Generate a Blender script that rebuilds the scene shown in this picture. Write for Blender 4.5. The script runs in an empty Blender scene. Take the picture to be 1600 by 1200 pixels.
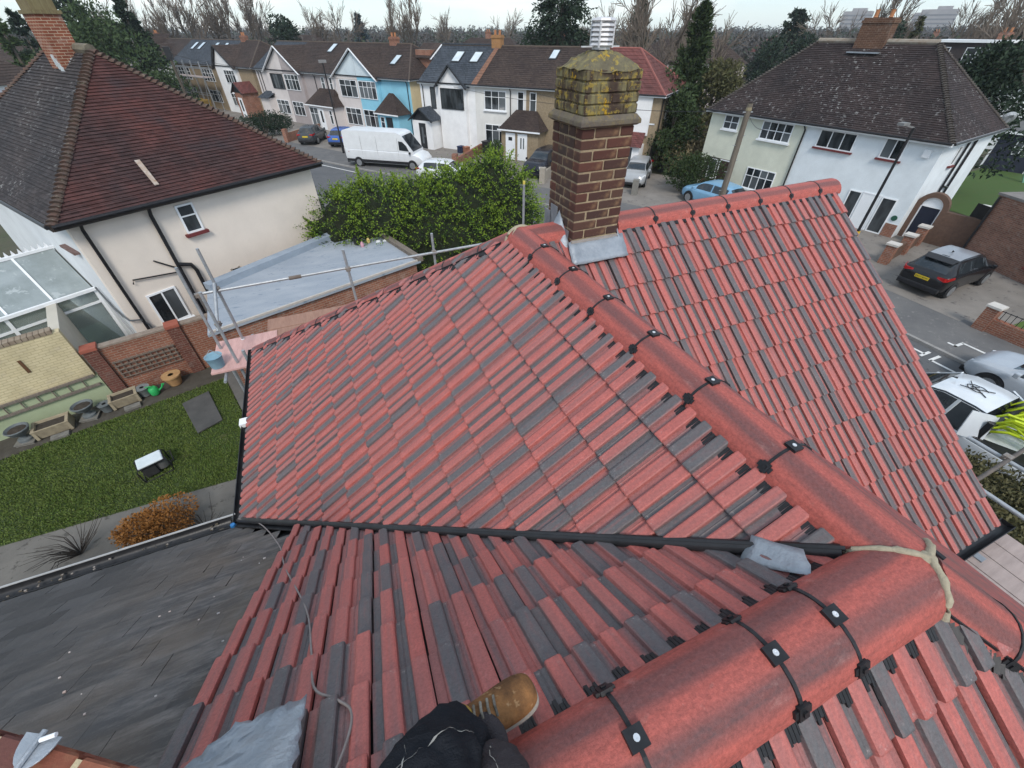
import bpy, bmesh, math, random
import numpy as np
from mathutils import Vector, Matrix
R = math.radians
random.seed(7); rng = np.random.default_rng(7)
S = bpy.context.scene
col = S.collection
# ---------------- camera ----------------
PITCH, YAW, CH = 40.5, 23.3, 8.8
cd = bpy.data.cameras.new('camera'); cam = bpy.data.objects.new('camera', cd); col.objects.link(cam)
cd.sensor_width = 36; cd.lens = 649 / 1600 * 36; cd.clip_start = .05; cd.clip_end = 4000
cam.location = (0, 0, CH); cam.rotation_euler = (R(90 - PITCH), 0, -R(YAW)); S.camera = cam
# ---------------- world ----------------
W = bpy.data.worlds.new('World'); S.world = W; W.use_nodes = True
SUN_EL, SUN_AZ = 46, 196          # azimuth clockwise from +y
nt = W.node_tree; nt.nodes.clear()
def wn(t, **k):
    n = nt.nodes.new(t)
    for a, b in k.items(): setattr(n, a, b)
    return n
sky = wn('ShaderNodeTexSky', sky_type='NISHITA', sun_disc=False, sun_elevation=R(SUN_EL), sun_rotation=R(SUN_AZ), air_density=1.0, dust_density=.5, ozone_density=1.6)
bg1 = wn('ShaderNodeBackground'); bg1.inputs[1].default_value = .05
bg3 = wn('ShaderNodeBackground'); bg3.inputs[0].default_value = (.50, .74, .95, 1); bg3.inputs[1].default_value = .26; ad = wn('ShaderNodeAddShader')
bg2 = wn('ShaderNodeBackground'); bg2.inputs[0].default_value = (1.0, .965, .91, 1); bg2.inputs[1].default_value = .66
tc = wn('ShaderNodeTexCoord'); mp = wn('ShaderNodeMapping'); mp.inputs['Scale'].default_value = (1.1, 1.1, 9)
nz = wn('ShaderNodeTexNoise'); nz.inputs['Scale'].default_value = 1.7; nz.inputs['Detail'].default_value = 8; nz.inputs['Roughness'].default_value = .55
rp = wn('ShaderNodeValToRGB'); rp.color_ramp.elements[0].position = .46; rp.color_ramp.elements[1].position = .66
rp.color_ramp.elements[0].color = (.06, .06, .06, 1); rp.color_ramp.elements[1].color = (1, 1, 1, 1)
mx = wn('ShaderNodeMixShader'); wo = wn('ShaderNodeOutputWorld')
L = nt.links.new
L(sky.outputs[0], bg1.inputs[0]); L(tc.outputs['Generated'], mp.inputs[0]); L(mp.outputs[0], nz.inputs['Vector']); L(nz.outputs[0], rp.inputs[0])
L(rp.outputs[0], mx.inputs[0]); L(bg1.outputs[0], ad.inputs[0]); L(bg3.outputs[0], ad.inputs[1]); L(ad.outputs[0], mx.inputs[1]); L(bg2.outputs[0], mx.inputs[2]); L(mx.outputs[0], wo.inputs[0])
# ---------------- sun ----------------
sd = bpy.data.lights.new('sun', 'SUN'); so = bpy.data.objects.new('sun', sd); col.objects.link(so)
sd.energy = 1.15; sd.angle = R(16); sd.color = (1, .94, .86)
a, e = R(SUN_AZ), R(SUN_EL)
sv = Vector((math.sin(a) * math.cos(e), math.cos(a) * math.cos(e), math.sin(e)))
so.rotation_euler = sv.to_track_quat('Z', 'Y').to_euler()
S.view_settings.view_transform = 'Standard'; S.view_settings.look = 'None'; S.view_settings.exposure = 1.16; S.view_settings.gamma = 1
S.view_settings.use_curve_mapping = False
S.cycles.max_bounces = 5; S.cycles.transparent_max_bounces = 6; S.cycles.volume_bounces = 0
# ---------------- materials ----------------
MATS = {}
class NT:
    def __init__(s, name):
        s.m = bpy.data.materials.new(name); s.m.use_nodes = True; s.t = s.m.node_tree
        s.b = s.t.nodes['Principled BSDF']
    def n(s, t, **k):
        n = s.t.nodes.new(t)
        for a, b in k.items():
            if a in ('ops',): continue
            setattr(n, a, b)
        return n
    def l(s, a, b): s.t.links.new(a, b)
    def math(s, op, a, b=None, clamp=False):
        n = s.n('ShaderNodeMath', operation=op); n.use_clamp = clamp
        for i, v in enumerate((a, b)):
            if v is None: continue
            if isinstance(v, (int, float)): n.inputs[i].default_value = v
            else: s.l(v, n.inputs[i])
        return n.outputs[0]
    def mix(s, f, a, b, bt='MIX'):
        n = s.n('ShaderNodeMix', data_type='RGBA', blend_type=bt)
        for i, v in ((0, f), (6, a), (7, b)):
            if isinstance(v, (int, float)): n.inputs[i].default_value = v
            elif isinstance(v, tuple): n.inputs[i].default_value = (*v[:3], 1)
            else: s.l(v, n.inputs[i])
        return n.outputs[2]
    def noise(s, vec, scale, detail=4, rough=.6):
        n = s.n('ShaderNodeTexNoise'); n.inputs['Scale'].default_value = scale; n.inputs['Detail'].default_value = detail; n.inputs['Roughness'].default_value = rough
        if vec is not None: s.l(vec, n.inputs['Vector'])
        return n.outputs[0]
    def ramp(s, f, stops):
        n = s.n('ShaderNodeValToRGB'); r = n.color_ramp
        while len(r.elements) < len(stops): r.elements.new(.5)
        for i, (p, c) in enumerate(stops):
            r.elements[i].position = p; r.elements[i].color = (*c, 1) if isinstance(c, tuple) else (c, c, c, 1)
        s.l(f, n.inputs[0]); return n.outputs[0]
    def coord(s, sc=(1, 1, 1), which='Object'):
        t = s.n('ShaderNodeTexCoord'); m = s.n('ShaderNodeMapping'); m.inputs['Scale'].default_value = sc
        s.l(t.outputs[which], m.inputs[0]); return m.outputs[0]
    def bump(s, h, st=.3, d=.02):
        n = s.n('ShaderNodeBump'); n.inputs['Strength'].default_value = st; n.inputs['Distance'].default_value = d
        s.l(h, n.inputs['Height']); s.l(n.outputs[0], s.b.inputs['Normal'])
    def out(s, c, rough=.8, metal=0, spec=.3):
        if isinstance(c, tuple): s.b.inputs['Base Color'].default_value = (*c, 1)
        else: s.l(c, s.b.inputs['Base Color'])
        if isinstance(rough, (int, float)): s.b.inputs['Roughness'].default_value = rough
        else: s.l(rough, s.b.inputs['Roughness'])
        s.b.inputs['Metallic'].default_value = metal; s.b.inputs['Specular IOR Level'].default_value = spec
        return s.m
def mat(name, c, c2=None, scale=6, rough=.8, metal=0, bump=.25, sc=(1, 1, 1), lo=.35, hi=.68, spec=.3, rnd=0, c3=None, s3=30, bd=.01):
    """mottled material: base c blended to c2 by noise, optional fine specks c3"""
    if name in MATS: return MATS[name]
    t = NT(name); v = t.coord(sc)
    c2 = c2 or tuple(x * .8 for x in c)
    nz = t.noise(v, scale, 6, .65)
    k = t.mix(t.ramp(nz, [(lo, 0.), (hi, 1.)]), c, c2)
    if c3: k = t.mix(t.ramp(t.noise(v, s3, 3, .7), [(.6, 0.), (.68, 1.)]), k, c3)
    if rnd:
        oi = t.n('ShaderNodeObjectInfo')
        k = t.mix(1., k, t.ramp(oi.outputs['Random'], [(0, 1 - rnd), (1, 1 + rnd * .6)]), 'MULTIPLY')
    if bump: t.bump(t.noise(v, scale * 6, 4, .7), bump, bd)
    MATS[name] = t.out(k, rough, metal, spec); return MATS[name]
# ---------------- mesh building ----------------
class MB:
    def __init__(s): s.v = []; s.f = []; s.mi = []
    def add(s, vs, fs, mi=0):
        o = len(s.v); s.v += [tuple(p) for p in vs]; s.f += [tuple(i + o for i in f) for f in fs]; s.mi += [mi] * len(fs); return s
    def box(s, x0, x1, y0, y1, z0, z1, mi=0):
        return s.add([(x0, y0, z0), (x1, y0, z0), (x1, y1, z0), (x0, y1, z0), (x0, y0, z1), (x1, y0, z1), (x1, y1, z1), (x0, y1, z1)],
                     [(3, 2, 1, 0), (4, 5, 6, 7), (0, 1, 5, 4), (1, 2, 6, 5), (2, 3, 7, 6), (3, 0, 4, 7)], mi)
    def bar(s, p, q, w, h=None, up=(0, 0, 1), mi=0):
        p, q = Vector(p), Vector(q); h = h or w; d = (q - p).normalized(); u = Vector(up)
        if abs(d.dot(u)) > .98: u = Vector((1, 0, 0))
        r = d.cross(u).normalized() * (w / 2); t = r.cross(d).normalized() * (h / 2)
        vs = [p - r - t, p + r - t, p + r + t, p - r + t, q - r - t, q + r - t, q + r + t, q - r + t]
        return s.add(vs, [(0, 1, 2, 3), (7, 6, 5, 4), (0, 4, 5, 1), (1, 5, 6, 2), (2, 6, 7, 3), (3, 7, 4, 0)], mi)
    def tube(s, pts, r, n=8, cap=True, mi=0):
        pts = [Vector(p) for p in pts]; rs = r if isinstance(r, (list, tuple)) else [r] * len(pts)
        vs = []; fs = []
        for i, p in enumerate(pts):
            d = (pts[min(i + 1, len(pts) - 1)] - pts[max(i - 1, 0)])
            if d.length < 1e-9: d = Vector((0, 0, 1))
            d.normalize()
            u = Vector((0, 0, 1)) if abs(d.z) < .9 else Vector((1, 0, 0))
            a = d.cross(u).normalized(); b = a.cross(d)
            for k in range(n):
                t = 2 * math.pi * k / n; vs.append(p + (a * math.cos(t) + b * math.sin(t)) * rs[i])
        for i in range(len(pts) - 1):
            for k in range(n):
                k2 = (k + 1) % n; fs.append((i * n + k2, i * n + k, (i + 1) * n + k, (i + 1) * n + k2))
        if cap: fs += [tuple(range(n)), tuple(reversed(range((len(pts) - 1) * n, len(pts) * n)))]
        return s.add(vs, fs, mi)
    def prism(s, poly, dv, mi=0):
        """polygon (3D, any order) swept by vector dv, closed"""
        n = len(poly); dv = Vector(dv); a = [Vector(p) for p in poly]; b = [p + dv for p in a]
        return s.add(a + b, [tuple(reversed(range(n))), tuple(range(n, 2 * n))] + [(i, (i + 1) % n, n + (i + 1) % n, n + i) for i in range(n)], mi)
    def lathe(s, prof, n=16, c=(0, 0, 0), mi=0):
        vs = []; fs = []
        for r, z in prof:
            for k in range(n):
                t = 2 * math.pi * k / n; vs.append((c[0] + r * math.cos(t), c[1] + r * math.sin(t), c[2] + z))
        for i in range(len(prof) - 1):
            for k in range(n): k2 = (k + 1) % n; fs.append((i * n + k, i * n + k2, (i + 1) * n + k2, (i + 1) * n + k))
        fs += [tuple(reversed(range(n))), tuple(range((len(prof) - 1) * n, len(prof) * n))]
        return s.add(vs, fs, mi)
    def courses(s, e0, e1, r0, r1, n, t=.02, mi=0):
        """a pitched slope laid in n lapped courses from eave e0-e1 to ridge r0-r1"""
        e0, e1, r0, r1 = map(Vector, (e0, e1, r0, r1))
        nr = (e1 - e0).cross(r0 - e0)
        nr = nr.normalized() if nr.z > 0 else -nr.normalized()
        vs = []; fs = []
        for k in range(n):
            a, b = k / n, (k + 1) / n
            p0, p1, q0, q1 = e0.lerp(r0, a), e1.lerp(r1, a), e0.lerp(r0, b), e1.lerp(r1, b)
            o = len(vs); vs += [p0, p1, p1 + nr * t, p0 + nr * t, q0 + nr * .002, q1 + nr * .002]
            fs += [(o, o + 1, o + 2, o + 3), (o + 3, o + 2, o + 5, o + 4)]
        return s.add(vs, fs, mi)
    def obj(s, name, m, parent=None, smooth=False, bevel=0):
        me = bpy.data.meshes.new(name); me.from_pydata(s.v, [], s.f)
        ms = m if isinstance(m, (list, tuple)) else [m]
        for x in ms: me.materials.append(x)
        if len(ms) > 1: me.polygons.foreach_set('material_index', s.mi)
        bm = bmesh.new(); bm.from_mesh(me); bmesh.ops.recalc_face_normals(bm, faces=bm.faces); bm.to_mesh(me); bm.free()
        if smooth:
            me.polygons.foreach_set('use_smooth', [True] * len(me.polygons))
            try: me.set_sharp_from_angle(angle=R(smooth if smooth is not True else 40))
            except Exception: pass
        o = bpy.data.objects.new(name, me); col.objects.link(o)
        if parent: o.parent = parent
        if bevel:
            b = o.modifiers.new('bevel', 'BEVEL'); b.width = bevel; b.segments = 2; b.limit_method = 'ANGLE'
        return o
def tag(o, label, cat, group=None):
    o['label'] = label; o['category'] = cat
    if group: o['group'] = group
    return o
def thing(name, label, cat, loc=(0, 0, 0), rz=0, group=None):
    o = bpy.data.objects.new(name, None); o.empty_display_size = .3; col.objects.link(o)
    o.location = loc; o.rotation_euler = (0, 0, rz); return tag(o, label, cat, group)
def struct(o): o['kind'] = 'structure'; return o
def stuff(o): o['kind'] = 'stuff'; return o
def inst(me, name, parent, M=None, loc=None, rz=0):
    o = bpy.data.objects.new(name, me); col.objects.link(o); o.parent = parent
    if M is not None: o.matrix_local = M
    elif loc is not None: o.location = loc; o.rotation_euler = (0, 0, rz)
    return o
def copy_tree(o, parent=None):
    c = o.copy(); col.objects.link(c)
    if parent: c.parent = parent
    for ch in list(o.children):
        copy_tree(ch, c)
    return c
def quads(name, P, m, parent=None):
    """P: (n,4,3) array -> one mesh of separate quads (foliage, grass)"""
    P = np.asarray(P, dtype=np.float32); n = len(P); me = bpy.data.meshes.new(name)
    me.vertices.add(n * 4); me.vertices.foreach_set('co', P.reshape(-1)); me.loops.add(n * 4); me.polygons.add(n)
    me.loops.foreach_set('vertex_index', np.arange(n * 4, dtype=np.int32)); me.polygons.foreach_set('loop_start', np.arange(0, n * 4, 4, dtype=np.int32))
    me.materials.append(m); me.update(); me.validate()
    o = bpy.data.objects.new(name, me); col.objects.link(o)
    if parent: o.parent = parent
    return o
def leafquads(pos, dirs, L, Wd, jit=.5):
    """elongated leaf quads at pos (n,3) pointing along dirs with length L, width Wd"""
    n = len(pos); d = dirs + rng.normal(0, jit, (n, 3)); d /= np.linalg.norm(d, axis=1)[:, None] + 1e-9
    r = rng.normal(0, 1, (n, 3)); s = np.cross(d, r); s /= np.linalg.norm(s, axis=1)[:, None] + 1e-9
    L = np.broadcast_to(np.asarray(L), (n,))[:, None] * rng.uniform(.6, 1.3, (n, 1)); Wd = np.broadcast_to(np.asarray(Wd), (n,))[:, None] * rng.uniform(.7, 1.3, (n, 1))
    return np.stack([pos - s * Wd * .5, pos + d * L * .45 - s * Wd * .5, pos + d * L, pos + d * L * .45 + s * Wd * .5], 1)
def leafmat(name, c, c2, c3=None, scale=.9):
    if name in MATS: return MATS[name]
    t = NT(name); v = t.coord()
    k = t.mix(t.ramp(t.noise(v, scale, 4, .7), [(.36, 0.), (.64, 1.)]), c, c2)
    g = t.n('ShaderNodeNewGeometry'); rr = g.outputs['Random Per Island']
    k = t.mix(t.ramp(rr, [(.0, .0), (1, .55)]), k, c3 or tuple(x * 1.7 for x in c2))
    t.b.inputs['Subsurface Weight'].default_value = 0
    MATS[name] = t.out(k, .75, 0, .2); return MATS[name]
# ---------------- shared materials ----------------
def tile_material():
    t = NT('concrete_tile_red'); tcn = t.n('ShaderNodeTexCoord'); uv = tcn.outputs['UV']
    sx = t.n('ShaderNodeSeparateXYZ'); t.l(uv, sx.inputs[0]); u = sx.outputs[0]; vv = sx.outputs[1]
    oi = t.n('ShaderNodeObjectInfo'); at = t.n('ShaderNodeAttribute'); at.attribute_name = 'rnd'
    rd = t.math('FRACT', t.math('ADD', oi.outputs['Random'], at.outputs['Fac']))
    r2 = t.math('FRACT', t.math('MULTIPLY', rd, 7.31)); r3 = t.math('FRACT', t.math('MULTIPLY', rd, 23.7))
    cb = t.n('ShaderNodeCombineXYZ'); t.l(t.math('MULTIPLY', u, 3.2), cb.inputs[0]); t.l(t.math('MULTIPLY', vv, .5), cb.inputs[1]); t.l(t.math('MULTIPLY', rd, 90), cb.inputs[2])
    n1 = t.noise(cb.outputs[0], 2.2, 3, .6)
    wob = t.math('MULTIPLY', t.math('SUBTRACT', n1, .5), .05)
    uu = t.math('ADD', u, wob)
    # where the dark slurry lies on the tile (u: 0..1 across, looking up the slope)
    A = t.ramp(uu, [(.0, .05), (.29, .12), (.33, .45), (.49, .70), (.52, .92), (.74, .95), (.80, .55), (1, .35)])
    B = t.ramp(uu, [(.0, .08), (.29, .18), (.33, .85), (.49, .95), (.52, .12), (.79, .35), (.83, .90), (1, .70)])
    C = t.ramp(uu, [(.0, .85), (.29, .95), (.33, .35), (.49, .3), (.52, .10), (.79, .25), (.83, .45), (1, .5)])
    m1 = t.math('GREATER_THAN', r2, .56); m2 = t.math('GREATER_THAN', r3, .80)
    k = t.mix(m1, A, B); k = t.mix(m2, k, C)
    cb2 = t.n('ShaderNodeCombineXYZ'); t.l(t.math('MULTIPLY', u, 9.), cb2.inputs[0]); t.l(t.math('MULTIPLY', vv, .35), cb2.inputs[1]); t.l(t.math('MULTIPLY', rd, 211), cb2.inputs[2])
    k = t.math('ADD', k, t.math('MULTIPLY', t.math('SUBTRACT', t.noise(cb2.outputs[0], 1., 2, .5), .53), 1.05), True)
    cv = t.coord((1, .25, 1)); fine = t.noise(cv, 55, 5, .75)
    d = t.math('MULTIPLY', k, t.math('ADD', .66, t.math('MULTIPLY', fine, .72)), True)
    big = t.noise(t.coord(), 9, 4, .6)
    red = t.mix(t.ramp(big, [(.3, 0.), (.7, 1.)]), (.465, .114, .094), (.385, .098, .082))
    red = t.mix(t.ramp(t.math('FRACT', t.math('MULTIPLY', rd, 51.7)), [(.0, 0.), (1, .5)]), red, (.39, .13, .115))
    dark = t.mix(big, (.080, .078, .085), (.122, .114, .117))
    mau = t.mix(big, (.285, .112, .105), (.235, .102, .098))
    c = t.mix(t.ramp(d, [(.05, 0.), (.5, 1.)]), red, mau); c = t.mix(t.ramp(d, [(.42, 0.), (.78, 1.)]), c, dark)
    c = t.mix(t.ramp(fine, [(.32, .30), (.55, 0.)]), c, (.16, .06, .055))
    # chalky scuffs and lime bloom near the noses
    sp = t.noise(t.coord((1, 1, 1)), 38, 6, .7); nose = t.ramp(vv, [(0, 1.), (.07, .25), (.3, 0.), (1, .0)])
    ed = t.math('MULTIPLY', t.ramp(sp, [(.60, 0.), (.70, .75)]), t.math('ADD', nose, .06), True)
    c = t.mix(ed, c, (.55, .47, .45))
    bl = t.math('MULTIPLY', t.ramp(t.noise(t.coord(), 4.5, 5, .7), [(.56, 0.), (.8, .35)]), t.ramp(fine, [(.4, 0.), (.7, 1.)]))
    c = t.mix(bl, c, (.50, .36, .35))
    grain = t.ramp(t.noise(t.coord(), 95, 5, .85), [(.30, .68), (.50, 1.), (.70, 1.30)]); c = t.mix(1., c, grain, 'MULTIPLY')
    t.bump(t.noise(t.coord(), 140, 4, .8), .6, .004)
    return t.out(c, t.ramp(fine, [(.2, .40), (.8, .58)]), 0, .5)
TILE = tile_material()
def ridge_material():
    t = NT('ridge_tile_red'); tcn = t.n('ShaderNodeTexCoord'); sx = t.n('ShaderNodeSeparateXYZ'); t.l(tcn.outputs['UV'], sx.inputs[0])
    oi = t.n('ShaderNodeObjectInfo'); rd = oi.outputs['Random']
    cb = t.n('ShaderNodeCombineXYZ'); t.l(t.math('MULTIPLY', sx.outputs[0], 3.4), cb.inputs[0]); t.l(t.math('MULTIPLY', sx.outputs[1], .22), cb.inputs[1]); t.l(t.math('MULTIPLY', rd, 40), cb.inputs[2])
    n1 = t.noise(cb.outputs[0], 1.6, 2, .45)
    big = t.noise(t.coord(), 7, 4, .6); fine = t.noise(t.coord((1, .3, 1)), 60, 5, .75)
    red = t.mix(big, (.44, .105, .084), (.35, .090, .074))
    # two slurry streaks along the tile
    bands = t.ramp(t.math('ADD', sx.outputs[0], t.math('MULTIPLY', t.math('SUBTRACT', n1, .5), .22)), [(.22, 0.), (.31, .85), (.40, .8), (.47, .05), (.56, .0), (.64, .75), (.73, .7), (.80, 0.)])
    d = t.math('MULTIPLY', bands, t.math('ADD', .55, t.math('MULTIPLY', fine, .7)), True)
    d = t.math('MULTIPLY', d, t.ramp(t.math('FRACT', t.math('MULTIPLY', rd, 13.3)), [(0, .7), (.5, 1.)]))
    c = t.mix(d, red, (.070, .056, .060)); c = t.mix(t.ramp(fine, [(.34, .45), (.56, 0.)]), c, (.15, .05, .045))
    sc = t.ramp(t.noise(t.coord((1, 1, 1)), 26, 7, .75), [(.64, 0.), (.72, .5)])
    c = t.mix(sc, c, (.47, .30, .27))
    grain = t.ramp(t.noise(t.coord(), 85, 5, .85), [(.30, .66), (.50, 1.), (.70, 1.32)]); c = t.mix(1., c, grain, 'MULTIPLY')
    c = t.mix(t.ramp(t.noise(t.coord((1, .5, 1)), 14, 6, .7), [(.58, 0.), (.75, .4)]), c, (.50, .30, .27))
    t.bump(t.noise(t.coord(), 120, 4, .8), .7, .005)
    return t.out(c, .60, 0, .3)
RIDGE = ridge_material()
MBLK = mat('black_plastic', (.012, .012, .014), (.022, .022, .025), 12, .42, bump=.1)
MGUT = mat('black_gutter', (.014, .015, .017), (.03, .03, .033), 4, .35, bump=.1)
MLEAD = mat('lead_sheet', (.22, .25, .285), (.37, .40, .44), 5, .42, .35, .35, lo=.3, hi=.7, bd=.02)
MMORT = mat('mortar_buff', (.42, .37, .27), (.30, .26, .19), 30, .95, bump=.6)
MSCREW = mat('screw_head', (.75, .76, .77), (.6, .6, .62), 20, .3, .6, 0)
MWHITE = mat('white_render', (.78, .79, .80), (.68, .69, .70), 1.3, .9, bump=.35)
MUPVC = mat('white_upvc', (.80, .82, .84), (.74, .76, .78), 2, .35, bump=0)
MGLASS = None
def glass():
    t = NT('window_glass'); v = t.coord((1, 1, .35)); oi = t.n('ShaderNodeObjectInfo')
    k = t.mix(t.ramp(t.noise(v, 2.2, 3, .5), [(.42, 0.), (.58, 1.)]), (.012, .015, .018), (.045, .052, .058))
    k = t.mix(t.ramp(oi.outputs['Random'], [(.5, 0.), (.75, .8)]), k, (.14, .155, .165))
    return t.out(k, .06, 0, .6)
MGLASS = glass()
MSKYL = mat('rooflight_glass', (.42, .50, .55), (.55, .62, .66), 1.5, .08, 0, 0, spec=.8)
MTIMB = mat('weathered_timber', (.20, .17, .14), (.12, .10, .085), 5, .9, bump=.4, sc=(8, 1, 1))
MGALV = mat('galvanised_tube', (.42, .44, .46), (.30, .32, .34), 14, .45, .5, .2)

# ---------------- own house ----------------
ZA, ZE, RUN = 7.455, 5.05, 3.06      # slope apex, eave, horizontal run
XB, YB, YA, XG = 1.50, .07, 3.30, 5.40
PT = math.atan2(ZA - ZE, RUN); cP, sP = math.cos(PT), math.sin(PT); SL = RUN / cP
house = thing('house', 'house under us with new red interlocking tile roof and brick chimney', 'house')
wl = MB()
wl.box(-1.25, 4.2, -2.65, 6.0, 0, 4.95).box(-8.5, -1.25, -2.65, 2.75, 0, 4.95).box(4.2, 5.25, .75, 5.9, 0, 4.95)
wl.prism([(5.05, .75, 4.95), (5.05, 5.9, 4.95), (5.05, 3.3, 7.15)], (.2, 0, 0))
wl.obj('wall', MWHITE, house)
TW, GA, TL = .20, .297, .37           # tile cover width, gauge, length
def tile_mesh():
    prof = [(.003, 0), (.003, .021), (.009, .024), (.052, .024), (.058, .0205), (.063, .005), (.078, .0045), (.082, .007), (.086, .0045), (.101, .005), (.105, .0205), (.111, .024), (.154, .024), (.160, .0205), (.165, .005), (.1965, .0045), (.1965, 0)]
    th = .018; tilt = th + .004; vs = []; uvs = []
    ys = [0, .006, TL]
    rows = []
    for yi, y in enumerate(ys):
        dz = tilt * (1 - y / GA) - (.003 if yi == 0 else 0)
        rows.append([(x, y, h + dz) for x, h in prof])
    n = len(prof); faces = []
    for r in rows: vs += r
    bot = [(x, 0, (h - th if 0 < i < n - 1 else -th) + tilt) for i, (x, h) in enumerate(prof)]
    vs += bot
    for r in range(2):
        for i in range(n - 1): faces.append((r * n + i, r * n + i + 1, (r + 1) * n + i + 1, (r + 1) * n + i))
    for i in range(1, n - 2): faces.append((3 * n + i, 3 * n + i + 1, i + 1, i))
    me = bpy.data.meshes.new('roof_tile'); me.from_pydata(vs, [], faces)
    uv = me.uv_layers.new(name='UVMap')
    for l in me.loops:
        p = vs[l.vertex_index]; uv.data[l.index].uv = (p[0] / TW, p[1] / TL)
    me.materials.append(TILE); return me
TILEME = tile_mesh()
def underlay(poly, name='roof_slope', m=MBLK):
    p = MB(); p.prism([(x, y, z - .035) for x, y, z in poly], (0, 0, -.05)); return p.obj(name, m, house)
alltiles = []
def tile_slope(slope, O, X, Y, hp, irange, jrange, bias=0):
    """O eave origin, X across, Y up-slope; hp half planes (n2d, c): n.(a,s) <= c keeps"""
    X, Y = Vector(X), Vector(Y); Z = X.cross(Y)
    for j in range(*jrange):
        for i in range(*irange):
            a0, s0 = i * TW, j * GA
            corners = [(a0, s0), (a0 + TW, s0), (a0 + TW, s0 + TL), (a0, s0 + TL)]
            out = False; cut = []
            for (nx, ny, c) in hp:
                d = [nx * p[0] + ny * p[1] - c for p in corners]
                if min(d) >= -.02: out = True; break
                if max(d) > 1e-4: cut.append((nx, ny, c - nx * a0 - ny * s0))
            if out: continue
            me = TILEME
            if cut:
                bm = bmesh.new(); bm.from_mesh(TILEME)
                for nx, ny, c in cut:
                    bmesh.ops.bisect_plane(bm, geom=bm.verts[:] + bm.edges[:] + bm.faces[:], plane_co=(nx * c / (nx * nx + ny * ny), ny * c / (nx * nx + ny * ny), 0), plane_no=(nx, ny, 0), clear_outer=True)
                if not bm.faces: bm.free(); continue
                me = bpy.data.meshes.new('roof_tile'); bm.to_mesh(me); bm.free(); me.materials.append(TILE)
            jz = random.uniform(-.0015, .002)
            o = Vector(O) + X * (a0 + random.uniform(-.001, .001)) + Y * (s0 + random.uniform(-.003, .003)) + Z * jz
            M = Matrix(((X.x, Y.x, Z.x, o.x), (X.y, Y.y, Z.y, o.y), (X.z, Y.z, Z.z, o.z), (0, 0, 0, 1)))
            M = M @ Matrix.Rotation(random.uniform(-.003, .003), 4, 'Z')
            c = o + X * .1 + Y * .2 - Vector((0, 0, CH))
            alltiles.append((c.length + bias, slope, me, M))
# west slope (behind the valley)
P2 = underlay([(-1.56, YB + RUN, ZE), (-1.56, YA + RUN, ZE), (XB, YA, ZA), (XB, YB, ZA)])
k = RUN / SL
yo = YA + RUN + .05
# a = yo - y ; at up-slope s the hip lies at y=YA+RUN-s*k, the valley at y=YB+RUN-s*k
tile_slope(P2, (-1.58, yo, ZE), (0, -1, 0), (cP, 0, sP), [(-1, -0 + k, -(.05) ) , (1, -k, yo - YB - RUN - .03), (0, 1, SL - .10)], (-1, 38), (0, 14))
# north slope of rear wing (we kneel at its ridge), new tiles only right of the party line
P5 = underlay([(-.95, YB + XB + .95, ZA - (XB + .95) * sP / cP), (XB, YB, ZA), (-.95, YB, ZA)])
tile_slope(P5, (1.52, YB + RUN, ZE), (-1, 0, 0), (0, -cP, sP), [(-1, -k, -(1.52 - (-1.56)) - .0), (1, 0, 2.46), (0, 1, SL - .10)], (-6, 18), (0, 14))
# south slope of rear wing
P6 = underlay([(-.95, YB - RUN, ZE), (XB + RUN, YB - RUN, ZE), (XB, YB, ZA), (-.95, YB, ZA)])
tile_slope(P6, (-.90, YB - RUN, ZE), (1, 0, 0), (0, cP, sP), [(1, k, XB + RUN + .90 - .05), (-1, 0, .0), (0, 1, SL - .10)], (-1, 29), (7, 14), 0)
# front gable wing slope
YR1 = 3.27
P3 = underlay([(XG, YR1 - RUN, ZE), (XB + RUN, YR1 - RUN, ZE), (XB, YR1, ZA), (XG, YR1, ZA)])
tile_slope(P3, (XG - 4.6, YR1 - RUN - .06, ZE - .04), (1, 0, 0), (0, cP, sP), [(1, 0, 4.6), (-1, -k, -(XB + RUN - (XG - 4.6)) + .02), (0, 1, SL - .06)], (0, 23), (0, 14), 0)
alltiles.sort(key=lambda t: t[0])
for d, sl, me, M in alltiles[:300]: inst(me, 'tile', sl, M)
rest = {}
for d, sl, me, M in alltiles[300:]: rest.setdefault(sl.name, (sl, []))[1].append((me, M))
for sl, lst in rest.values():
    bm = bmesh.new(); ly = bm.faces.layers.float.new('rnd')
    for me, M in lst:
        n0 = len(bm.faces); v0 = len(bm.verts); bm.from_mesh(me); bm.verts.ensure_lookup_table(); bm.faces.ensure_lookup_table()
        r = random.random()
        for v in bm.verts[v0:]: v.co = M @ v.co
        for f in bm.faces[n0:]: f[ly] = r
    m2 = bpy.data.meshes.new('tile_run'); bm.to_mesh(m2); bm.free()
    m2.materials.clear(); m2.materials.append(TILE)
    stuff(inst(m2, 'tile_run', sl))
print('TILES', len(alltiles))
# slopes turned away from us: lapped courses
hid = MB()
hid.courses((XB + RUN, YB - RUN, ZE), (XB + RUN, YR1 - RUN, ZE), (XB, YB, ZA - .03), (XB, YA, ZA - .03), 11)
hid.courses((-1.56, YA + RUN, ZE), (XG, YA + RUN, ZE), (XB, YA, ZA - .03), (XG, YA, ZA - .03), 11)
hid.courses((-.95, YB - RUN, ZE), (XB + RUN, YB - RUN, ZE), (-.95, YB - RUN + 7.3 * GA * cP, ZE + 7.3 * GA * sP - .02), (XB + RUN - 7.3 * GA * cP, YB - RUN + 7.3 * GA * cP, ZE + 7.3 * GA * sP - .02), 7)
stuff(hid.obj('hidden_slope', mat('red_plain', (.34, .08, .07), (.12, .07, .07), 7, .6), house))
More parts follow.
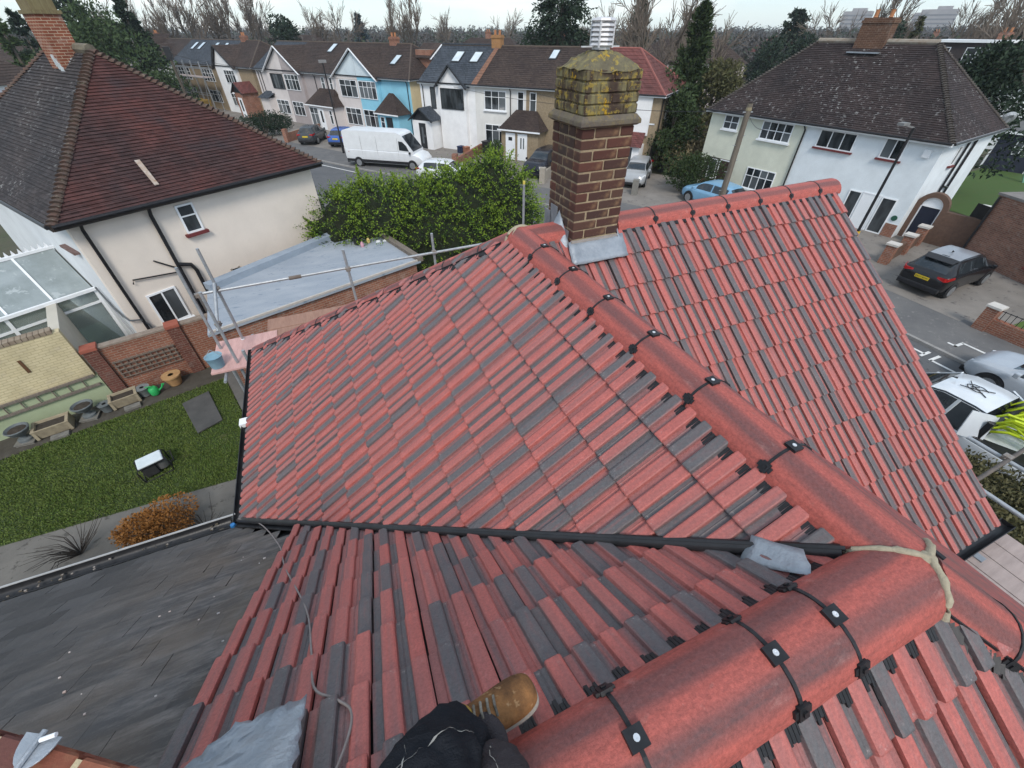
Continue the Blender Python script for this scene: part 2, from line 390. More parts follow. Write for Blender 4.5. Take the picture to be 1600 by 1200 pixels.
# ---- ridge and hip tiles ----
RR = .128
def ridge_mesh(L, c0=(0, 0), c1=0):
    """half-round tile of length L along +Y; c0/c1 mitre the ends (metres pulled in per metre of side offset)"""
    n = 14; vs = []; fs = []; uvs = []
    for rad in (RR, RR - .018):
        for e in (0, 1):
            for i in range(n + 1):
                t = math.pi * i / n; x = -rad * math.cos(t) * 1.06; z = rad * math.sin(t) - RR + .0
                y = (0 if e == 0 else L)
                y += (abs(x) * (c0[0] if x < 0 else c0[1])) if e == 0 else -c1 * x
                vs.append((x, y, z)); uvs.append((i / n, e))
    m = n + 1
    for i in range(n):
        fs += [(i, i + 1, m + i + 1, m + i), (2 * m + i + 1, 2 * m + i, 3 * m + i, 3 * m + i + 1), (i + 1, i, 2 * m + i, 2 * m + i + 1), (m + i, m + i + 1, 3 * m + i + 1, 3 * m + i)]
    fs += [(0, m, 3 * m, 2 * m), (n, 2 * m + n, 3 * m + n, m + n)]
    me = bpy.data.meshes.new('ridge_tile'); me.from_pydata(vs, [], fs); uv = me.uv_layers.new(name='UVMap')
    for l in me.loops: uv.data[l.index].uv = uvs[l.vertex_index]
    me.materials.append(RIDGE)
    me.polygons.foreach_set('use_smooth', [True] * len(me.polygons)); me.set_sharp_from_angle(angle=R(50)); me.update(); return me
RM = {}
def union_mesh():
    b = MB(); n = 12
    for i in range(n):
        t0, t1 = math.pi * i / n, math.pi * (i + 1) / n
        q = []
        for t in (t0, t1):
            for r in (RR - .006, RR + .004):
                q.append((-r * math.cos(t) * 1.06, r * math.sin(t) - RR))
        for w in (.006,):
            b.add([(q[0][0], -w, q[0][1]), (q[1][0], -w, q[1][1]), (q[3][0], -w, q[3][1]), (q[2][0], -w, q[2][1]), (q[0][0], w, q[0][1]), (q[1][0], w, q[1][1]), (q[3][0], w, q[3][1]), (q[2][0], w, q[2][1])],
                  [(0, 1, 2, 3), (7, 6, 5, 4), (1, 5, 6, 2)])
    return b
def clip_obj():
    o = union_mesh().obj('union_strip', MBLK); me = o.data; bpy.data.objects.remove(o); return me
UNION = clip_obj()
def clipside():
    b = MB(); b.box(-.022, .022, -.018, .018, -.003, .009).box(-.012, .012, -.030, -.012, -.003, .006).box(-.012, .012, .012, .030, -.003, .006).box(-.007, .007, -.007, .007, .0, .014)
    o = b.obj('clip', MBLK, bevel=0); me = o.data; bpy.data.objects.remove(o); return me
def cliptop():
    b = MB(); b.box(-.024, .024, -.026, .026, -.004, .010); b.lathe([(.0085, .008), (.0085, .0125), (.003, .0125), (.003, .0115)], 10, mi=1)
    o = b.obj('clip', [MBLK, MSCREW]); me = o.data; bpy.data.objects.remove(o); return me
CS, CT = clipside(), cliptop()
def frame(o, Y, up=(0, 0, 1)):
    Y = Vector(Y).normalized(); X = Y.cross(Vector(up)).normalized(); Z = X.cross(Y); o = Vector(o)
    return Matrix(((X.x, Y.x, Z.x, o.x), (X.y, Y.y, Z.y, o.y), (X.z, Y.z, Z.z, o.z), (0, 0, 0, 1)))
ZT = 7.5
def ridge_run(p, q, joints, c0=(0, 0), c1=0, top=True, sideclips=True):
    """ridge tiles from p to q with joints at distances (sorted) along it"""
    p, q = Vector(p), Vector(q); Lr = (q - p).length; d = (q - p).normalized()
    ds = [0] + [x for x in joints if 0 < x < Lr] + [Lr]
    part = []
    for i in range(len(ds) - 1):
        L = ds[i + 1] - ds[i] - .007; m0 = c0 if i == 0 else (0, 0); m1 = c1 if i == len(ds) - 2 else 0
        key = (round(L, 3), m0, m1)
        if key not in RM: RM[key] = ridge_mesh(L, m0, m1)
        M = frame(p + d * (ds[i] + .0035), d) @ Matrix.Rotation(random.uniform(-.012, .012), 4, 'Y') @ Matrix.Rotation(random.uniform(-.006, .006), 4, 'Z')
        o = inst(RM[key], 'ridge_tile', house, M); part.append(o)
        if i < len(ds) - 2:
            F = Matrix.Translation((0, L + .0035, 0))
            inst(UNION, 'union_strip', o, F)
            if top:
                inst(CT, 'clip', o, F @ Matrix.Translation((0, 0, .002)))
            for sg in ((-1, 1) if sideclips else (-1,)):
                an = R(62) * sg
                inst(CS, 'clip', o, F @ Matrix.Translation((RR * 1.06 * math.sin(an), 0, RR * math.cos(an) - RR)) @ Matrix.Rotation(an, 4, 'Y'))
    return part
def brush(p, q, side, w=.055, pitch=.018, drop=.118):
    """black comb of the dry-ridge roll below a ridge tile edge"""
    p, q = Vector(p), Vector(q); d = (q - p); Lr = d.length; d.normalize(); s = d.cross(Vector((0, 0, 1))).normalized() * side
    b = MB(); n = int(Lr / pitch)
    base = .105
    for i in range(n):
        c = p + d * (i + .5) * pitch; ww = w * random.uniform(.75, 1.15)
        if drop == .118:
            a = c + s * .118 - Vector((0, 0, .045 + .118 * .788 - .033)); e2 = c + s * (.118 + ww * 1.25) - Vector((0, 0, .045 + (.118 + ww * 1.25) * .788 - .033))
        else: a = c + s * base - Vector((0, 0, drop - .012)); e2 = c + s * (base + ww) - Vector((0, 0, drop + ww * .72 - .016))
        b.bar(a, e2, pitch * .86, .007)
    b.bar(p + s * (base - .02) - Vector((0, 0, drop - .02)), q + s * (base - .02) - Vector((0, 0, drop - .02)), .06, .012)
    return stuff(b.obj('ridge_roll', MBLK, house))
# rear-wing ridge R2 (towards us), main ridge H2, front-wing ridge R1, hip H1 and front hip
ridge_run((XB, YB, ZT), (-1.0, YB, ZT), [XB - x for x in (1.05, .81, .355, -.10, -.55)], c0=(.414, 1))
ridge_run((XB, YB, ZT), (XB, YA, ZT), [y - YB for y in (.578, 1.03, 1.48, 1.93, 2.38, 2.83)], c0=(1, .414))
ridge_run((2.42, YR1, ZT), (XG + .03, YR1, ZT), [.42, .87, 1.32, 1.77, 2.22, 2.67], top=False)
ridge_run((XB + .02, YR1, ZT), (1.90, YR1, ZT), [])
A = Vector((XB, YA, ZT)); C1 = Vector((XB - RUN - .02, YA + RUN + .02, ZE + .035))
Lh = (C1 - A).length
ridge_run(A, C1, [Lh * i / 11 for i in range(1, 11)], top=False)
Bp = Vector((XB, YB, ZT)); C2 = Vector((XB + RUN, YB - RUN, ZE + .035))
ridge_run(Bp + (C2 - Bp) * .012, C2, [.34 + .45 * i for i in range(11)], c0=(.414, .414), top=False)
brush((XB - .1, YB, ZT), (-.95, YB, ZT), 1, .036, .014); brush((XB - .1, YB, ZT), (-.95, YB, ZT), -1, .036, .014)
brush((XB, YB + .1, ZT), (XB, YA, ZT), 1); brush((XB, YB + .1, ZT), (XB, YA, ZT), -1)
brush(A + Vector((-.1, .1, -.07)), C1, 1, .05, .03, .075); brush(A + Vector((-.1, .1, -.07)), C1, -1, .05, .03, .075)
brush(Bp + Vector((.05, -.05, -.05)), C2, 1, .06, .02, .075); brush(Bp + Vector((.05, -.05, -.05)), C2, -1, .06, .02, .075)
brush((2.42, YR1, ZT), (XG, YR1, ZT), 1, .03, .02)
# mortar bedding at the two junctions
def arc(c, X, r=RR, n=14, a0=0, a1=180, sq=1.06):
    X = Vector(X); return [Vector(c) + X * (-r * sq * math.cos(R(t))) + Vector((0, 0, r * math.sin(R(t)) - RR)) for t in np.linspace(a0, a1, n)]
mo = MB()
def seam(dx, dy, sn, r0=.011):
    """mortar seam running out from the junction over the half-round; sn = offset across the tile per metre along the seam"""
    P = []
    for i in range(15):
        o_ = RR * i / 14 * .985; s_ = o_ * 1.06 / sn; P.append((XB + dx * s_ + random.uniform(-.002, .002), YB + dy * s_ + random.uniform(-.002, .002), ZT - RR + math.sqrt(max(RR * RR - o_ * o_, 0)) + .001))
    mo.tube(P, [r0 * random.uniform(.8, 1.3) for _ in P], 7)
seam(-.7071, .7071, .7071); seam(-.3827, -.9239, .9239); seam(.9239, .3827, .9239)
mo.lathe([(.001, -.012), (.030, -.008), (.022, .006), (.008, .010)], 10, (XB, YB, ZT - .002))
mo.obj('mortar', MMORT, house, smooth=60)
mo = MB(); mo.tube(arc((XB, YA + .005, ZT + .002), (1, 0, 0), n=16), .014, 6); mo.tube(arc((XB - .02, YA + .02, ZT - .012), Vector((.7, .7, 0)), n=12), .014, 6)
mo.obj('mortar', MMORT, house, smooth=60)
# ridge end cap at the gable
ec = MB(); ec.prism(arc((XG + .032, YR1, ZT), (0, 1, 0), r=RR - .004), (.012, 0, 0)); ec.obj('ridge_end', RIDGE, house)
# valley trim: black trough with a raised bead
vd0 = Vector((XB, YB + .0, ZA)); vd1 = Vector((XB - RUN - .05, YB + RUN + .05, ZE - .04)); dv = (vd1 - vd0)
va = vd0 + dv * .045
vy = MB(); side = Vector((1, 1, 0)).normalized()
for sg, w in ((1, .085), (-1, .075)):
    a_, b_ = va + Vector((0, 0, .004)), vd1 + Vector((0, 0, .004))
    o_ = side * sg * w; up = Vector((0, 0, w * sP / cP * .70))
    vy.prism([a_, b_, b_ + o_ + up, a_ + o_ + up], (0, 0, -.012))
vy.tube([va + Vector((0, 0, .048)), vd1 + Vector((0, 0, .044))], .028, 12); vy.bar(va + Vector((0, 0, .074)), vd1 + Vector((0, 0, .070)), .014, .010)
vy.obj('valley_trough', MGUT, house, smooth=50)
# lead saddles
def sheet(name, pts, nx, ny, m, parent, amp=.006, th=.003):
    """crumpled sheet over four corner points"""
    p = [Vector(q) for q in pts]; vs = []; fs = []
    for j in range(ny + 1):
        for i in range(nx + 1):
            a_, b_ = i / nx, j / ny
            q = p[0].lerp(p[1], a_).lerp(p[3].lerp(p[2], a_), b_)
            q = q + Vector((random.uniform(-1, 1), random.uniform(-1, 1), random.uniform(-.3, 1.6))) * amp; vs.append(q)
    for j in range(ny):
        for i in range(nx): o_ = j * (nx + 1) + i; fs.append((o_, o_ + 1, o_ + nx + 2, o_ + nx + 1))
    b = MB(); b.add(vs, fs); o = b.obj(name, m, parent, smooth=70); md = o.modifiers.new('th', 'SOLIDIFY'); md.thickness = th; return o
def p5(x, y, h=0): return (x, y, ZA - (y - YB) * sP / cP + h)
def p2(x, y, h=0): return (x, y, ZA - (XB - x) * sP / cP + h)
sheet('lead_saddle', [p5(1.17, .19, .055), p5(1.25, .27, .085), p2(1.20, .41, .07), p2(1.10, .36, .08)], 5, 5, MLEAD, house, .004)
sheet('lead_saddle', [p2(1.36, 3.20, .03), p2(1.40, 3.33, .03), p2(1.28, 3.36, .03), p2(1.26, 3.24, .03)], 3, 3, MLEAD, house, .003)
lead = sheet('lead_offcut', [(-.84, .50, 7.245), (-.46, .34, 7.345), (-.465, .60, 7.155), (-.66, .60, 7.17)], 12, 9, MLEAD, None, .009)
tag(lead, 'crumpled grey lead sheet lying on the near tiles beside the old slates', 'lead sheet')
# hip underlay edges (grey cut strip along H1 seen beside the hip)
# eaves gutter on west side and on the rear wing
def gutter(p, q, name='gutter', parent=None, r=.06):
    p, q = Vector(p), Vector(q); b = MB(); d = (q - p).normalized(); s = d.cross(Vector((0, 0, 1))).normalized(); n = 8
    for rad in (r, r - .006):
        pass
    vs = []
    for e_ in (p, q):
        for rad in (r, r - .007):
            for i in range(n + 1):
                t = math.pi * i / n; vs.append(e_ + s * (-rad * math.cos(t)) + Vector((0, 0, -rad * math.sin(t))))
    m = n + 1; fs = []
    for i in range(n): fs += [(i, i + 1, 2 * m + i + 1, 2 * m + i), (m + i + 1, m + i, 3 * m + i, 3 * m + i + 1)]
    fs += [(0, 2 * m, 3 * m, m), (n, m + n, 3 * m + n, 2 * m + n), tuple(range(m)), tuple(range(2 * m, 3 * m))]
    b.add(vs, fs); return b.obj(name, MGUT, parent, smooth=50)
gutter((-1.62, YB + RUN + .05, ZE - .0), (-1.62, YA + RUN + .02, ZE - .0), 'gutter', house, .055)
fb = MB(); fb.box(-1.54, -1.50, YB + RUN + .05, YA + RUN, ZE - .2, ZE - .02); fb.box(XG - .02, XG + .01, YR1 - RUN, YR1 - RUN + .01, ZE - .1, ZE); fb.obj('fascia', MGUT, house)
mk = MB(); mk.box(-1.69, -1.60, 4.62, 4.74, ZE - .03, ZE + .025); mk.obj('gutter_bracket', MUPVC, house)
gutter((XG + .1, YR1 - RUN - .10, ZE - .03), (XB + RUN - .1, YR1 - RUN - .10, ZE - .03), 'gutter', house, .06)
fb = MB(); fb.box(XB + RUN - .2, XG, YR1 - RUN - .03, YR1 - RUN + .0, ZE - .22, ZE - .03); fb.obj('fascia', MGUT, house)
# black dry-verge line where the front slope runs under the ridge tiles
vb = MB(); vb.tube([(XB + .155, YB - .02, ZT - .105), (XB + .155, YA - .35, ZT - .105)], .014, 6); vb.obj('ridge_edge_strip', MBLK, house)
# ---- brick chimney ----
def brickmat(name, cs, var=.25):
    t = NT(name); oi = t.n('ShaderNodeObjectInfo'); v = t.coord()
    k = t.ramp(oi.outputs['Random'], [(i / max(1, len(cs) - 1), c) for i, c in enumerate(cs)])
    g = t.noise(v, 22, 6, .7); k = t.mix(t.ramp(g, [(.35, 0.), (.7, var)]), k, (.05, .035, .03))
    k = t.mix(t.ramp(t.noise(v, 9, 4, .6), [(.56, 0.), (.72, .35)]), k, (.33, .21, .11))
    t.bump(t.noise(v, 60, 4, .7), .5, .006); return t.out(k, .9, 0, .2)
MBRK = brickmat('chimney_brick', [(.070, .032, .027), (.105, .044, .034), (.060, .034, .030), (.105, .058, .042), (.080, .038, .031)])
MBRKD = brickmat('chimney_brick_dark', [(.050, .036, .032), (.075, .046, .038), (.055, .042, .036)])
MMOR2 = mat('chimney_mortar', (.38, .30, .19), (.23, .18, .125), 25, .95, bump=.6)
chim = MB(); CX0, CX1, CY0, CY1 = 1.88, 2.34, 3.05, 3.51
chim.box(CX0 + .006, CX1 - .006, CY0 + .006, CY1 - .006, 6.3, 8.25); chim = chim.obj('chimney', MMOR2, house)
def brickme(l, w, h):
    b = MB(); b.box(0, l, 0, w, 0, h); o = b.obj('brick', MBRK); me = o.data; bpy.data.objects.remove(o)
    bm = bmesh.new(); bm.from_mesh(me); bmesh.ops.bevel(bm, geom=bm.edges[:], offset=.005, segments=1, affect='EDGES'); bm.to_mesh(me); bm.free(); return me
BRM = {}
def brick_course(parent, x0, x1, y0, y1, z, h, odd, m=MBRK, gap=.012, bl=.226, jit=.003, dep=.1):
    """one course of bricks round a rectangular stack (each brick its own object)"""
    def run(a0, a1, start):
        res = []; a = a0
        lens = [start] + [bl] * 20
        for l in lens:
            e_ = min(a + l, a1)
            if a1 - e_ < .04: e_ = a1
            res.append((a, e_)); a = e_
            if a >= a1 - 1e-6: break
        return res
    sides = []
    st = .113 if odd else bl
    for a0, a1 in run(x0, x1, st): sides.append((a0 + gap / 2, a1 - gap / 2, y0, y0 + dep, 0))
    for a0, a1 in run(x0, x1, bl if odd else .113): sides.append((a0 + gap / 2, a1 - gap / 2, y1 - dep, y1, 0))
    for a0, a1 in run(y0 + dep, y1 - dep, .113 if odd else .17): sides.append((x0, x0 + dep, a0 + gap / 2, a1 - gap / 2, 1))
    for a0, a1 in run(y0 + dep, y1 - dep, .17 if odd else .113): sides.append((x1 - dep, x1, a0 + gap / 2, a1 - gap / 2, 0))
    m_in = m
    for (a, b_, c, d_, west) in sides:
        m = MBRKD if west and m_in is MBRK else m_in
        if not west and abs(a - x0 - gap / 2) < 1e-6: a -= gap / 2
        if not west and abs(b_ - x1 + gap / 2) < 1e-6: b_ += gap / 2
        if b_ - a < .02 or d_ - c < .02: continue
        key = (round(b_ - a, 3), round(d_ - c, 3), h, m.name)
        if key not in BRM:
            BRM[key] = brickme(b_ - a, d_ - c, h); BRM[key].materials.clear(); BRM[key].materials.append(m)
        inst(BRM[key], 'brick', parent, loc=(a + random.uniform(-jit, jit), c + random.uniform(-jit, jit), z + random.uniform(-.0015, .0015)), rz=random.uniform(-.006, .006))
nz_ = 14; z = 7.33 - .152
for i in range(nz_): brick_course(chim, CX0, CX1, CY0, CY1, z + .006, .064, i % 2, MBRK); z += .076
zc = z
tk = MB()
tk.prism([(CX0 - .005, CY0 - .005, 6.9), (CX1 + .005, CY0 - .005, 6.9), (CX1 + .005, CY0 - .005, 7.40), (CX0 - .005, CY0 - .005, 7.40)], (0, .02, 0)); tk.obj('cement_skirt', mat('cement_grey', (.34, .31, .29), (.25, .23, .21), 14, .95, bump=.5), chim)
# oversailing ledge, upper courses, flaunching
lg = MB()
def ring(e0, z0, e1, z1):
    a = [(CX0 - e0, CY0 - e0, z0), (CX1 + e0, CY0 - e0, z0), (CX1 + e0, CY1 + e0, z0), (CX0 - e0, CY1 + e0, z0)]
    b_ = [(CX0 - e1, CY0 - e1, z1), (CX1 + e1, CY0 - e1, z1), (CX1 + e1, CY1 + e1, z1), (CX0 - e1, CY1 + e1, z1)]
    lg.add(a + b_, [(3, 2, 1, 0), (4, 5, 6, 7)] + [(i, (i + 1) % 4, 4 + (i + 1) % 4, 4 + i) for i in range(4)])
ring(.012, zc, .028, zc + .012); ring(.034, zc + .012, .034, zc + .040); ring(.034, zc + .040, .004, zc + .075)
def lichen(name, base, amt):
    t = NT(name); v = t.n('ShaderNodeNewGeometry').outputs['Position']; mpp = t.n('ShaderNodeMapping'); mpp.inputs['Scale'].default_value = (1, 1, .12); t.l(v, mpp.inputs[0]); g = mpp.outputs[0]
    k = t.mix(t.noise(v, 30, 5, .7), base, tuple(x * .5 for x in base))
    st = t.math('MULTIPLY', t.ramp(t.noise(g, 16, 5, .7), [(.40, 0.), (.58, 1.)]), t.ramp(t.noise(v, 5, 3, .5), [(.38, 0.), (.55, 1.)]))
    k = t.mix(t.math('MULTIPLY', st, amt), k, (.22, .20, .11))
    k = t.mix(t.math('MULTIPLY', t.ramp(t.noise(v, 17, 6, .75), [(.53, 0.), (.59, 1.)]), amt * .75), k, (.36, .27, .06))
    k = t.mix(t.math('MULTIPLY', t.ramp(t.noise(v, 6.5, 6, .75), [(.61, 0.), (.63, 1.)]), amt), k, (.46, .28, .02))
    t.bump(t.noise(v, 70, 5, .8), .8, .01); return t.out(k, .95, 0, .1)
MLED = lichen('ledge_stone', (.17, .145, .125), .25)
lg.obj('oversail_ledge', MLED, chim, bevel=.004)
zu = zc + .075
MUP = lichen('mossy_brick', (.085, .060, .050), .95)
core = MB(); core.box(CX0 + .008, CX1 - .008, CY0 + .008, CY1 - .008, zu, zu + .27); core.obj('upper_core', MUP, chim)
for i in range(4): brick_course(chim, CX0 - .002, CX1 + .002, CY0 - .002, CY1 + .002, zu + .004 + i * .068, .058, (i + 1) % 2, MUP)
zt = zu + .275
fl = MB(); cx, cy = (CX0 + CX1) / 2, (CY0 + CY1) / 2; vs = []; fs = []; nn = 28; rings = 9
for k_ in range(rings + 1):
    f = k_ / rings
    for i in range(nn):
        t = 2 * math.pi * i / nn; sq = 1 / max(abs(math.cos(t)), abs(math.sin(t))); rad = .235 * (1 - f) * (sq * (1 - f) ** .3 + 1 * (1 - (1 - f) ** .3)) + .035 * f
        hh = .105 * (1 - (1 - f) ** 1.9) + random.uniform(-.012, .012)
        vs.append((cx + rad * math.cos(t) + random.uniform(-.005, .005), cy + rad * math.sin(t) + random.uniform(-.005, .005), zt - .012 + hh))
for k_ in range(rings):
    for i in range(nn): fs.append((k_ * nn + i, k_ * nn + (i + 1) % nn, (k_ + 1) * nn + (i + 1) % nn, (k_ + 1) * nn + i))
fs.append(tuple(range(rings * nn, rings * nn + nn))); fl.add(vs, fs)
fl.obj('flaunching', lichen('lichen_mortar', (.17, .15, .105), 1.0), chim, smooth=60)
pt_ = MB(); pt_.lathe([(.055, 0), (.055, .06)], 16, (cx, cy, zt + .06)); pt_.obj('chimney_pot', mat('pot_grey', (.09, .09, .095)), chim)
cw = MB(); zz = zt + .118
for i in range(5):
    cw.lathe([(.082, 0), (.085, .004), (.070, .024), (.062, .024)], 8, (cx, cy, zz + i * .026))
cw.lathe([(.066, -.02), (.066, .13)], 8, (cx, cy, zz)); cw.lathe([(.085, .132), (.088, .138), (.080, .15), (.03, .156)], 8, (cx, cy, zz))
for i in range(4):
    t = math.pi / 4 + i * math.pi / 2; cw.bar((cx + .078 * math.cos(t), cy + .078 * math.sin(t), zz - .01), (cx + .078 * math.cos(t), cy + .078 * math.sin(t), zz + .14), .012)
cw.bar((cx - .16, cy, zz - .004), (cx + .15, cy, zz - .004), .02, .008)
cw.obj('louvred_cowl', mat('cowl_aluminium', (.62, .62, .63), (.5, .5, .52), 20, .45, .3), chim)
# lead apron, stepped flashing and soakers round the stack
def p3(x, y, h=0): return (x, y, ZA - (YR1 - y) * sP / cP + h)
sheet('lead_apron', [p3(CX0 - .03, CY0 + .01, .10), p3(CX1 + .07, CY0 + .01, .10), p3(CX1 + .05, CY0 - .15, .082), p3(CX0 - .06, CY0 - .15, .082)], 10, 5, MLEAD, chim, .004)
sheet('lead_flashing', [p3(CX1 + .008, CY0 - .02, .10), p3(CX1 + .008, YR1, .26), p3(CX1 + .075, YR1, .035), p3(CX1 + .075, CY0 - .05, .045)], 6, 4, MLEAD, chim, .004)
sheet('lead_flashing', [p3(CX0 - .008, CY0 - .02, .04), p3(CX0 - .008, YR1 + .02, .12), p3(CX0 - .08, YR1, .03), p3(CX0 - .08, CY0 - .10, .03)], 5, 4, MLEAD, chim, .004)
sf = MB()
for i in range(4): sf.box(CX0 - .012, CX0 - .006, CY0 + .06 + i * .11, CY0 + .18 + i * .11, 7.30 + (.07 * i if i < 3 else .07), 7.47 + .07 * (i if i < 3 else 1))
sf.obj('stepped_flashing', mat('old_lead', (.16, .17, .19), (.26, .27, .29), 9, .6, .2), chim)
# ---------------- old slated half of the rear wing ----------------
old = thing('old_slate_roof', 'old dark slate roof of the adjoining half with black eaves gutter', 'roof')
def slatemat():
    t = NT('old_slate'); v = t.coord((1, 1, 1), 'Object'); oi = t.n('ShaderNodeObjectInfo')
    g = t.n('ShaderNodeNewGeometry'); pos = g.outputs['Position']
    k = t.mix(t.noise(pos, 2.2, 5, .65), (.062, .060, .061), (.098, .092, .090))
    k = t.mix(1., k, t.ramp(oi.outputs['Random'], [(0, .78), (1, 1.22)]), 'MULTIPLY')
    m = t.n('ShaderNodeMapping'); m.inputs['Rotation'].default_value = (0, 0, R(20)); m.inputs['Scale'].default_value = (1, 4, 1); t.l(pos, m.inputs[0])
    # pale mortar dust along the new tiles
    sx = t.n('ShaderNodeSeparateXYZ'); t.l(pos, sx.inputs[0])
    near = t.ramp(t.math('ADD', t.math('MULTIPLY', sx.outputs[0], .5), 1.5), [(.25, 0.), (.98, 1.)])
    du = t.math('MULTIPLY', near, t.ramp(t.noise(m.outputs[0], 3.0, 7, .75), [(.44, 0.), (.66, 1.)]))
    k = t.mix(t.math('MULTIPLY', du, .85), k, (.24, .215, .20))
    k = t.mix(t.math('MULTIPLY', near, t.ramp(t.noise(pos, 1.7, 4, .6), [(.42, 0.), (.62, .7)])), k, (.13, .10, .075))
    k = t.mix(t.ramp(t.noise(pos, 55, 3, .7), [(.70, 0.), (.78, .4)]), k, (.26, .24, .23))
    t.bump(t.noise(pos, 70, 5, .75), .5, .006); return t.out(k, .82, 0, .25)
MSLATE = slatemat()
sl0 = MB(); zd = -.012
def p5z(y): return ZA - (y - YB) * sP / cP
sl0.prism([(-8.5, YB + RUN, p5z(YB + RUN) - .05), (-1.58, YB + RUN, p5z(YB + RUN) - .05), (-.94, YB + XB + .94, p5z(YB + XB + .94) - .05), (-.94, YB, ZA - .05), (-8.5, YB, ZA - .05)], (0, 0, -.05))
slope_old = sl0.obj('roof_slope', MBLK, old)
SW_, SG_, SLn = .30, .235, .46
def slateme():
    b = MB(); th = .009; tl = .011; w = SW_ - .005; n = 5
    vs = []; 
    for y in (0, SLn):
        for i in range(n + 1):
            x = w * i / n; dz = tl * (1 - y / SG_) + (random.uniform(-.003, .002) if y == 0 else 0)
            vs.append((x, y + (random.uniform(-.006, .006) if y == 0 else 0), dz))
    lo = [(x, y, z - th) for x, y, z in vs]; m = n + 1
    fs = [(i, i + 1, m + i + 1, m + i) for i in range(n)] + [(2 * m + i + 1, 2 * m + i, i, i + 1) for i in range(n)] + [(0, m, 3 * m, 2 * m), (n, 2 * m + n, 3 * m + n, m + n)]
    b.add(vs + lo, fs); o = b.obj('slate', MSLATE); me = o.data; bpy.data.objects.remove(o); return me
SLM = [slateme() for _ in range(4)]
X5, Y5 = Vector((-1, 0, 0)), Vector((0, -cP, sP)); Z5 = X5.cross(Y5)
ns = 0
for j in range(0, 16):
    for i in range(-1, 13):
        a0 = i * SW_ + (.15 if j % 2 else 0); s0 = j * SG_
        x = -.94 - a0; y = YB + RUN - s0 * cP
        if x - SW_ > -.95 or s0 > SL - .2: continue
        lim = XB - (y - YB)
        if x - SW_ * .5 > lim: continue
        if x > lim + .05 and j < 1: continue
        me = random.choice(SLM); o = Vector((x, y, p5z(y))) + Z5 * (-.02)
        if x > -.96:   # half slates at the party line
            pass
        M = Matrix(((X5.x, Y5.x, Z5.x, o.x), (X5.y, Y5.y, Z5.y, o.y), (X5.z, Y5.z, Z5.z, o.z), (0, 0, 0, 1))) @ Matrix.Rotation(random.uniform(-.008, .008) if random.random() > .04 else random.uniform(-.05, .05), 4, 'Z')
        if i == -1:
            M = M @ Matrix.Translation((.15, 0, 0)) @ Matrix.Diagonal((.5, 1, 1, 1))
        inst(me, 'slate', slope_old, M); ns += 1
print('SLATES', ns)
far = MB(); far.courses((-8.5, YB + RUN, ZE), (-4.75, YB + RUN, ZE), (-8.5, YB, ZA), (-4.75, YB, ZA), 15, .01)
far.courses((-8.5, YB - RUN, ZE), (-.95, YB - RUN, ZE), (-8.5, YB, ZA), (-.95, YB, ZA), 15, .01); stuff(far.obj('slate_run', MSLATE, slope_old))
gutter((-8.5, YB + RUN + .085, ZE - .02), (-1.70, YB + RUN + .085, ZE - .02), 'gutter', old, .068)
gl = MB(); gl.tube([(-8.5, YB + RUN + .158, ZE - .012), (-1.66, YB + RUN + .158, ZE - .012)], .010, 6); gl.obj('gutter_lip', mat('gutter_lip_grey', (.30, .31, .32), (.42, .43, .44), 9, .5), old)
db = MB()
for i in range(60):
    x = random.uniform(-4.8, -1.65); b_ = random.uniform(.005, .018); y = YB + RUN + random.uniform(-.02, .12); db.box(x, x + b_ * 1.5, y, y + b_, ZE - .045, ZE - .045 + b_ * .7)
stuff(db.obj('gutter_debris', mat('moss_debris', (.09, .075, .055), (.30, .27, .25), 20, .95, lo=.5, hi=.6), old))
# mortar crumbs on the slates
cr = MB()
for i in range(26):
    x = -.98 - abs(random.gauss(0, .55)); y = random.uniform(.35, 2.4)
    s_ = random.uniform(.003, .009)
    if x < -4: continue
    zq = p5z(y) - .004
    cr.box(x, x + s_ * random.uniform(1, 2.2), y, y + s_, zq, zq + s_ * .7)
cr = stuff(cr.obj('mortar_crumb', mat('crumb', (.55, .52, .50), (.35, .25, .22), 8, .95), None)); tag(cr, 'pale mortar crumbs scattered over the old slates', 'crumbs')
# ridge covering of the old half
ro = MB(); ro.tube([(-8.5, YB, ZT - .09), (-1.05, YB, ZT - .09)], .11, 10); ro.obj('ridge', MSLATE, old)
# ---------------- party chimney at the lower left corner ----------------
pc = thing('party_chimney', 'low brick chimney top at the corner beside the old slates', 'chimney', (-.855, .565, 0), math.atan2(-.67, 1))
MBR2 = brickmat('party_brick', [(.23, .075, .042), (.17, .06, .045), (.12, .055, .05), (.27, .10, .06)], .3)
pcc = MB(); pcc.box(-.62, .36, -.44, -.012, 6.6, 7.544); stack = pcc.obj('stack', mat('pale_mortar', (.50, .42, .27), (.36, .30, .2), 20, .95, bump=.6), pc)
for j in range(4):
    z_ = 7.484 - j * .076
    for i in range(10):
        x_ = -.63 + i * .112 + (.04 if j % 2 else 0)
        if x_ + .1 > .38: continue
        key = ('pc', i % 3)
        if key not in BRM:
            BRM[key] = brickme(.097, .212, .064); BRM[key].materials.clear(); BRM[key].materials.append(MBR2)
        inst(BRM[key], 'brick', stack, loc=(x_, -.215 + random.uniform(-.004, .004), z_), rz=random.uniform(-.02, .02))
        if j == 0: inst(BRM[key], 'brick', stack, loc=(x_ + .03, -.442 + random.uniform(-.004, .004), z_), rz=random.uniform(-.02, .02))
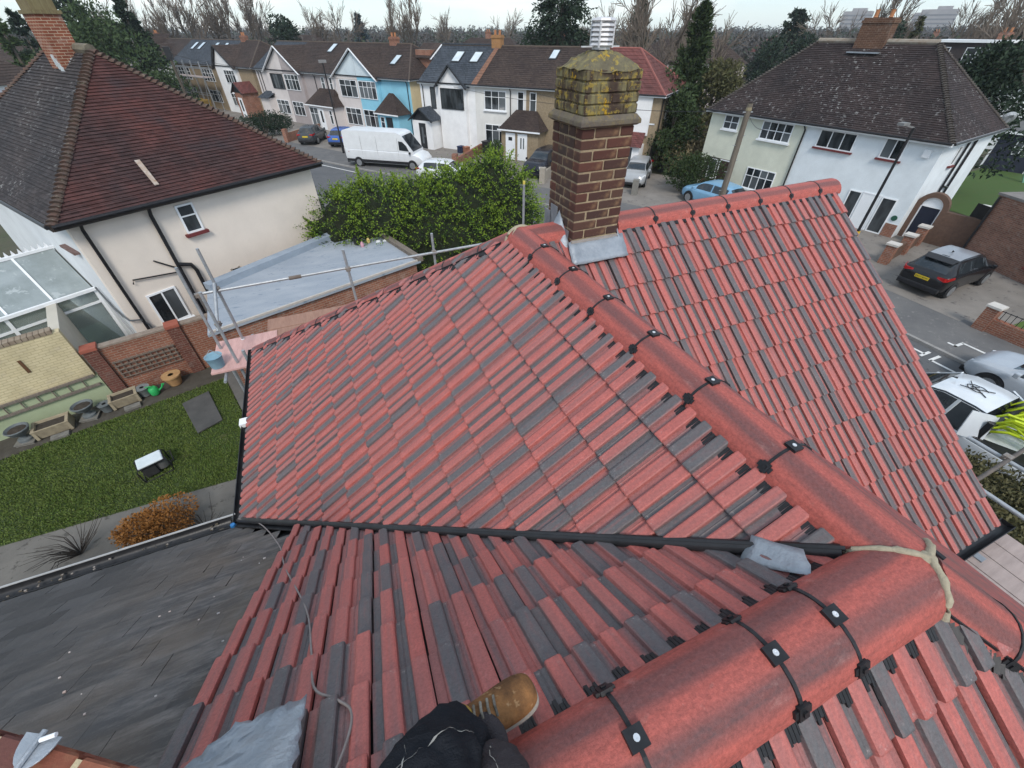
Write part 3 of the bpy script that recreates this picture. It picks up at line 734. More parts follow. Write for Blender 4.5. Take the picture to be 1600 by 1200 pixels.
# a slate pointing tool / lead dresser resting on the brickwork
br = thing('metal_bracket', 'grey half-round metal bracket with a rib lying on the corner bricks', 'bracket', (-.915, .60, 7.562), -.5); br.scale = (.72, .72, .72)
b = MB(); pts = [(-.062, .02, 0)] + [(.062 * math.cos(R(t)), .02 + .085 * math.sin(R(t)) * 1.0, 0) for t in range(180, 361, 15)]
b.prism(pts, (0, 0, .006)); b.obj('plate', MLEAD, br, bevel=.002)
b = MB(); b.tube([(0, .03, .012), (0, -.03, .014), (0, -.11, .012)], .009, 8); b.obj('rib', MLEAD, br)
b = MB(); b.tube([(.012, .005, .018), (.052, .022, .022)], .007, 8); b.obj('chalk_stub', MUPVC, br)
# ---------------- cable ----------------
def curve_tube(name, pts, r, m, n=60, parent=None):
    P = [Vector(p) for p in pts]; out = []
    for i in range(n + 1):
        t = i / n * (len(P) - 1); k_ = min(int(t), len(P) - 2); f = t - k_
        a, b_, c, d_ = P[max(k_ - 1, 0)], P[k_], P[k_ + 1], P[min(k_ + 2, len(P) - 1)]
        out.append(.5 * ((2 * b_) + (-a + c) * f + (2 * a - 5 * b_ + 4 * c - d_) * f * f + (-a + 3 * b_ - 3 * c + d_) * f ** 3))
    m_ = MB(); m_.tube(out, r, 6); return m_.obj(name, m, parent, smooth=70)
cb_ = [(-1.60, 3.16, 5.10), (-1.33, 2.86, p5z(2.86) + .03), (-.98, 2.15, p5z(2.15) + .035), (-.83, 1.72, p5z(1.72) + .045), (-.60, 1.17, p5z(1.17) + .045), (-.52, .86, p5z(.86) + .045), (-.475, .66, p5z(.66) + .045), (-.39, .57, p5z(.57) + .045), (-.335, .49, p5z(.49) + .045), (-.36, .36, p5z(.36) + .05), (-.45, .14, 7.5)]
tag(curve_tube('cable', cb_, .0046, mat('cable_grey', (.27, .24, .23), (.2, .17, .16), 20, .7)), 'thin grey cable trailing down the tiles to the valley corner', 'cable')
bc = MB(); bc.lathe([(.03, 0), (.022, .05), (.008, .05)], 8, (-1.66, 3.13, 5.03)); bc.obj('blue_cap', mat('blue_plastic', (.03, .17, .42), None, 9, .4), old)
# ---------------- the roofer's leg ----------------
per = thing('person', 'roofer in dark work trousers with tan leather boot kneeling on tiles', 'person', (0, 0, 0))
def skin_obj(name, verts, edges, radii, m, parent, sub=2):
    me = bpy.data.meshes.new(name); me.from_pydata(verts, edges, []); o = bpy.data.objects.new(name, me); col.objects.link(o); o.parent = parent
    o.modifiers.new('skin', 'SKIN'); sv_ = me.skin_vertices[0].data
    for i, r_ in enumerate(radii): sv_[i].radius = r_ if isinstance(r_, tuple) else (r_, r_)
    sv_[0].use_root = True
    s_ = o.modifiers.new('sub', 'SUBSURF'); s_.levels = sub; s_.render_levels = sub
    me.materials.append(m); me.polygons.foreach_set('use_smooth', [True] * len(me.polygons)); o.modifiers['skin'].use_smooth_shade = True
    return o
def clothmat(name, c):
    t = NT(name); v = t.coord(); k = t.mix(t.noise(v, 9, 5, .6), c, tuple(x * 1.9 for x in c))
    t.bump(t.math('ADD', t.math('MULTIPLY', t.noise(t.coord((1, 2.5, 1)), 8, 4, .5), 1.2), t.math('MULTIPLY', t.noise(v, 300, 2, .5), .12)), .9, .03)
    return t.out(k, .92, 0, .15)
MTRO = clothmat('work_trouser', (.011, .012, .015)); MTRO2 = clothmat('work_trouser_side', (.035, .030, .032))
MTHR = mat('seam_thread', (.42, .40, .36), (.3, .28, .25), 30, .8, bump=0)
MBOOT = mat('tan_leather', (.27, .125, .045), (.10, .048, .020), 11, .8, bump=.7, c3=(.36, .22, .11), s3=26, lo=.36, hi=.6)
MSOLE = mat('boot_sole', (.35, .32, .28), (.2, .18, .16), 20, .8)
# knee up towards the camera, shin down to the ankle
KN = (-.085, .205, 7.80)
tv = [(-.34, -.24, 7.60), (-.26, -.04, 7.70), (-.18, .085, 7.745), (-.110, .155, 7.735), (-.075, .195, 7.65), (-.05, .218, 7.56), (-.03, .228, 7.50)]
te = [(i, i + 1) for i in range(6)]
leg = skin_obj('trouser_leg', tv, te, [(.145, .125), (.128, .11), (.112, .10), (.098, .092), (.090, .084), (.086, .080), (.082, .074)], MTRO, per)
dt = bpy.data.textures.new('folds', 'CLOUDS'); dt.noise_scale = .055; md = leg.modifiers.new('folds', 'DISPLACE'); md.texture = dt; md.strength = .045; md.mid_level = .5; md.texture_coords = 'LOCAL'
leg.modifiers['sub'].render_levels = 3; leg.modifiers['sub'].levels = 3
pd = skin_obj('trouser_side', [(-.12, -.26, 7.53), (-.04, -.08, 7.63), (.005, .04, 7.66), (.022, .115, 7.62), (.018, .165, 7.54)], [(i, i + 1) for i in range(4)], [.11, .10, .085, .075, .062], MTRO2, per, 3)
md = pd.modifiers.new('folds', 'DISPLACE'); md.texture = dt; md.strength = .030; md.texture_coords = 'LOCAL'
fo = skin_obj('trouser_cuff', [(-.105, .232, 7.53), (-.05, .268, 7.505), (.015, .258, 7.495), (.055, .210, 7.505), (.035, .160, 7.52)], [(i, i + 1) for i in range(4)], [.032, .034, .036, .034, .03], MTRO2, per, 2)
# boot: lofted
def loft(name, secs, m, parent, n=14, smooth=True):
    b = MB(); vs = []; fs = []
    for (c, ax, w, h) in secs:
        c = Vector(c); ax = Vector(ax).normalized(); r_ = ax.cross(Vector((0, 0, 1))).normalized(); u_ = r_.cross(ax)
        for i in range(n):
            t = 2 * math.pi * i / n; ct, st_ = math.cos(t), math.sin(t)
            vs.append(c + r_ * w * ct + u_ * h * (st_ if st_ > 0 else max(st_, -.55)))
    for k_ in range(len(secs) - 1):
        for i in range(n): fs.append((k_ * n + i, k_ * n + (i + 1) % n, (k_ + 1) * n + (i + 1) % n, (k_ + 1) * n + i))
    fs += [tuple(range(n)), tuple(range((len(secs) - 1) * n, len(secs) * n))]
    b.add(vs, fs); o = b.obj(name, m, parent, smooth=70); s_ = o.modifiers.new('sub', 'SUBSURF'); s_.levels = 2; s_.render_levels = 2; return o
bt0 = Vector((-.06, .250, 7.452)); bd_ = Vector((.90, .10, .02)).normalized()
secs = [(bt0 + bd_ * x + Vector((0, 0, zq)), bd_, w, h) for x, zq, w, h in [(-.03, 0.02, .030, .04), (0, .02, .040, .075), (.05, .018, .044, .080), (.095, .008, .045, .062), (.14, 0, .050, .050), (.19, -.004, .051, .044), (.225, -.006, .044, .036), (.245, -.006, .028, .024)]]
loft('boot', secs, MBOOT, per)
secs = [(bt0 + bd_ * x + Vector((0, 0, -.030)), bd_, w, .014) for x, w in [(-.035, .030), (0, .044), (.06, .046), (.12, .049), (.19, .056), (.228, .050), (.25, .032)]]
loft('boot_sole', secs, MSOLE, per)
lc = MB()
for i in range(5):
    c = bt0 + bd_ * (.055 + .018 * i) + Vector((0, 0, .094 - .010 * i)); lc.tube([c + Vector((0, -.022, -.004)), c + Vector((0, 0, .006)), c + Vector((.004, .022, -.004))], .0035, 6)
lc.obj('boot_lace', mat('lace', (.30, .27, .22), (.08, .07, .06), 40, .9), per)
tg = MB(); tg.tube([(bt0 + Vector((.030 + .032 * math.cos(R(t)), .010 + .028 * math.sin(R(t)), .080 + .010 * math.sin(R(t))))) for t in range(-10, 200, 15)], .011, 8); tg.obj('boot_collar', mat('boot_padding', (.42, .27, .05), (.3, .18, .04), 30, .85), per, smooth=70)
def seam_strip(pts, target, w=.0022):
    """stitched seam laid on the cloth"""
    b = MB(); n = 48; vs = []; fs = []; P = [Vector(p) for p in pts]
    for i in range(n + 1):
        t_ = i / n * (len(P) - 1); k_ = min(int(t_), len(P) - 2); q_ = P[k_].lerp(P[k_ + 1], t_ - k_); d = (P[k_ + 1] - P[k_]).normalized(); s_ = d.cross(Vector((0, -.3, 1))).normalized() * w / 2
        vs += [q_ - s_, q_ + s_]
        if i < n and i % 2 == 0 or i < n: fs.append((2 * i, 2 * i + 1, 2 * i + 3, 2 * i + 2))
    b.add(vs, fs); o = b.obj('seam', MTHR, per); m_ = o.modifiers.new('wrap', 'SHRINKWRAP'); m_.target = target; m_.wrap_method = 'NEAREST_SURFACEPOINT'; m_.wrap_mode = 'ABOVE_SURFACE'; m_.offset = .0025; return o
seam_strip([(-.33, .05, 7.84), (-.22, .16, 7.86), (-.13, .22, 7.83), (-.05, .22, 7.75), (-.02, .20, 7.66)], leg)
seam_strip([(-.26, .0, 7.86), (-.17, .07, 7.87), (-.08, .10, 7.84), (-.02, .10, 7.78)], leg)
seam_strip([(-.12, .25, 7.80), (-.13, .19, 7.86), (-.15, .10, 7.88)], leg); seam_strip([(-.22, .20, 7.80), (-.25, .10, 7.84)], leg, .006)
seam_strip([(.02, .20, 7.66), (.05, .12, 7.72), (.05, .02, 7.75), (.02, -.1, 7.72)], pd)
# ---------------- scaffolding ----------------
MBOARD = mat('pink_ply_board', (.58, .36, .33), (.46, .27, .25), 3, .85, bump=.3, sc=(6, 1, 1), c3=(.40, .26, .23), s3=14)
MBOARD2 = mat('brown_board', (.32, .19, .14), (.25, .14, .105), 3, .85, bump=.4, sc=(6, 1, 1))
MBOARD3 = mat('grey_board', (.40, .33, .31), (.31, .255, .24), 3, .85, bump=.4, sc=(1, 6, 1))
def tubeobj(name, p, q, label=None, cat=None, parent=None, r=.024, m=MGALV):
    b = MB(); b.tube([p, q], r, 12); o = b.obj(name, m, parent, smooth=50)
    if label: tag(o, label, cat)
    return o
def coupler(p, parent, ax=0):
    b = MB(); b.box(p[0] - .04, p[0] + .04, p[1] - .04, p[1] + .04, p[2] - .035, p[2] + .035); b.tube([(p[0] - .06, p[1], p[2]), (p[0] + .06, p[1], p[2])], .013, 6); return b.obj('coupler', mat('rusty_coupler', (.30, .29, .28), (.22, .15, .10), 25, .6, .5), parent, bevel=.008)
sc_ = thing('scaffold', 'grey scaffold rail and standards along the far left eaves', 'scaffold')
rail0, rail1 = Vector((-2.35, 7.66, 5.50)), Vector((3.4, 7.80, 5.50))
tubeobj('rail', rail0, rail1, parent=sc_)
for x, y, z0, z1 in [(-2.02, 7.72, 4.2, 6.20), (-2.36, 7.55, 0, 6.02), (-2.06, 6.98, 0, 5.82), (-1.78, 6.52, 0, 4.98), (.07, 7.67, 4.2, 5.86), (1.70, 7.80, 4.2, 5.86)]:
    tubeobj('standard', (x, y, z0), (x, y, z1), parent=sc_)
tubeobj('brace', (-2.02, 7.70, 5.62), (-2.12, 7.05, 5.10), parent=sc_, r=.026); tubeobj('transom', (-2.25, 6.6, 4.42), (-2.25, 7.9, 4.42), parent=sc_)
tubeobj('transom', (-1.9, 6.55, 4.42), (-1.9, 7.95, 4.42), parent=sc_)
for p in [(-2.02, 7.69, 5.52), (-2.3, 7.62, 5.5), (.07, 7.67, 5.5), (1.70, 7.78, 5.5), (-2.08, 7.1, 5.2)]: coupler(p, sc_)
sl_ = MB(); sl_.tube([(-.92, 7.69, 5.50), (-.72, 7.695, 5.50)], .032, 10); sl_.obj('sleeve', mat('brown_sleeve', (.16, .13, .11)), sc_)
ft = MB(); ft.lathe([(.06, 0), (.06, .01), (.03, .014), (.03, .05)], 8, (-2.02, 7.72, 4.47)); ft.obj('base_plate', MUPVC, sc_)
def board(x0, x1, y0, y1, z0, label, m, rz=0, group=None):
    b = MB(); b.box(x0, x1, y0, y1, z0, z0 + .038); return tag(b.obj('scaffold_board', m, bevel=.004), label, 'board', group)
board(-2.45, -1.45, 6.82, 7.82, 4.46, 'pale pink ply sheet on the scaffold corner past the hip end', MBOARD)
board(-1.62, 3.2, 7.05, 7.46, 4.452, 'brown scaffold plank closest to the hip beside the flat roof', MBOARD2)
board(-1.62, 3.2, 7.47, 7.88, 4.446, 'brown scaffold plank in the middle beside the flat roof', MBOARD2)
board(-1.62, 3.2, 7.89, 8.30, 4.452, 'brown scaffold plank outermost beside the flat roof', MBOARD2)
s2 = thing('scaffold', 'galvanised scaffold tubes and dark brace beside the front gable', 'scaffold')
tubeobj('tube', (6.49, .96, 5.0), (6.49, -2.5, 5.0), parent=s2); tubeobj('tube', (5.74, .56, 5.0), (5.78, -2.5, 4.93), parent=s2)
MRUST = mat('dark_tube', (.10, .09, .085), (.16, .13, .11), 14, .6, .3)
tubeobj('brace', (5.64, .54, 4.97), (7.4, .58, 5.10), parent=s2, m=MRUST, r=.022); coupler((6.49, .585, 5.03), s2); coupler((5.74, .51, 5.0), s2)
tubeobj('standard', (6.52, -.9, 0), (6.52, -.9, 6.0), parent=s2)
for i, (x0, nm) in enumerate(((4.66, 'scaffold plank tucked against the front eaves gutter with a metal end band'), (4.90, 'second scaffold plank out from the front eaves'), (5.14, 'third scaffold plank out from the front eaves'), (5.38, 'outermost scaffold plank below the gable corner'))):
    o = board(x0, x0 + .225, -2.6, .30 - .02 * i, 4.80 - .004 * i, nm, MBOARD3)
ch_ = MB(); ch_.box(4.98, 5.06, -.02, .06, 4.835, 4.85); ch_.obj('nail_plate', MLEAD, bpy.data.objects['scaffold_board'] if False else o)
# ---------------- building helpers ----------------
def rooftile_mat(name, c, c2, c3=None, spots=None, course=.062, vscale=1.):
    """weathered small-tile covering; joints and weathering only, the courses are geometry"""
    t = NT(name); v = t.coord(); sx = t.n('ShaderNodeSeparateXYZ'); t.l(v, sx.inputs[0])
    k = t.mix(t.ramp(t.noise(v, .45 * vscale, 5, .65), [(.38, 0.), (.62, 1.)]), c, c2)
    b = t.n('ShaderNodeTexBrick'); b.inputs['Scale'].default_value = 1; b.inputs['Brick Width'].default_value = .17; b.inputs['Row Height'].default_value = course; b.inputs['Mortar Size'].default_value = .004
    cb = t.n('ShaderNodeCombineXYZ'); t.l(t.math('ADD', sx.outputs[0], sx.outputs[1]), cb.inputs[0]); t.l(sx.outputs[2], cb.inputs[1]); t.l(cb.outputs[0], b.inputs['Vector'])
    b.inputs['Color1'].default_value = (.72, .72, .72, 1); b.inputs['Color2'].default_value = (1.15, 1.15, 1.15, 1); b.inputs['Mortar'].default_value = (.45, .45, .45, 1)
    k = t.mix(1., k, b.outputs[0], 'MULTIPLY')
    if c3: k = t.mix(t.ramp(t.noise(v, .8, 3, .5), [(.52, 0.), (.68, .8)]), k, c3)
    if spots:
        m = t.math('MULTIPLY', t.ramp(t.noise(v, 5.5, 6, .75), [(.57, 0.), (.64, 1.)]), t.ramp(t.noise(v, .5, 3, .5), [(.42, .15), (.6, 1.)]))
        k = t.mix(t.math('MULTIPLY', m, .75), k, spots)
    t.bump(t.noise(v, 25, 4, .7), .4, .015); return t.out(k, .88, 0, .2)
def renderm(name, c, bump=.4, scale=1.1): return mat(name, c, tuple(x * .86 for x in c), scale, .92, bump=bump, bd=.012, c3=tuple(x * .93 for x in c), s3=7)
def brickwall_mat(name, c1, c2, mo, bw=.225, rh=.075):
    t = NT(name); v = t.coord(); sx = t.n('ShaderNodeSeparateXYZ'); t.l(v, sx.inputs[0])
    cb = t.n('ShaderNodeCombineXYZ'); t.l(t.math('ADD', sx.outputs[0], sx.outputs[1]), cb.inputs[0]); t.l(sx.outputs[2], cb.inputs[1])
    b = t.n('ShaderNodeTexBrick'); t.l(cb.outputs[0], b.inputs['Vector']); b.inputs['Scale'].default_value = 1
    b.inputs['Brick Width'].default_value = bw; b.inputs['Row Height'].default_value = rh; b.inputs['Mortar Size'].default_value = .008
    for i_, c_ in (('Color1', c1), ('Color2', c2), ('Mortar', mo)): b.inputs[i_].default_value = (*c_, 1)
    k = t.mix(t.ramp(t.noise(v, 1.6, 5, .65), [(.4, 0.), (.7, .45)]), b.outputs[0], tuple(x * .5 for x in c1))
    k = t.mix(t.ramp(t.noise(v, 3.1, 5, .7), [(.55, 0.), (.7, .4)]), k, (.36, .31, .27))
    t.bump(t.math('ADD', b.outputs['Fac'], t.noise(v, 30, 3, .7)), -.5, .01); return t.out(k, .92, 0, .15)
MRB = brickwall_mat('garden_brick', (.22, .085, .055), (.30, .12, .075), (.30, .25, .2))
MBRN = rooftile_mat('brown_roof', (.046, .034, .031), (.066, .048, .041), course=.07)
MSLG = rooftile_mat('slate_grey_roof', (.050, .060, .075), (.065, .075, .090), course=.12)
MREDR = rooftile_mat('red_brown_roof', (.15, .055, .050), (.11, .045, .042), course=.2)
MBLKF = mat('anthracite_frame', (.018, .020, .023), (.03, .032, .035), 4, .4, bump=0)
def window(root, x0, x1, z0, z1, cols=2, top=.3, fm=None, y=0., sill=None, face='f', bars=None, name='window'):
    """framed window on a facade; face f = front (normal -y), l = left end (normal -x), r = right end (normal +x)"""
    fm = fm or MUPVC; fw = .055
    def T(u, d, z):      # d = distance proud of the wall
        if face == 'f': return (u, y - d, z)
        if face == 'l': return (y - d, u, z)
        if face == 'r': return (y + d, u, z)
        return (u, y + d, z)
    def bx(b, u0, u1, d0, d1, za, zb):
        p, q = T(u0, d0, za), T(u1, d1, zb); b.box(min(p[0], q[0]), max(p[0], q[0]), min(p[1], q[1]), max(p[1], q[1]), za, zb)
    f = MB()
    bx(f, x0, x1, .003, .05, z0, z0 + fw); bx(f, x0, x1, .003, .05, z1 - fw, z1); bx(f, x0, x0 + fw, .003, .05, z0 + fw, z1 - fw); bx(f, x1 - fw, x1, .003, .05, z0 + fw, z1 - fw)
    w = (x1 - x0 - fw) / cols; zt_ = z1 - fw - (z1 - z0) * top if top else None
    for i in range(1, cols): c = x0 + fw / 2 + i * w; bx(f, c - fw * .4, c + fw * .4, .003, .046, z0 + fw, z1 - fw)
    if top: bx(f, x0 + fw, x1 - fw, .003, .042, zt_ - fw * .35, zt_ + fw * .35)
    o = f.obj(name, fm, root)
    for i in range(cols):
        a = x0 + fw / 2 + i * w + fw * .4; b_ = a + w - fw * .8
        for za, zb in (((z0 + fw, zt_ - fw * .35), (zt_ + fw * .35, z1 - fw)) if top else ((z0 + fw, z1 - fw),)):
            g = MB(); bx(g, a, b_, .004, .018, za, zb); g.obj('pane', MGLASS, o)
    if sill:
        g = MB(); bx(g, x0 - .08, x1 + .08, .002, .14, z0 - .09, z0 - .003); g.obj('sill', sill, o)
    return o
def door(root, x0, x1, z0, z1, m, y=0., glaz=None, frame=True):
    d = MB(); d.box(x0 + .06, x1 - .06, y - .045, y - .003, z0, z1 - .06); o = d.obj('door', m, root)
    if frame:
        f = MB(); f.box(x0, x0 + .058, y - .06, y - .004, z0, z1).box(x1 - .058, x1, y - .06, y - .004, z0, z1).box(x0 + .058, x1 - .058, y - .06, y - .004, z1 - .058, z1); f.obj('frame', MUPVC if m is not MBLKF else MBLKF, o)
    for (a, b_, c, e_) in (glaz or []):
        g = MB(); g.box(x0 + (x1 - x0) * a, x0 + (x1 - x0) * b_, y - .055, y - .046, z0 + (z1 - z0) * c, z0 + (z1 - z0) * e_); g.obj('pane', MGLASS, o)
    h = MB(); h.tube([(x1 - .14, y - .075, z0 + .95), (x1 - .14, y - .075, z0 + 1.15)], .012, 6); h.obj('handle', MSCREW, o); return o
def pipe(root, pts, r=.04, m=None): b = MB(); b.tube(pts, r, 8); return b.obj('downpipe', m or MBLK, root, smooth=50)
def rooflight(root, x0, x1, y0, y1, zf, name='rooflight'):
    """zf(y) gives roof height"""
    b = MB(); pl = [(x0, y0, zf(y0) + .03), (x1, y0, zf(y0) + .03), (x1, y1, zf(y1) + .03), (x0, y1, zf(y1) + .03)]; b.prism(pl, (0, 0, .06)); o = b.obj(name, MBLKF, root)
    e_ = .08; b = MB(); pl = [(x0 + e_, y0 + e_, zf(y0 + e_) + .095), (x1 - e_, y0 + e_, zf(y0 + e_) + .095), (x1 - e_, y1 - e_, zf(y1 - e_) + .095), (x0 + e_, y1 - e_, zf(y1 - e_) + .095)]; b.prism(pl, (0, 0, .012)); b.obj('pane', MSKYL, o); return o
def solid_roof(root, pts, faces, m, name='roof', n=24, t=.025):
    b = MB()
    for (e0, e1, r0, r1) in faces: b.courses(pts[e0], pts[e1], pts[r0], pts[r1], n, t)
    return b.obj(name, m, root)
def eaves(root, segs, m=None, gm=None):
    b = MB()
    for p, q in segs: b.bar(p, q, .05, .16)
    b.obj('fascia', m or MUPVC, root)
    g = MB()
    for p, q in segs:
        d = (Vector(q) - Vector(p)).normalized(); s = d.cross(Vector((0, 0, 1))) * .08; g.tube([Vector(p) + s + Vector((0, 0, .05)), Vector(q) + s + Vector((0, 0, .05))], .055, 6)
    g.obj('gutter', gm or MBLK, root)
def stack(root, x0, x1, y0, y1, z0, z1, m=None, pots=2):
    b = MB(); b.box(x0, x1, y0, y1, z0, z1); b.box(x0 - .05, x1 + .05, y0 - .05, y1 + .05, z1 - .22, z1 - .10); o = b.obj('chimney', m or MRB, root)
    for i in range(pots):
        p = MB(); p.lathe([(.10, 0), (.12, .03), (.10, .06), (.10, .3), (.12, .34)], 10, (x0 + (x1 - x0) * (i + .5) / pots, (y0 + y1) / 2, z1)); p.obj('chimney_pot', mat('terracotta', (.42, .19, .09)), o)
    return o
# ---------------- cream neighbour (left) ----------------
cre = thing('house', 'cream rendered house with weathered dark red hipped roof left of our roof', 'house', (-6.51, 14.915, 0), math.atan2(.543, .84))
CW, CLn = 7.5, 11.1; ze, zr_ = 4.95, 8.32; ov = .32
MCRE = renderm('cream_render', (.76, .68, .60), .35, .5); MBLUW = renderm('blue_white_render', (.66, .69, .71), .3)
b = MB(); b.box(0, CW, 0, .25, 0, ze); b.box(CW - .25, CW, .25, CLn, 0, ze); b.box(.25, CW - .25, CLn - .25, CLn, 0, ze); b.obj('wall', MCRE, cre)
b = MB(); b.box(0, .25, .252, CLn, 0, ze); b.obj('rear_wall', MBLUW, cre)
hx = CW / 2; hr = hx + ov
q = {'s': (-ov, -ov, ze), 'e': (CW + ov, -ov, ze), 'n': (CW + ov, CLn + ov, ze), 'w': (-ov, CLn + ov, ze), 'a': (hx, -ov + hr, zr_), 'b': (hx, CLn + ov - hr, zr_)}
MCR1 = rooftile_mat('cream_roof_red', (.100, .040, .036), (.056, .033, .033), (.042, .033, .036)); MCR2 = rooftile_mat('cream_roof_dark', (.040, .036, .038), (.058, .048, .047), None, (.33, .33, .32))
rf = MB(); rf.courses(q['s'], q['e'], q['a'], q['a'], 46, .028); rf.courses(q['e'], q['n'], q['a'], q['b'], 46, .028); rf.courses(q['n'], q['w'], q['b'], q['b'], 46, .028); roof = stuff(rf.obj('roof', MCR1, cre))
rf = MB(); rf.courses(q['w'], q['s'], q['b'], q['a'], 46, .028); stuff(rf.obj('rear_roof', MCR2, cre))
def bonnets(root, p, q_, n, m, r=.11, name='hip_tiles'):
    p, q_ = Vector(p), Vector(q_); d = (q_ - p) / n; b = MB(); dn = d.normalized(); s = dn.cross(Vector((0, 0, 1))).normalized(); u = s.cross(dn)
    for i in range(n):
        c = p + d * i; vs = []
        for e_, rr, lift in ((0, r * random.uniform(.9, 1.1), .06), (1.15, r * .75, .0)):
            for k_ in range(6):
                t = math.pi * k_ / 5; vs.append(c + d * e_ + s * (-rr * 1.3 * math.cos(t)) + u * (rr * .8 * math.sin(t) + lift - .05))
        b.add(vs, [(k_, k_ + 1, 7 + k_, 6 + k_) for k_ in range(5)] + [tuple(range(6))])
    return stuff(b.obj(name, m, root))
MBON = mat('bonnet_tile', (.10, .055, .042), (.075, .06, .05), 5, .9, c3=(.2, .17, .13), s3=9)
bonnets(cre, q['s'], q['a'], 44, MBON); bonnets(cre, q['e'], q['a'], 44, MBON); bonnets(cre, q['w'], q['b'], 44, MBON)
b = MB(); b.tube([q['a'], (q['a'][0], (q['a'][1] + q['b'][1]) / 2, zr_ + .02), q['b']], .15, 8); b.obj('ridge', mat('mossy_ridge', (.17, .15, .11), (.09, .08, .065), 4, .95), cre)
eaves(cre, [((-ov, -ov, ze - .05), (CW + ov, -ov, ze - .05)), ((-ov, CLn + ov, ze - .05), (-ov, -ov, ze - .05))], mat('dark_fascia', (.05, .04, .035)))
ch2 = MB(); ch2.box(hx - .62, hx + .02, 4.75, 5.75, 7.4, 9.15)
ch2 = ch2.obj('chimney', brickwall_mat('stack_brick', (.19, .062, .04), (.25, .085, .05), (.42, .33, .24)), cre)
b = MB(); b.box(hx - .67, hx + .07, 4.70, 5.80, 9.15, 9.24); b.box(hx - .60, hx + .0, 4.78, 5.72, 9.24, 9.75); b.obj('capping', mat('mossy_cap', (.20, .17, .09), (.12, .09, .05), 8, .95, sc=(3, 3, .3)), ch2)
b = MB()
for i in range(5): b.box(hx - .64 - .015, hx - .62, 4.66 + .10 * i, 4.80 + .10 * i, 7.62 + .07 * i, 7.80 + .1 * i)
for i in range(6): b.box(hx - .62 + .06 * i - .02, hx - .62 + .06 * i + .10, 4.735, 4.75, 7.65 + .05 * i, 7.80 + .06 * i)
b.obj('flashing', mat('bright_lead', (.45, .50, .52), (.6, .63, .65), 9, .5, .2), ch2)
b = MB(); b.prism([(2.42, .62, 5.86), (2.56, .62, 5.86), (2.52, -.02, 5.30), (2.40, -.02, 5.30)], (0, 0, .025)); b.obj('repair_patch', mat('patch_metal', (.45, .40, .36), (.25, .16, .10), 6, .7), cre)
window(cre, 2.60, 3.12, 3.80, 4.66, 1, .34, sill=mat('red_sill', (.15, .03, .03), None, 9, .6))
window(cre, .68, 1.52, 1.33, 2.44, 2, 0, sill=MUPVC)
b = MB(); b.box(3.36, 3.62, -.03, -.002, 2.0, 2.28); b.obj('vent', MBLK, cre)
for x in (3.33, 3.60): b = MB(); b.box(x, x + .05, -.06, -.003, 1.98, 2.32); b.obj('vent_post', mat('vent_wood', (.30, .27, .23)), cre)
pipe(cre, [(.26, -.30, 4.93), (.26, -.10, 4.65), (.26, -.08, .1)], .045)
pipe(cre, [(1.90, -.28, 4.9), (1.90, -.10, 4.6), (1.90, -.08, 3.05), (1.90, -.08, .2)], .055)
pipe(cre, [(1.92, -.09, 3.05), (2.25, -.09, 2.92), (2.32, -.09, 2.7), (2.32, -.09, .3)], .06)
pipe(cre, [(.58, -.06, 2.90), (.62, -.06, 3.02), (1.9, -.06, 2.80)], .022); pipe(cre, [(1.36, -.06, 3.36), (1.9, -.06, 2.90)], .022)
pipe(cre, [(-.06, 1.25, 2.7), (-.06, .75, 2.15), (-.06, .25, 2.0), (-.04, -.10, 1.95), (.22, -.10, 1.85), (.34, -.10, 1.6), (.36, -.09, .2)], .026, mat('grey_pipe', (.10, .11, .12)))
pipe(cre, [(-.06, 1.05, 2.4), (-.06, .35, .9), (-.06, .12, .2)], .02, mat('grey_pipe2', (.35, .36, .38)))
for z_, y_, x_ in ((4.62, 2.0, 0), (4.0, 1.0, 0)):
    b = MB(); b.box(-.14, -.003, y_ - .55, y_ + .55, z_ - .06, z_); b.obj('rear_sill', mat('worn_sill', (.13, .075, .065), (.2, .14, .13), 12, .8), cre)
# conservatory
con = thing('conservatory', 'white framed conservatory with grey glazed roof behind the cream house', 'conservatory', (-6.51, 14.915, 0), math.atan2(.543, .84))
yc0, yc1, xc0, zc0, zc1 = 1.85, 5.2, -3.6, 2.5, 3.42; ym = (yc0 + yc1) / 2
MPOLY = mat('grey_polycarbonate', (.30, .34, .35), (.20, .235, .235), 1.2, .3, bump=.15, c3=(.38, .42, .43), s3=3)
bars = [-.02, -1.05, -2.1, -3.0]
for i in range(3):
    x1_, x0_ = bars[i] - .03, bars[i + 1] + .03; xr = max(x0_, -2.35)
    b = MB(); b.prism([(x0_, yc0, zc0), (x1_, yc0, zc0), (min(x1_, -.03), ym, zc1), (min(xr, x1_ - .01), ym, zc1)], (0, 0, .02)); b.obj('roof_panel', MPOLY, con)
    b = MB(); b.prism([(x0_, yc1, zc0), (x1_, yc1, zc0), (min(x1_, -.03), ym, zc1), (min(xr, x1_ - .01), ym, zc1)], (0, 0, .02)); b.obj('roof_panel', MPOLY, con)
b = MB(); b.prism([(xc0, yc0, zc0), (xc0, yc1, zc0), (-2.35, ym, zc1)], (0, 0, .02)); b.obj('roof_panel', MPOLY, con)
b = MB()
for i, x in enumerate(bars[1:]): b.bar((x, yc0, zc0 + .03), (max(x, -2.35), ym, zc1 + .03), .06, .05); b.bar((x, yc1, zc0 + .03), (max(x, -2.35), ym, zc1 + .03), .06, .05)
b.bar((xc0, yc0, zc0 + .03), (-2.35, ym, zc1 + .03), .07, .05); b.bar((-2.35, ym, zc1 + .05), (0, ym, zc1 + .05), .10, .08); b.bar((xc0, ym, zc0 + .03), (-2.35, ym, zc1 + .03), .06, .05)
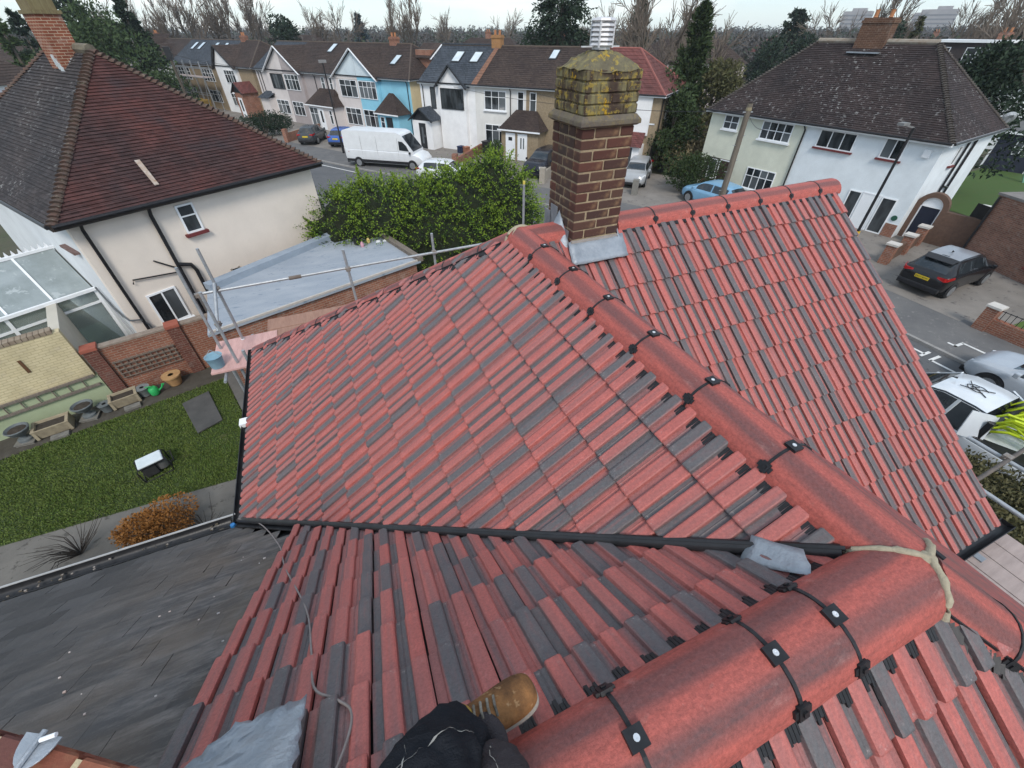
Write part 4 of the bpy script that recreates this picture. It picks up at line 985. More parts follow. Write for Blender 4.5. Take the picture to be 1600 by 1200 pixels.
b.bar((xc0 - .04, yc0 - .05, zc0 - .02), (0, yc0 - .05, zc0 - .02), .10, .09); b.bar((xc0 - .04, yc0, zc0 - .02), (xc0 - .04, yc1, zc0 - .02), .1, .09)
for x in [0 - .03, -1.1, -2.2, -3.56]: b.bar((x, yc0, .55), (x, yc0, zc0), .09, .09)
b.bar((xc0, yc0 - .002, .58), (-.02, yc0 - .002, .58), .12, .08); b.bar((xc0, yc0 - .003, 2.05), (-.02, yc0 - .003, 2.05), .08, .07); b.bar((xc0, yc0, .55), (xc0, yc1, .55), .1, .08)
b.obj('frame', MUPVC, con)
b = MB()
for i in range(13): x = -.15 - i * .16; b.prism([(x - .05, ym, zc1 + .09), (x + .05, ym, zc1 + .09), (x, ym, zc1 + .24)], (0, .015, 0))
b.obj('ridge_cresting', MUPVC, con)
t = NT('clear_glass'); t.out((.50, .56, .55), .05, 0, .5); t.b.inputs['Transmission Weight'].default_value = .75; t.b.inputs['IOR'].default_value = 1.1; MCLR = t.m
for i in range(3):
    a, b2 = [(-.08, -1.05), (-1.15, -2.15), (-2.25, -3.5)][i]
    for za, zb in ((.63, 2.01), (2.09, 2.44)):
        b = MB(); b.box(b2, a, yc0 - .012, yc0 + .0, za, zb); b.obj('pane', MCLR, con)
b = MB(); b.box(xc0, 0, yc0 - .06, yc0 + .05, 0, .53); b.box(xc0 - .05, xc0 + .05, yc0, yc1, 0, .53); b.obj('dwarf_wall', MRB, con)
b = MB(); b.box(xc0, 0, yc0 + .06, yc1, .0, .06); b.obj('floor', mat('green_carpet', (.16, .22, .15), (.12, .17, .12), 4, .95), con)
# rear yard fence seen past the conservatory
fe = thing('fence', 'brown timber fence panel in the yard behind the conservatory', 'fence', (-13.2, 22.6, 0), math.atan2(.543, .84) + math.pi / 2)
for i in range(16): b = MB(); b.box(-.5 + i * .3, -.5 + i * .3 + .28, -.012, .012, .05, 1.75 + random.uniform(-.03, .03)); b.obj('board', mat('fence_board', (.22, .13, .065), (.15, .09, .05), 3, .9, sc=(6, 6, .6)), fe)
for z_ in (.4, 1.4): b = MB(); b.box(-.5, 4.3, .013, .06, z_, z_ + .07); b.obj('rail', MTIMB, fe)
# ---------------- flat roofed garage between ----------------
gar = thing('flat_roof_garage', 'garage with blue grey felt flat roof between cream house and our hip', 'garage')
poly = [(-4.15, 14.75), (-3.85, 11.9), (2.6, 14.3), (1.75, 17.2), (-.1, 17.75)]
b = MB(); b.prism([(x, y, 2.43) for x, y in poly], (0, 0, .07)); b.obj('roof_deck', mat('blue_felt', (.255, .29, .335), (.32, .35, .39), .9, .8, bump=.5, sc=(1, 2.5, 1), c3=(.18, .22, .27), s3=3), gar)
cx_ = sum(p[0] for p in poly) / 5; cy_ = sum(p[1] for p in poly) / 5; b = MB(); b.prism([(cx_ + (x - cx_) * .95, cy_ + (y - cy_) * .95, 0) for x, y in poly], (0, 0, 2.428)); b.obj('wall', MRB, gar)
b = MB(); b.bar((-4.1, 14.8, 2.6), (-.05, 17.8, 2.6), .35, .22); b.obj('parapet', mat('blue_felt2', (.29, .34, .40), (.22, .26, .31), 1.2, .8, bump=.4), gar)
b = MB(); b.bar((1.75, 17.2, 2.55), (2.6, 14.3, 2.55), .22, .16); b.obj('kerb_timber', MTIMB, gar)
b = MB(); b.bar((-3.8, 11.95, 2.535), (2.55, 14.33, 2.535), .06, .06); b.obj('edge_trim', mat('pale_trim', (.48, .44, .40)), gar)
def pot(name, loc, prof, m, label, cat, fill=None, n=16):
    r_ = thing(name, label, cat, loc); b = MB(); b.lathe(prof, n); b.obj('body', m, r_, smooth=50)
    if fill: b = MB(); b.lathe([(prof[-1][0] * .9, prof[-1][1] - .015), (prof[-1][0] * .3, prof[-1][1] + .0)], 10); b.obj('soil', fill, r_)
    return r_
MSOIL = mat('soil', (.035, .028, .022), (.06, .05, .04), 12, .95)
pot('bucket', (.75, 16.75, 2.5), [(.13, 0), (.17, .26), (.18, .27)], MBLK, 'black bucket left on the flat garage roof', 'bucket', MSOIL)
for p_, c_, lb in (((.88, 16.42), (.55, .30, .36), 'small pink tub beside the black bucket on the flat roof'), ((1.15, 16.72), (.55, .42, .15), 'small amber bottle beside the black bucket on the flat roof')):
    pot('tub', (p_[0], p_[1], 2.5), [(.06, 0), (.07, .12), (.04, .17), (.03, .19)], mat('tub' + lb[6:9], c_), lb, 'tub')
for dx in (0, .25):
    b = MB(); b.prism([(1.42 + dx, 16.62, 2.502), (1.57 + dx, 16.60, 2.502), (1.60 + dx, 16.75, 2.502), (1.47 + dx, 16.78, 2.502)], (0, 0, .03)); tag(b.obj('paper_scrap', MUPVC), 'white paper scrap on the flat roof, %s one' % ('nearer the bucket' if dx == 0 else 'farther from the bucket'), 'paper')
# ---------------- garden walls ----------------
def wallframe(p, q_): return (p[0], p[1], 0), math.atan2(q_[1] - p[1], q_[0] - p[0]), math.hypot(q_[0] - p[0], q_[1] - p[1])
lo, rz, Lw = wallframe((-7.5, 13.75), (-3.4, 14.83))
bw = thing('garden_wall', 'red brick garden wall with piers and trellis beside the lawn', 'wall', lo, rz)
b = MB(); b.box(0, Lw, 0, .22, 0, 1.70); b.obj('brickwork', MRB, bw)
b = MB(); b.box(0, Lw, -.015, .235, 1.702, 1.76); b.obj('coping', mat('coping_stone', (.28, .24, .20), (.2, .15, .12), 7, .9), bw)
for x in (-.03, 2.02):
    b = MB(); b.box(x, x + .34, -.09, .26, 0, 1.74); pr = b.obj('pier', brickwall_mat('pier_brick', (.12, .045, .035), (.17, .06, .045), (.2, .15, .12)), bw)
    b = MB(); b.box(x - .02, x + .36, -.12, .28, 1.742, 1.83); b.obj('pier_cap', mat('red_cap', (.33, .10, .065), (.26, .08, .055), 7, .85), pr)
tr = thing('trellis', 'brown wooden trellis fixed to the brick garden wall', 'trellis', lo, rz)
for i in range(11): b = MB(); b.box(.42 + i * .15, .42 + i * .15 + .025, -.06, -.035, .62, 1.22); b.obj('slat', MTIMB, tr)
for i in range(5): b = MB(); b.box(.40, 1.98, -.085, -.061, .62 + i * .14, .645 + i * .14); b.obj('slat', MTIMB, tr)
lo, rz, Lw = wallframe((-12.5, 12.05), (-7.52, 13.75))
yw = thing('painted_wall', 'cream painted brick outbuilding wall with green lower band behind the lawn', 'wall', lo, rz)
MYEL = brickwall_mat('yellow_paint_brick', (.58, .50, .31), (.62, .54, .35), (.44, .37, .23)); MGRN = renderm('green_paint', (.36, .42, .27))
b = MB(); b.box(0, Lw - .1, 0, .24, .95, 2.50); b.obj('upper_wall', MYEL, yw)
b = MB(); b.box(0, Lw - .05, -.03, .24, 0, .948); b.obj('lower_wall', MGRN, yw)
b = MB(); b.box(Lw - .34, Lw - .1, .242, 2.4, .2, 2.45); b.obj('return_wall', renderm('pebble_white', (.52, .49, .42)), yw)
b = MB()
for i in range(42): b.box(i * .12, i * .12 + .108, -.02, .25, 2.502, 2.60)
b.obj('header_course', mat('header_brick', (.20, .15, .11), (.30, .25, .19), 6, .95), yw)
ld = thing('ladder', 'grey wooden ladder hung sideways along the painted wall', 'ladder', lo, rz)
for z_ in (.66, .98): b = MB(); b.box(1.0, Lw - .12, -.11, -.05, z_, z_ + .07); b.obj('rail', MTIMB, ld)
for i in range(12): b = MB(); b.tube([(1.1 + i * .34, -.08, .70), (1.1 + i * .34, -.08, 1.0)], .016, 6); b.obj('rung', MTIMB, ld)
b = MB(); b.box(4.05, 4.12, -.02, -.002, 1.65, 2.05); b.obj('rusty_strap', mat('rust', (.12, .06, .03)), yw)
# ---------------- ground, road, pavements ----------------
def sheet_poly(name, pts, z, m, th=.0):
    b = MB(); b.add([(x, y, z) for x, y in pts], [tuple(range(len(pts)))])
    if th: b = MB(); b.prism([(x, y, z - th) for x, y in pts], (0, 0, th))
    return struct(b.obj(name, m))
MGRD = mat('garden_ground', (.060, .070, .036), (.085, .075, .055), .35, .95, bump=.5, c3=(.05, .045, .035), s3=3)
b = MB(); b.add([(-1500, -600, 0), (1500, -600, 0), (1500, 2200, 0), (-1500, 2200, 0)], [(0, 1, 2, 3)]); struct(b.obj('ground', MGRD))
NE = [(18.75, -30), (18.75, 9), (17.7, 15.5), (15.7, 21), (12.7, 25.9), (9, 31.2), (3.4, 39.2), (-3.6, 50), (-16, 70), (-34, 99), (-60, 141)]
SWk = [(12.4, -30), (12.4, 8), (11.5, 13), (9.8, 17.5), (7.3, 22), (3.8, 27), (-2, 35.2), (-9, 46.5), (-21.5, 66.3), (-39.5, 95.3), (-66, 137.5)]
MASPH = mat('asphalt', (.085, .088, .094), (.11, .112, .116), .6, .9, bump=.6, c3=(.06, .06, .065), s3=4)
def strip(name, A_, B_, z, m):
    b = MB(); n = len(A_); b.add([(x, y, z) for x, y in A_] + [(x, y, z) for x, y in B_], [(i, i + 1, n + i + 1, n + i) for i in range(n - 1)]); return struct(b.obj(name, m))
strip('road', SWk, NE, .012, MASPH)
def offs(pl, d):
    out = []
    for i, p in enumerate(pl):
        a, b_ = pl[max(i - 1, 0)], pl[min(i + 1, len(pl) - 1)]; dx, dy = b_[0] - a[0], b_[1] - a[1]; l = math.hypot(dx, dy); out.append((p[0] + dy / l * d, p[1] - dx / l * d))
    return out
MPAV = mat('pavement_asphalt', (.105, .104, .106), (.14, .137, .135), .8, .92, bump=.6, c3=(.17, .165, .16), s3=5)
def slab(name, A_, B_, z, m):
    b = MB(); n = len(A_); top = [(x, y, z) for x, y in A_] + [(x, y, z) for x, y in B_]; lo = [(x, y, 0) for x, y, _ in top]
    b.add(top + lo, [(i, i + 1, n + i + 1, n + i) for i in range(n - 1)] + [(i + 1, i, 2 * n + i, 2 * n + i + 1) for i in range(n - 1)]); return struct(b.obj(name, m))
MKERB = mat('kerb_stone', (.22, .21, .20), (.30, .29, .28), 3, .9)
slab('kerb', NE, offs(NE, .14), .11, MKERB); slab('pavement', offs(NE, .14), offs(NE, 3.2), .105, MPAV)
slab('kerb', SWk, offs(SWk, -.14), .11, MKERB); slab('pavement', offs(SWk, -.14), offs(SWk, -2.2), .105, MPAV)
MDRV = mat('driveway_concrete', (.17, .155, .14), (.23, .21, .19), .7, .93, bump=.4, c3=(.11, .10, .095), s3=2.5)
slab('forecourt', offs(NE, 3.2), offs(NE, 11.5), .10, MDRV)
sheet_poly('driveway', [(21.6, 5.9), (28.0, 5.9), (28.6, 11.0), (21.7, 11.4)], .112, MDRV)
MLINE = mat('road_paint', (.72, .72, .70), (.5, .5, .49), 6, .8)
b = MB()
def line(p, q_, w=.10, z=.018): b.bar((p[0], p[1], z), (q_[0], q_[1], z), w, .004)
line((18.2, 9.0), (18.2, 5.15)); line((17.95, 5.15), (18.5, 5.15)); line((18.0, 4.85), (18.0, 2.5)); line((17.95, 4.85), (18.55, 4.85))
struct(b.obj('bay_marking', MLINE))
b = MB(); line((19.55, 5.2), (19.55, 4.9), .1, .112); line((19.5, 4.95), (20.0, 4.95), .1, .112); line((20.0, 5.0), (20.0, 3.0), .1, .112); struct(b.obj('bay_marking', MLINE))
b = MB(); line((2.9, 38.6), (-2.4, 46.8)); line((12.0, 25.4), (9.0, 29.7)); line((12.9, 22.5), (10.6, 26.3)); struct(b.obj('bay_marking', MLINE))
# our front garden and side ground
sheet_poly('front_garden', [(5.3, -12), (10.2, -12), (10.2, 9), (5.3, 9)], .02, mat('mossy_gravel', (.062, .062, .032), (.10, .085, .055), 5, .97, bump=.8, c3=(.14, .13, .09), s3=16, bd=.05))
# ---------------- terraces ----------------
def thouse(label, base, d, t0, t1, wallm, roofm, wins=(), gables=(), rls=(), doors=(), porches=(), hipR=False, hipL=False, stk=None, pipes=(), ze=5.15, zr=7.68, dep=8., side=None, n=22, group=None):
    """one house of a terrace; base + d*t is the facade line, local x runs left to right seen from the street"""
    w = abs(t1 - t0); o_ = (base[0] + d[0] * t0, base[1] + d[1] * t0, .1); rz = math.atan2(d[1], d[0])
    r_ = thing('house', label, 'house', o_, rz, group)
    z1 = ze - .1; zf = zr - .1
    b = MB(); b.box(0, w - .004, 0, dep, 0, z1); b.obj('wall', wallm, r_)
    if side: b = MB(); b.box(w - .02, w + .03, .02, dep, 0, z1); b.obj('side_wall', side, r_)
    ov_ = .3; y0 = -ov_; ym_ = dep / 2; y2 = dep + ov_; xl = -.0; xr = w
    rf = MB(); hr_ = ym_ + ov_
    L0 = (xl - (ov_ if hipL else 0), y0, z1); R0 = (xr + (ov_ if hipR else 0), y0, z1); L2 = (L0[0], y2, z1); R2 = (R0[0], y2, z1)
    La = (L0[0] + (hr_ if hipL else 0), ym_, zf); Ra = (R0[0] - (hr_ * .82 if hipR else 0), ym_, zf)
    rf.courses(L0, R0, La, Ra, n, .022); rf.courses(R2, L2, Ra, La, n, .022)
    if hipR: rf.courses(R0, R2, Ra, Ra, n, .022)
    elif hipR is False: rf.add([R0, R2, Ra], [(0, 1, 2)])
    if hipL: rf.courses(L2, L0, La, La, n, .022)
    else: rf.add([L0, L2, La], [(0, 1, 2)])
    roof_ = stuff(rf.obj('roof', roofm, r_))
    b = MB(); b.tube([La, Ra], .09, 6)
    if hipR: b.tube([R0, Ra], .08, 6); b.tube([R2, Ra], .08, 6)
    if hipL: b.tube([L0, La], .08, 6)
    b.obj('ridge', mat('ridge_dull', (.10, .075, .06), (.075, .06, .05), 3, .9) if roofm is not MREDR else mat('ridge_red', (.27, .10, .085)), roof_)
    eaves(r_, [(L0, R0)] + ([(R0, R2)] if hipR else []), MUPVC if wallm is not None else None)
    zs = lambda y: z1 + (y + ov_) / (ym_ + ov_) * (zf - z1)
    for (xa, xf, za, gm, depth) in gables:
        # front gable half (or whole if xf is a tuple): verge boards and sloping roof back into the main slope
        feet = xf if isinstance(xf, tuple) else (xf,)
        yb = (za - z1) / (zf - z1) * (ym_ + ov_) - ov_
        lo_, hi_ = min(xa, *feet), max(xa, *feet)
        b = MB(); b.prism([(lo_, -depth, 0), (hi_, -depth, 0), (hi_, -depth, z1)] + ([(xa, -depth, za - .12)] if len(feet) == 2 or True else []) + ([(lo_, -depth, z1)]), (0, depth - .003, 0)); b.obj('gable_wall', gm, r_)
        for f_ in feet:
            b = MB(); dd = .25 if f_ > xa else -.25; s_ = (za - z1) / abs(f_ - xa)
            b.courses((f_ + dd, -depth - .3, z1 - .25 * s_), (f_ + dd, 0, z1 - .25 * s_), (xa, -depth - .3, za), (xa, yb, za), 14, .02); stuff(b.obj('gable_roof', roofm, r_))
            b = MB(); b.bar((f_ + dd, -depth - .3, z1 - .25 * s_ - .06), (xa, -depth - .3, za - .06), .06, .2, (0, 1, 0)); b.obj('barge_board', MUPVC if gm is not MWHB else MBLKF, r_)
    for wv in wins: window(r_, *wv[:6], **(wv[6] if len(wv) > 6 else {}))
    for (x0, x1, ya, yb) in rls: rooflight(roof_, x0, x1, ya, yb, zs)
    for dv_ in doors: door(r_, *dv_[:5], **(dv_[5] if len(dv_) > 5 else {}))
    for (x0, x1, dp, zw, ztp, pw, pr, style) in porches:
        b = MB(); b.box(x0, x1, -dp, -.004, 0, zw); b.obj('porch', pw, r_)
        xm = (x0 + x1) / 2; e_ = .25; A0, A1, A2, A3 = (x0 - e_, -dp - e_, zw), (x1 + e_, -dp - e_, zw), (x1 + e_, 0, zw), (x0 - e_, 0, zw)
        b = MB()
        if style == 'gable':
            b.courses(A3, A0, (xm, 0, ztp), (xm, -dp - e_, ztp), 9, .015); b.courses(A1, A2, (xm, -dp - e_, ztp), (xm, 0, ztp), 9, .015)
            b.obj('porch_roof', pr, r_); b = MB(); b.bar((A0[0], A0[1] - .01, zw - .05), (xm, A0[1] - .01, ztp - .05), .05, .18, (0, 1, 0)); b.bar((A1[0], A1[1] - .01, zw - .05), (xm, A1[1] - .01, ztp - .05), .05, .18, (0, 1, 0)); b.prism([(x0, -dp, zw), (x1, -dp, zw), (xm, -dp, ztp - .1)], (0, .05, 0)); b.obj('porch_gable', MBLKF, r_)
        elif style == 'leanto':
            b.courses(A0, A1, A3[:2] + (ztp,), A2[:2] + (ztp,), 9, .015); b.obj('porch_roof', pr, r_)
        else:
            ri = .3 if style == 'pyr' else (x1 - x0) * .28; B0, B1 = (xm - ri, -.15 if style != 'pyr' else -dp * .45, ztp), (xm + ri, -.15 if style != 'pyr' else -dp * .45, ztp)
            b.courses(A0, A1, B0, B1, 10, .015); b.courses(A1, A2, B1, B1, 10, .015); b.courses(A3, A0, B0, B0, 10, .015); b.courses(A2, A3, B1, B0, 10, .015); b.obj('porch_roof', pr, r_)
            b = MB(); b.bar(A0, A1, .06, .1); b.obj('porch_fascia', MUPVC, r_)
    for px_ in pipes: pipe(r_, [(px_, -.28, z1), (px_, -.08, z1 - .3), (px_, -.08, .1)], .04)
    if stk: stack(r_, stk[0], stk[0] + .9, ym_ - .3, ym_ + .3, zf - .4, zf + stk[1], stk[2] if len(stk) > 2 else None)
    return r_
MWHB = renderm('bright_white_render', (.80, .80, .80)); MOFF = renderm('off_white_render', (.70, .69, .66)); MTAN = mat('pebbledash_tan', (.30, .235, .155), (.22, .17, .11), 6, .95, bump=.9, c3=(.40, .34, .25), s3=40)
MBLU = renderm('sky_blue_render', (.26, .56, .70)); MPNK = renderm('pinkish_render', (.63, .58, .56)); MMAU = renderm('mauve_render', (.38, .335, .33)); MYSD = renderm('yellow_side_render', (.62, .52, .33)); MPBL = renderm('pale_blue_board', (.60, .68, .72))
B1, D1 = (10.7, 46.2), (.611, -.792); K = dict(fm=MBLKF)
WD = lambda **k_: k_
h1 = thouse('white rendered house with slate grey roof, black windows and black gabled porch', B1, D1, 0, 6.0, MWHB, MSLG,
    wins=[(1.15, 1.7, 3.1, 4.75, 1, 0, WD(fm=MBLKF)), (2.55, 5.0, 3.2, 4.75, 4, 0, WD(fm=MBLKF, y=-.35)), (2.55, 4.95, .85, 2.35, 4, 0, WD(fm=MBLKF))],
    gables=[(3.75, (2.3, 5.2), 6.45, MWHB, .33)], rls=[(2.2, 3.1, 2.0, 3.2), (4.15, 5.05, 2.0, 3.2)], doors=[(.62, 1.35, .05, 2.1, MBLKF, WD(y=-1.5, glaz=[(.35, .62, .2, .85)]))],
    porches=[(-.15, 2.05, 1.5, 2.3, 3.3, MWHB, MSLG, 'gable')], pipes=(.35,), stk=(5.55, .75, mat('orange_brick', (.36, .19, .08), (.25, .14, .07), 8, .9)))
b = MB(); b.box(-.005, 6.0, 3.9, 4.1, 7.62, 7.72); b.obj('ridge_roll', MSLG, h1)
h2 = thouse('white rendered house with brown roof and white windows next to the black windowed house', B1, D1, 6.0, 11.0, MOFF, MBRN,
    wins=[(.95, 3.1, 3.35, 4.75, 3, .28, WD(sill=MUPVC)), (4.2, 4.8, 3.3, 4.8, 1, .3), (.95, 3.1, .85, 2.3, 3, .28, WD(sill=MUPVC))], pipes=(3.55,))
b = MB(); b.courses((-.25, -.32, 5.06), (.35, -.32, 5.06), (-.1, 4.0, 7.62), (.30, 4.0, 7.62), 14, .02); b.obj('party_strip', mat('orange_moss', (.25, .12, .075), (.13, .08, .06), 5, .9), h2)
h3 = thouse('tan pebbledash house with brown roof, rooflight and white porch doors behind the chimney', B1, D1, 11.0, 16.3, MTAN, MBRN,
    wins=[(.35, .95, 3.2, 4.8, 1, .3, WD(sill=MUPVC)), (2.7, 4.9, 3.3, 4.8, 3, .3, WD(sill=MUPVC)), (2.7, 4.9, .8, 2.3, 3, .3, WD(sill=MUPVC))], rls=[(.6, 1.3, 2.6, 3.6)],
    doors=[(-1.15, -.25, .05, 2.05, MUPVC, WD(y=-1.4, glaz=[(.3, .7, .72, .85)])), (.0, .9, .05, 2.05, MUPVC, WD(y=-1.4, glaz=[(.3, .42, .45, .85), (.58, .7, .45, .85)]))], porches=[(-1.6, 1.9, 1.4, 2.25, 3.55, MTAN, MBRN, 'hip')])
h4 = thouse('end house with red brown hipped roof, white panelled front and tan side wall', B1, D1, 16.3, 22.0, MTAN, MREDR, hipR=True, n=12,
    wins=[(4.9, 5.5, 3.3, 3.32, 1, 0)], pipes=(), side=None)
b = MB(); b.box(2.4, 5.1, -.16, -.004, 2.55, 5.0); b.obj('panelled_bay', MWHB, h4)
b = MB(); b.box(2.5, 5.0, -1.3, -.004, 0, 2.0); pq = b.obj('porch', MWHB, h4)
b = MB(); b.courses((2.3, -1.6, 1.98), (5.2, -1.6, 1.98), (2.5, -.17, 2.75), (5.0, -.17, 2.75), 8, .02); b.obj('porch_roof', MREDR, h4)
door(h4, 2.75, 3.75, .05, 1.95, MUPVC, y=-1.3, glaz=[(.25, .75, .3, .85)]); window(h4, 3.95, 4.55, .4, 1.95, 1, 0, y=-1.3)
pipe(h4, [(5.75, .5, 5), (5.75, .4, 4.8), (5.75, .4, .1)], .05); pipe(h4, [(5.76, 4.6, 5.0), (5.76, 4.6, .1)], .05)
window(h4, 2.0, 2.5, 3.4, 4.5, 1, .3, y=5.70, face='r'); window(h4, 1.9, 2.5, .9, 2.0, 1, .3, y=5.70, face='r'); window(h4, 3.2, 3.8, .9, 2.1, 1, .3, y=5.70, face='r')
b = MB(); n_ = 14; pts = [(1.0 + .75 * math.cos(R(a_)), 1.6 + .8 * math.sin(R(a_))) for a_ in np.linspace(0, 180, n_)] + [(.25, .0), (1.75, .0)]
b.prism([(5.705, x_ - .9, z_) for x_, z_ in pts], (.02, 0, 0)); b.obj('archway_shade', mat('opening_shade', (.012, .011, .011)), h4)  # flat near-black panel; the shade inside the arch is painted as colour
B2, D2 = (10.2, 48.2), (.52, -.854)
def T2(t): return -t
H5 = thouse('sky blue house with brown hip roof and yellow side wall beside the white van', B2, D2, -7.2, 0, MBLU, MBRN, hipR=True, side=MYSD,
    wins=[(.12, 2.75, 3.25, 4.75, 4, .3, WD(y=-.35)), (.15, 2.6, .75, 2.3, 3, .3, WD(y=-.35))], gables=[(0, 3.05, 7.35, MBLU, .33)], rls=[(3.3, 4.1, 1.3, 2.5)],
    doors=[(5.0, 5.85, .05, 2.1, MBLKF, WD(y=-1.6))], porches=[(3.75, 6.75, 1.6, 2.35, 4.0, MBLU, MBRN, 'pyr')], pipes=(6.9,), stk=(1.1, .55))
window(H5, 4.15, 4.75, .8, 2.1, 1, .3, y=-1.6)
b = MB(); b.box(5.2, 7.2, 3.2, 6.2, 5.05, 7.2); dm = b.obj('dormer', MRB, H5); window(H5, 3.6, 4.05, 5.55, 7.0, 1, .3, y=7.2, face='r')
b = MB(); b.prism([(5.0, 2.95, 6.55), (7.35, 2.95, 6.55), (7.35, 4.7, 7.62), (5.0, 4.7, 7.62)], (0, 0, .08)); b.prism([(5.0, 6.4, 6.55), (7.35, 6.4, 6.55), (7.35, 4.7, 7.62), (5.0, 4.7, 7.62)], (0, 0, .08)); b.obj('dormer_roof', MBRN, H5)
b = MB(); b.bar((7.38, 2.95, 6.5), (7.38, 4.7, 7.58), .05, .18, (1, 0, 0)); b.bar((7.38, 6.4, 6.5), (7.38, 4.7, 7.58), .05, .18, (1, 0, 0)); b.obj('dormer_barge', MUPVC, H5)
b = MB(); b.prism([(.02, -.365, 5.05), (2.95, -.365, 5.05), (.02, -.365, 7.2)], (0, .02, 0)); b.obj('gable_boarding', MPBL, H5)
H6 = thouse('pale pink rendered house sharing a white gable with the blue house', B2, D2, -12.6, -7.2, MPNK, MBRN,
    wins=[(2.45, 5.2, 3.25, 4.75, 3, .3, WD(y=-.35)), (.25, .75, 3.2, 4.75, 1, .3), (1.3, 1.75, 3.5, 4.75, 1, .3), (2.6, 5.1, .75, 2.3, 3, .3, WD(y=-.35))], gables=[(5.4, 1.75, 7.35, MPNK, .33)],
    doors=[(-.75, .1, .05, 2.05, MUPVC, WD(y=-1.5, glaz=[(.3, .7, .35, .9)]))], porches=[(-2.6, 2.1, 1.5, 2.3, 3.75, MPNK, MBRN, 'hip')])
window(H6, -2.4, -.9, .3, 2.1, 2, .3, y=-1.5); window(H6, 1.1, 1.6, .7, 2.0, 1, .3, y=-1.5)
b = MB(); b.prism([(1.85, -.365, 5.05), (5.38, -.365, 5.05), (5.38, -.365, 7.2)], (0, .02, 0)); b.obj('gable_boarding', MPBL, H6)
H7 = thouse('grey mauve rendered house with rooflight behind the two parked cars', B2, D2, -20.4, -12.6, MMAU, MBRN,
    wins=[(.15, 2.9, 3.3, 4.8, 4, .3, WD(y=-.35)), (6.6, 7.2, 3.2, 4.75, 1, .3), (.4, 2.6, .8, 2.2, 3, .3, WD(y=-.35))], gables=[(0, 3.4, 7.35, MMAU, .33)], rls=[(5.2, 6.0, 2.5, 3.7)], pipes=(5.6,))
H8 = thouse('white rendered house with dark half timber window left of the mauve house', B2, D2, -26.8, -20.4, MPNK, MSLG,
    wins=[(3.7, 6.2, 3.3, 4.75, 5, 0, WD(fm=MBLKF, y=-.35)), (3.5, 6.0, .8, 2.2, 3, .3, WD(y=-.35))], gables=[(6.4, 2.9, 7.35, MPNK, .33)], porches=[(1.4, 3.2, 1.2, 2.3, 2.9, MPNK, MSLG, 'leanto')], pipes=(.6, 1.2))
H9 = thouse('tan pebbledash house with white bay and red brick porch', B2, D2, -35.0, -27.6, MTAN, MBRN, hipR=True,
    wins=[(1.0, 3.6, 3.3, 4.7, 4, .3, WD(y=-.35)), (.8, 3.0, .8, 2.2, 3, .3, WD(y=-.35))], gables=[(.9, (-.9, 4.1), 7.2, MWHB, .33)], doors=[(5.5, 6.4, .05, 2.1, MUPVC, WD(y=-1.9, glaz=[(.3, .7, .3, .9)]))], porches=[(5.0, 7.0, 1.9, 2.6, 3.7, MRB, MREDR, 'gable')], stk=(.1, .5))
H10 = thouse('tan house with grey slate roof and two rooflights behind scaffolding, nearer of its pair', B2, D2, -42.0, -35.0, MTAN, MSLG, wins=[(1.2, 4.2, 3.2, 4.6, 4, .3), (1.2, 4.2, .8, 2.2, 3, .3)], rls=[(1.4, 2.2, 2.1, 3.4), (3.9, 4.7, 2.1, 3.4)])
H11 = thouse('tan house with grey slate roof and two rooflights behind scaffolding, farther of its pair', B2, D2, -49.0, -42.0, MTAN, MSLG, wins=[(1.2, 4.6, 3.2, 4.6, 4, .3), (1.2, 4.2, .8, 2.2, 3, .3)], rls=[(2.4, 3.2, 2.1, 3.4), (4.4, 5.2, 2.1, 3.4)])
H12 = thouse('white gabled house with brown roof beyond the scaffolded pair', B2, D2, -55.8, -49.0, renderm('greenish_white', (.66, .70, .62)), MBRN, wins=[(1.2, 4.6, 3.0, 4.5, 4, .3, WD(y=-.35))], gables=[(2.6, (-.6, 5.6), 7.1, MWHB, .33)])
H13 = thouse('dark roofed house with gable dormer and orange window far left', B2, D2, -63.5, -55.8, MPNK, MBRN, wins=[(1.0, 4.4, 3.0, 4.5, 4, .3, WD(y=-.35))], gables=[(5.6, (3.6, 7.6), 8.2, MBRN, .2)], rls=[(1.3, 2.3, 2.4, 3.8)], stk=(2.6, .7))
b = MB(); b.box(5.0, 6.2, -.26, -.21, 6.0, 7.2); b.obj('orange_window', mat('orange_board', (.55, .33, .14), (.4, .22, .1), 3, .8), H13)
H14 = thouse('farthest brown roofed house of the left terrace', B2, D2, -72, -63.5, MPNK, MBRN, wins=[(1.0, 4.4, 3.0, 4.5, 4, .3)], gables=[(2.2, (.2, 4.2), 7.1, MWHB, .33)], stk=(5.6, .7))
# scaffold in front of the slate pair
sf = thing('scaffold', 'thin scaffold tower in front of the slate roofed pair', 'scaffold', (B2[0] - D2[0] * 49, B2[1] - D2[1] * 49, 0), math.atan2(D2[1], D2[0]))
for x in np.linspace(1, 12.5, 6):
    for y in (-.9, -2.0): tubeobj('standard', (x, y, 0), (x, y, 5.6), parent=sf, r=.035)
for z_ in (2.0, 3.9, 4.9):
    for y in (-.9, -2.0): tubeobj('ledger', (.5, y, z_), (13, y, z_), parent=sf, r=.035)
for x in (2, 6.5, 11): tubeobj('brace', (x, -2.05, .2), (x + 2.0, -2.05, 4.9), parent=sf, r=.035)
b = MB(); b.box(.6, 12.9, -1.95, -.95, 3.93, 3.98); b.obj('board_deck', MBOARD3, sf)
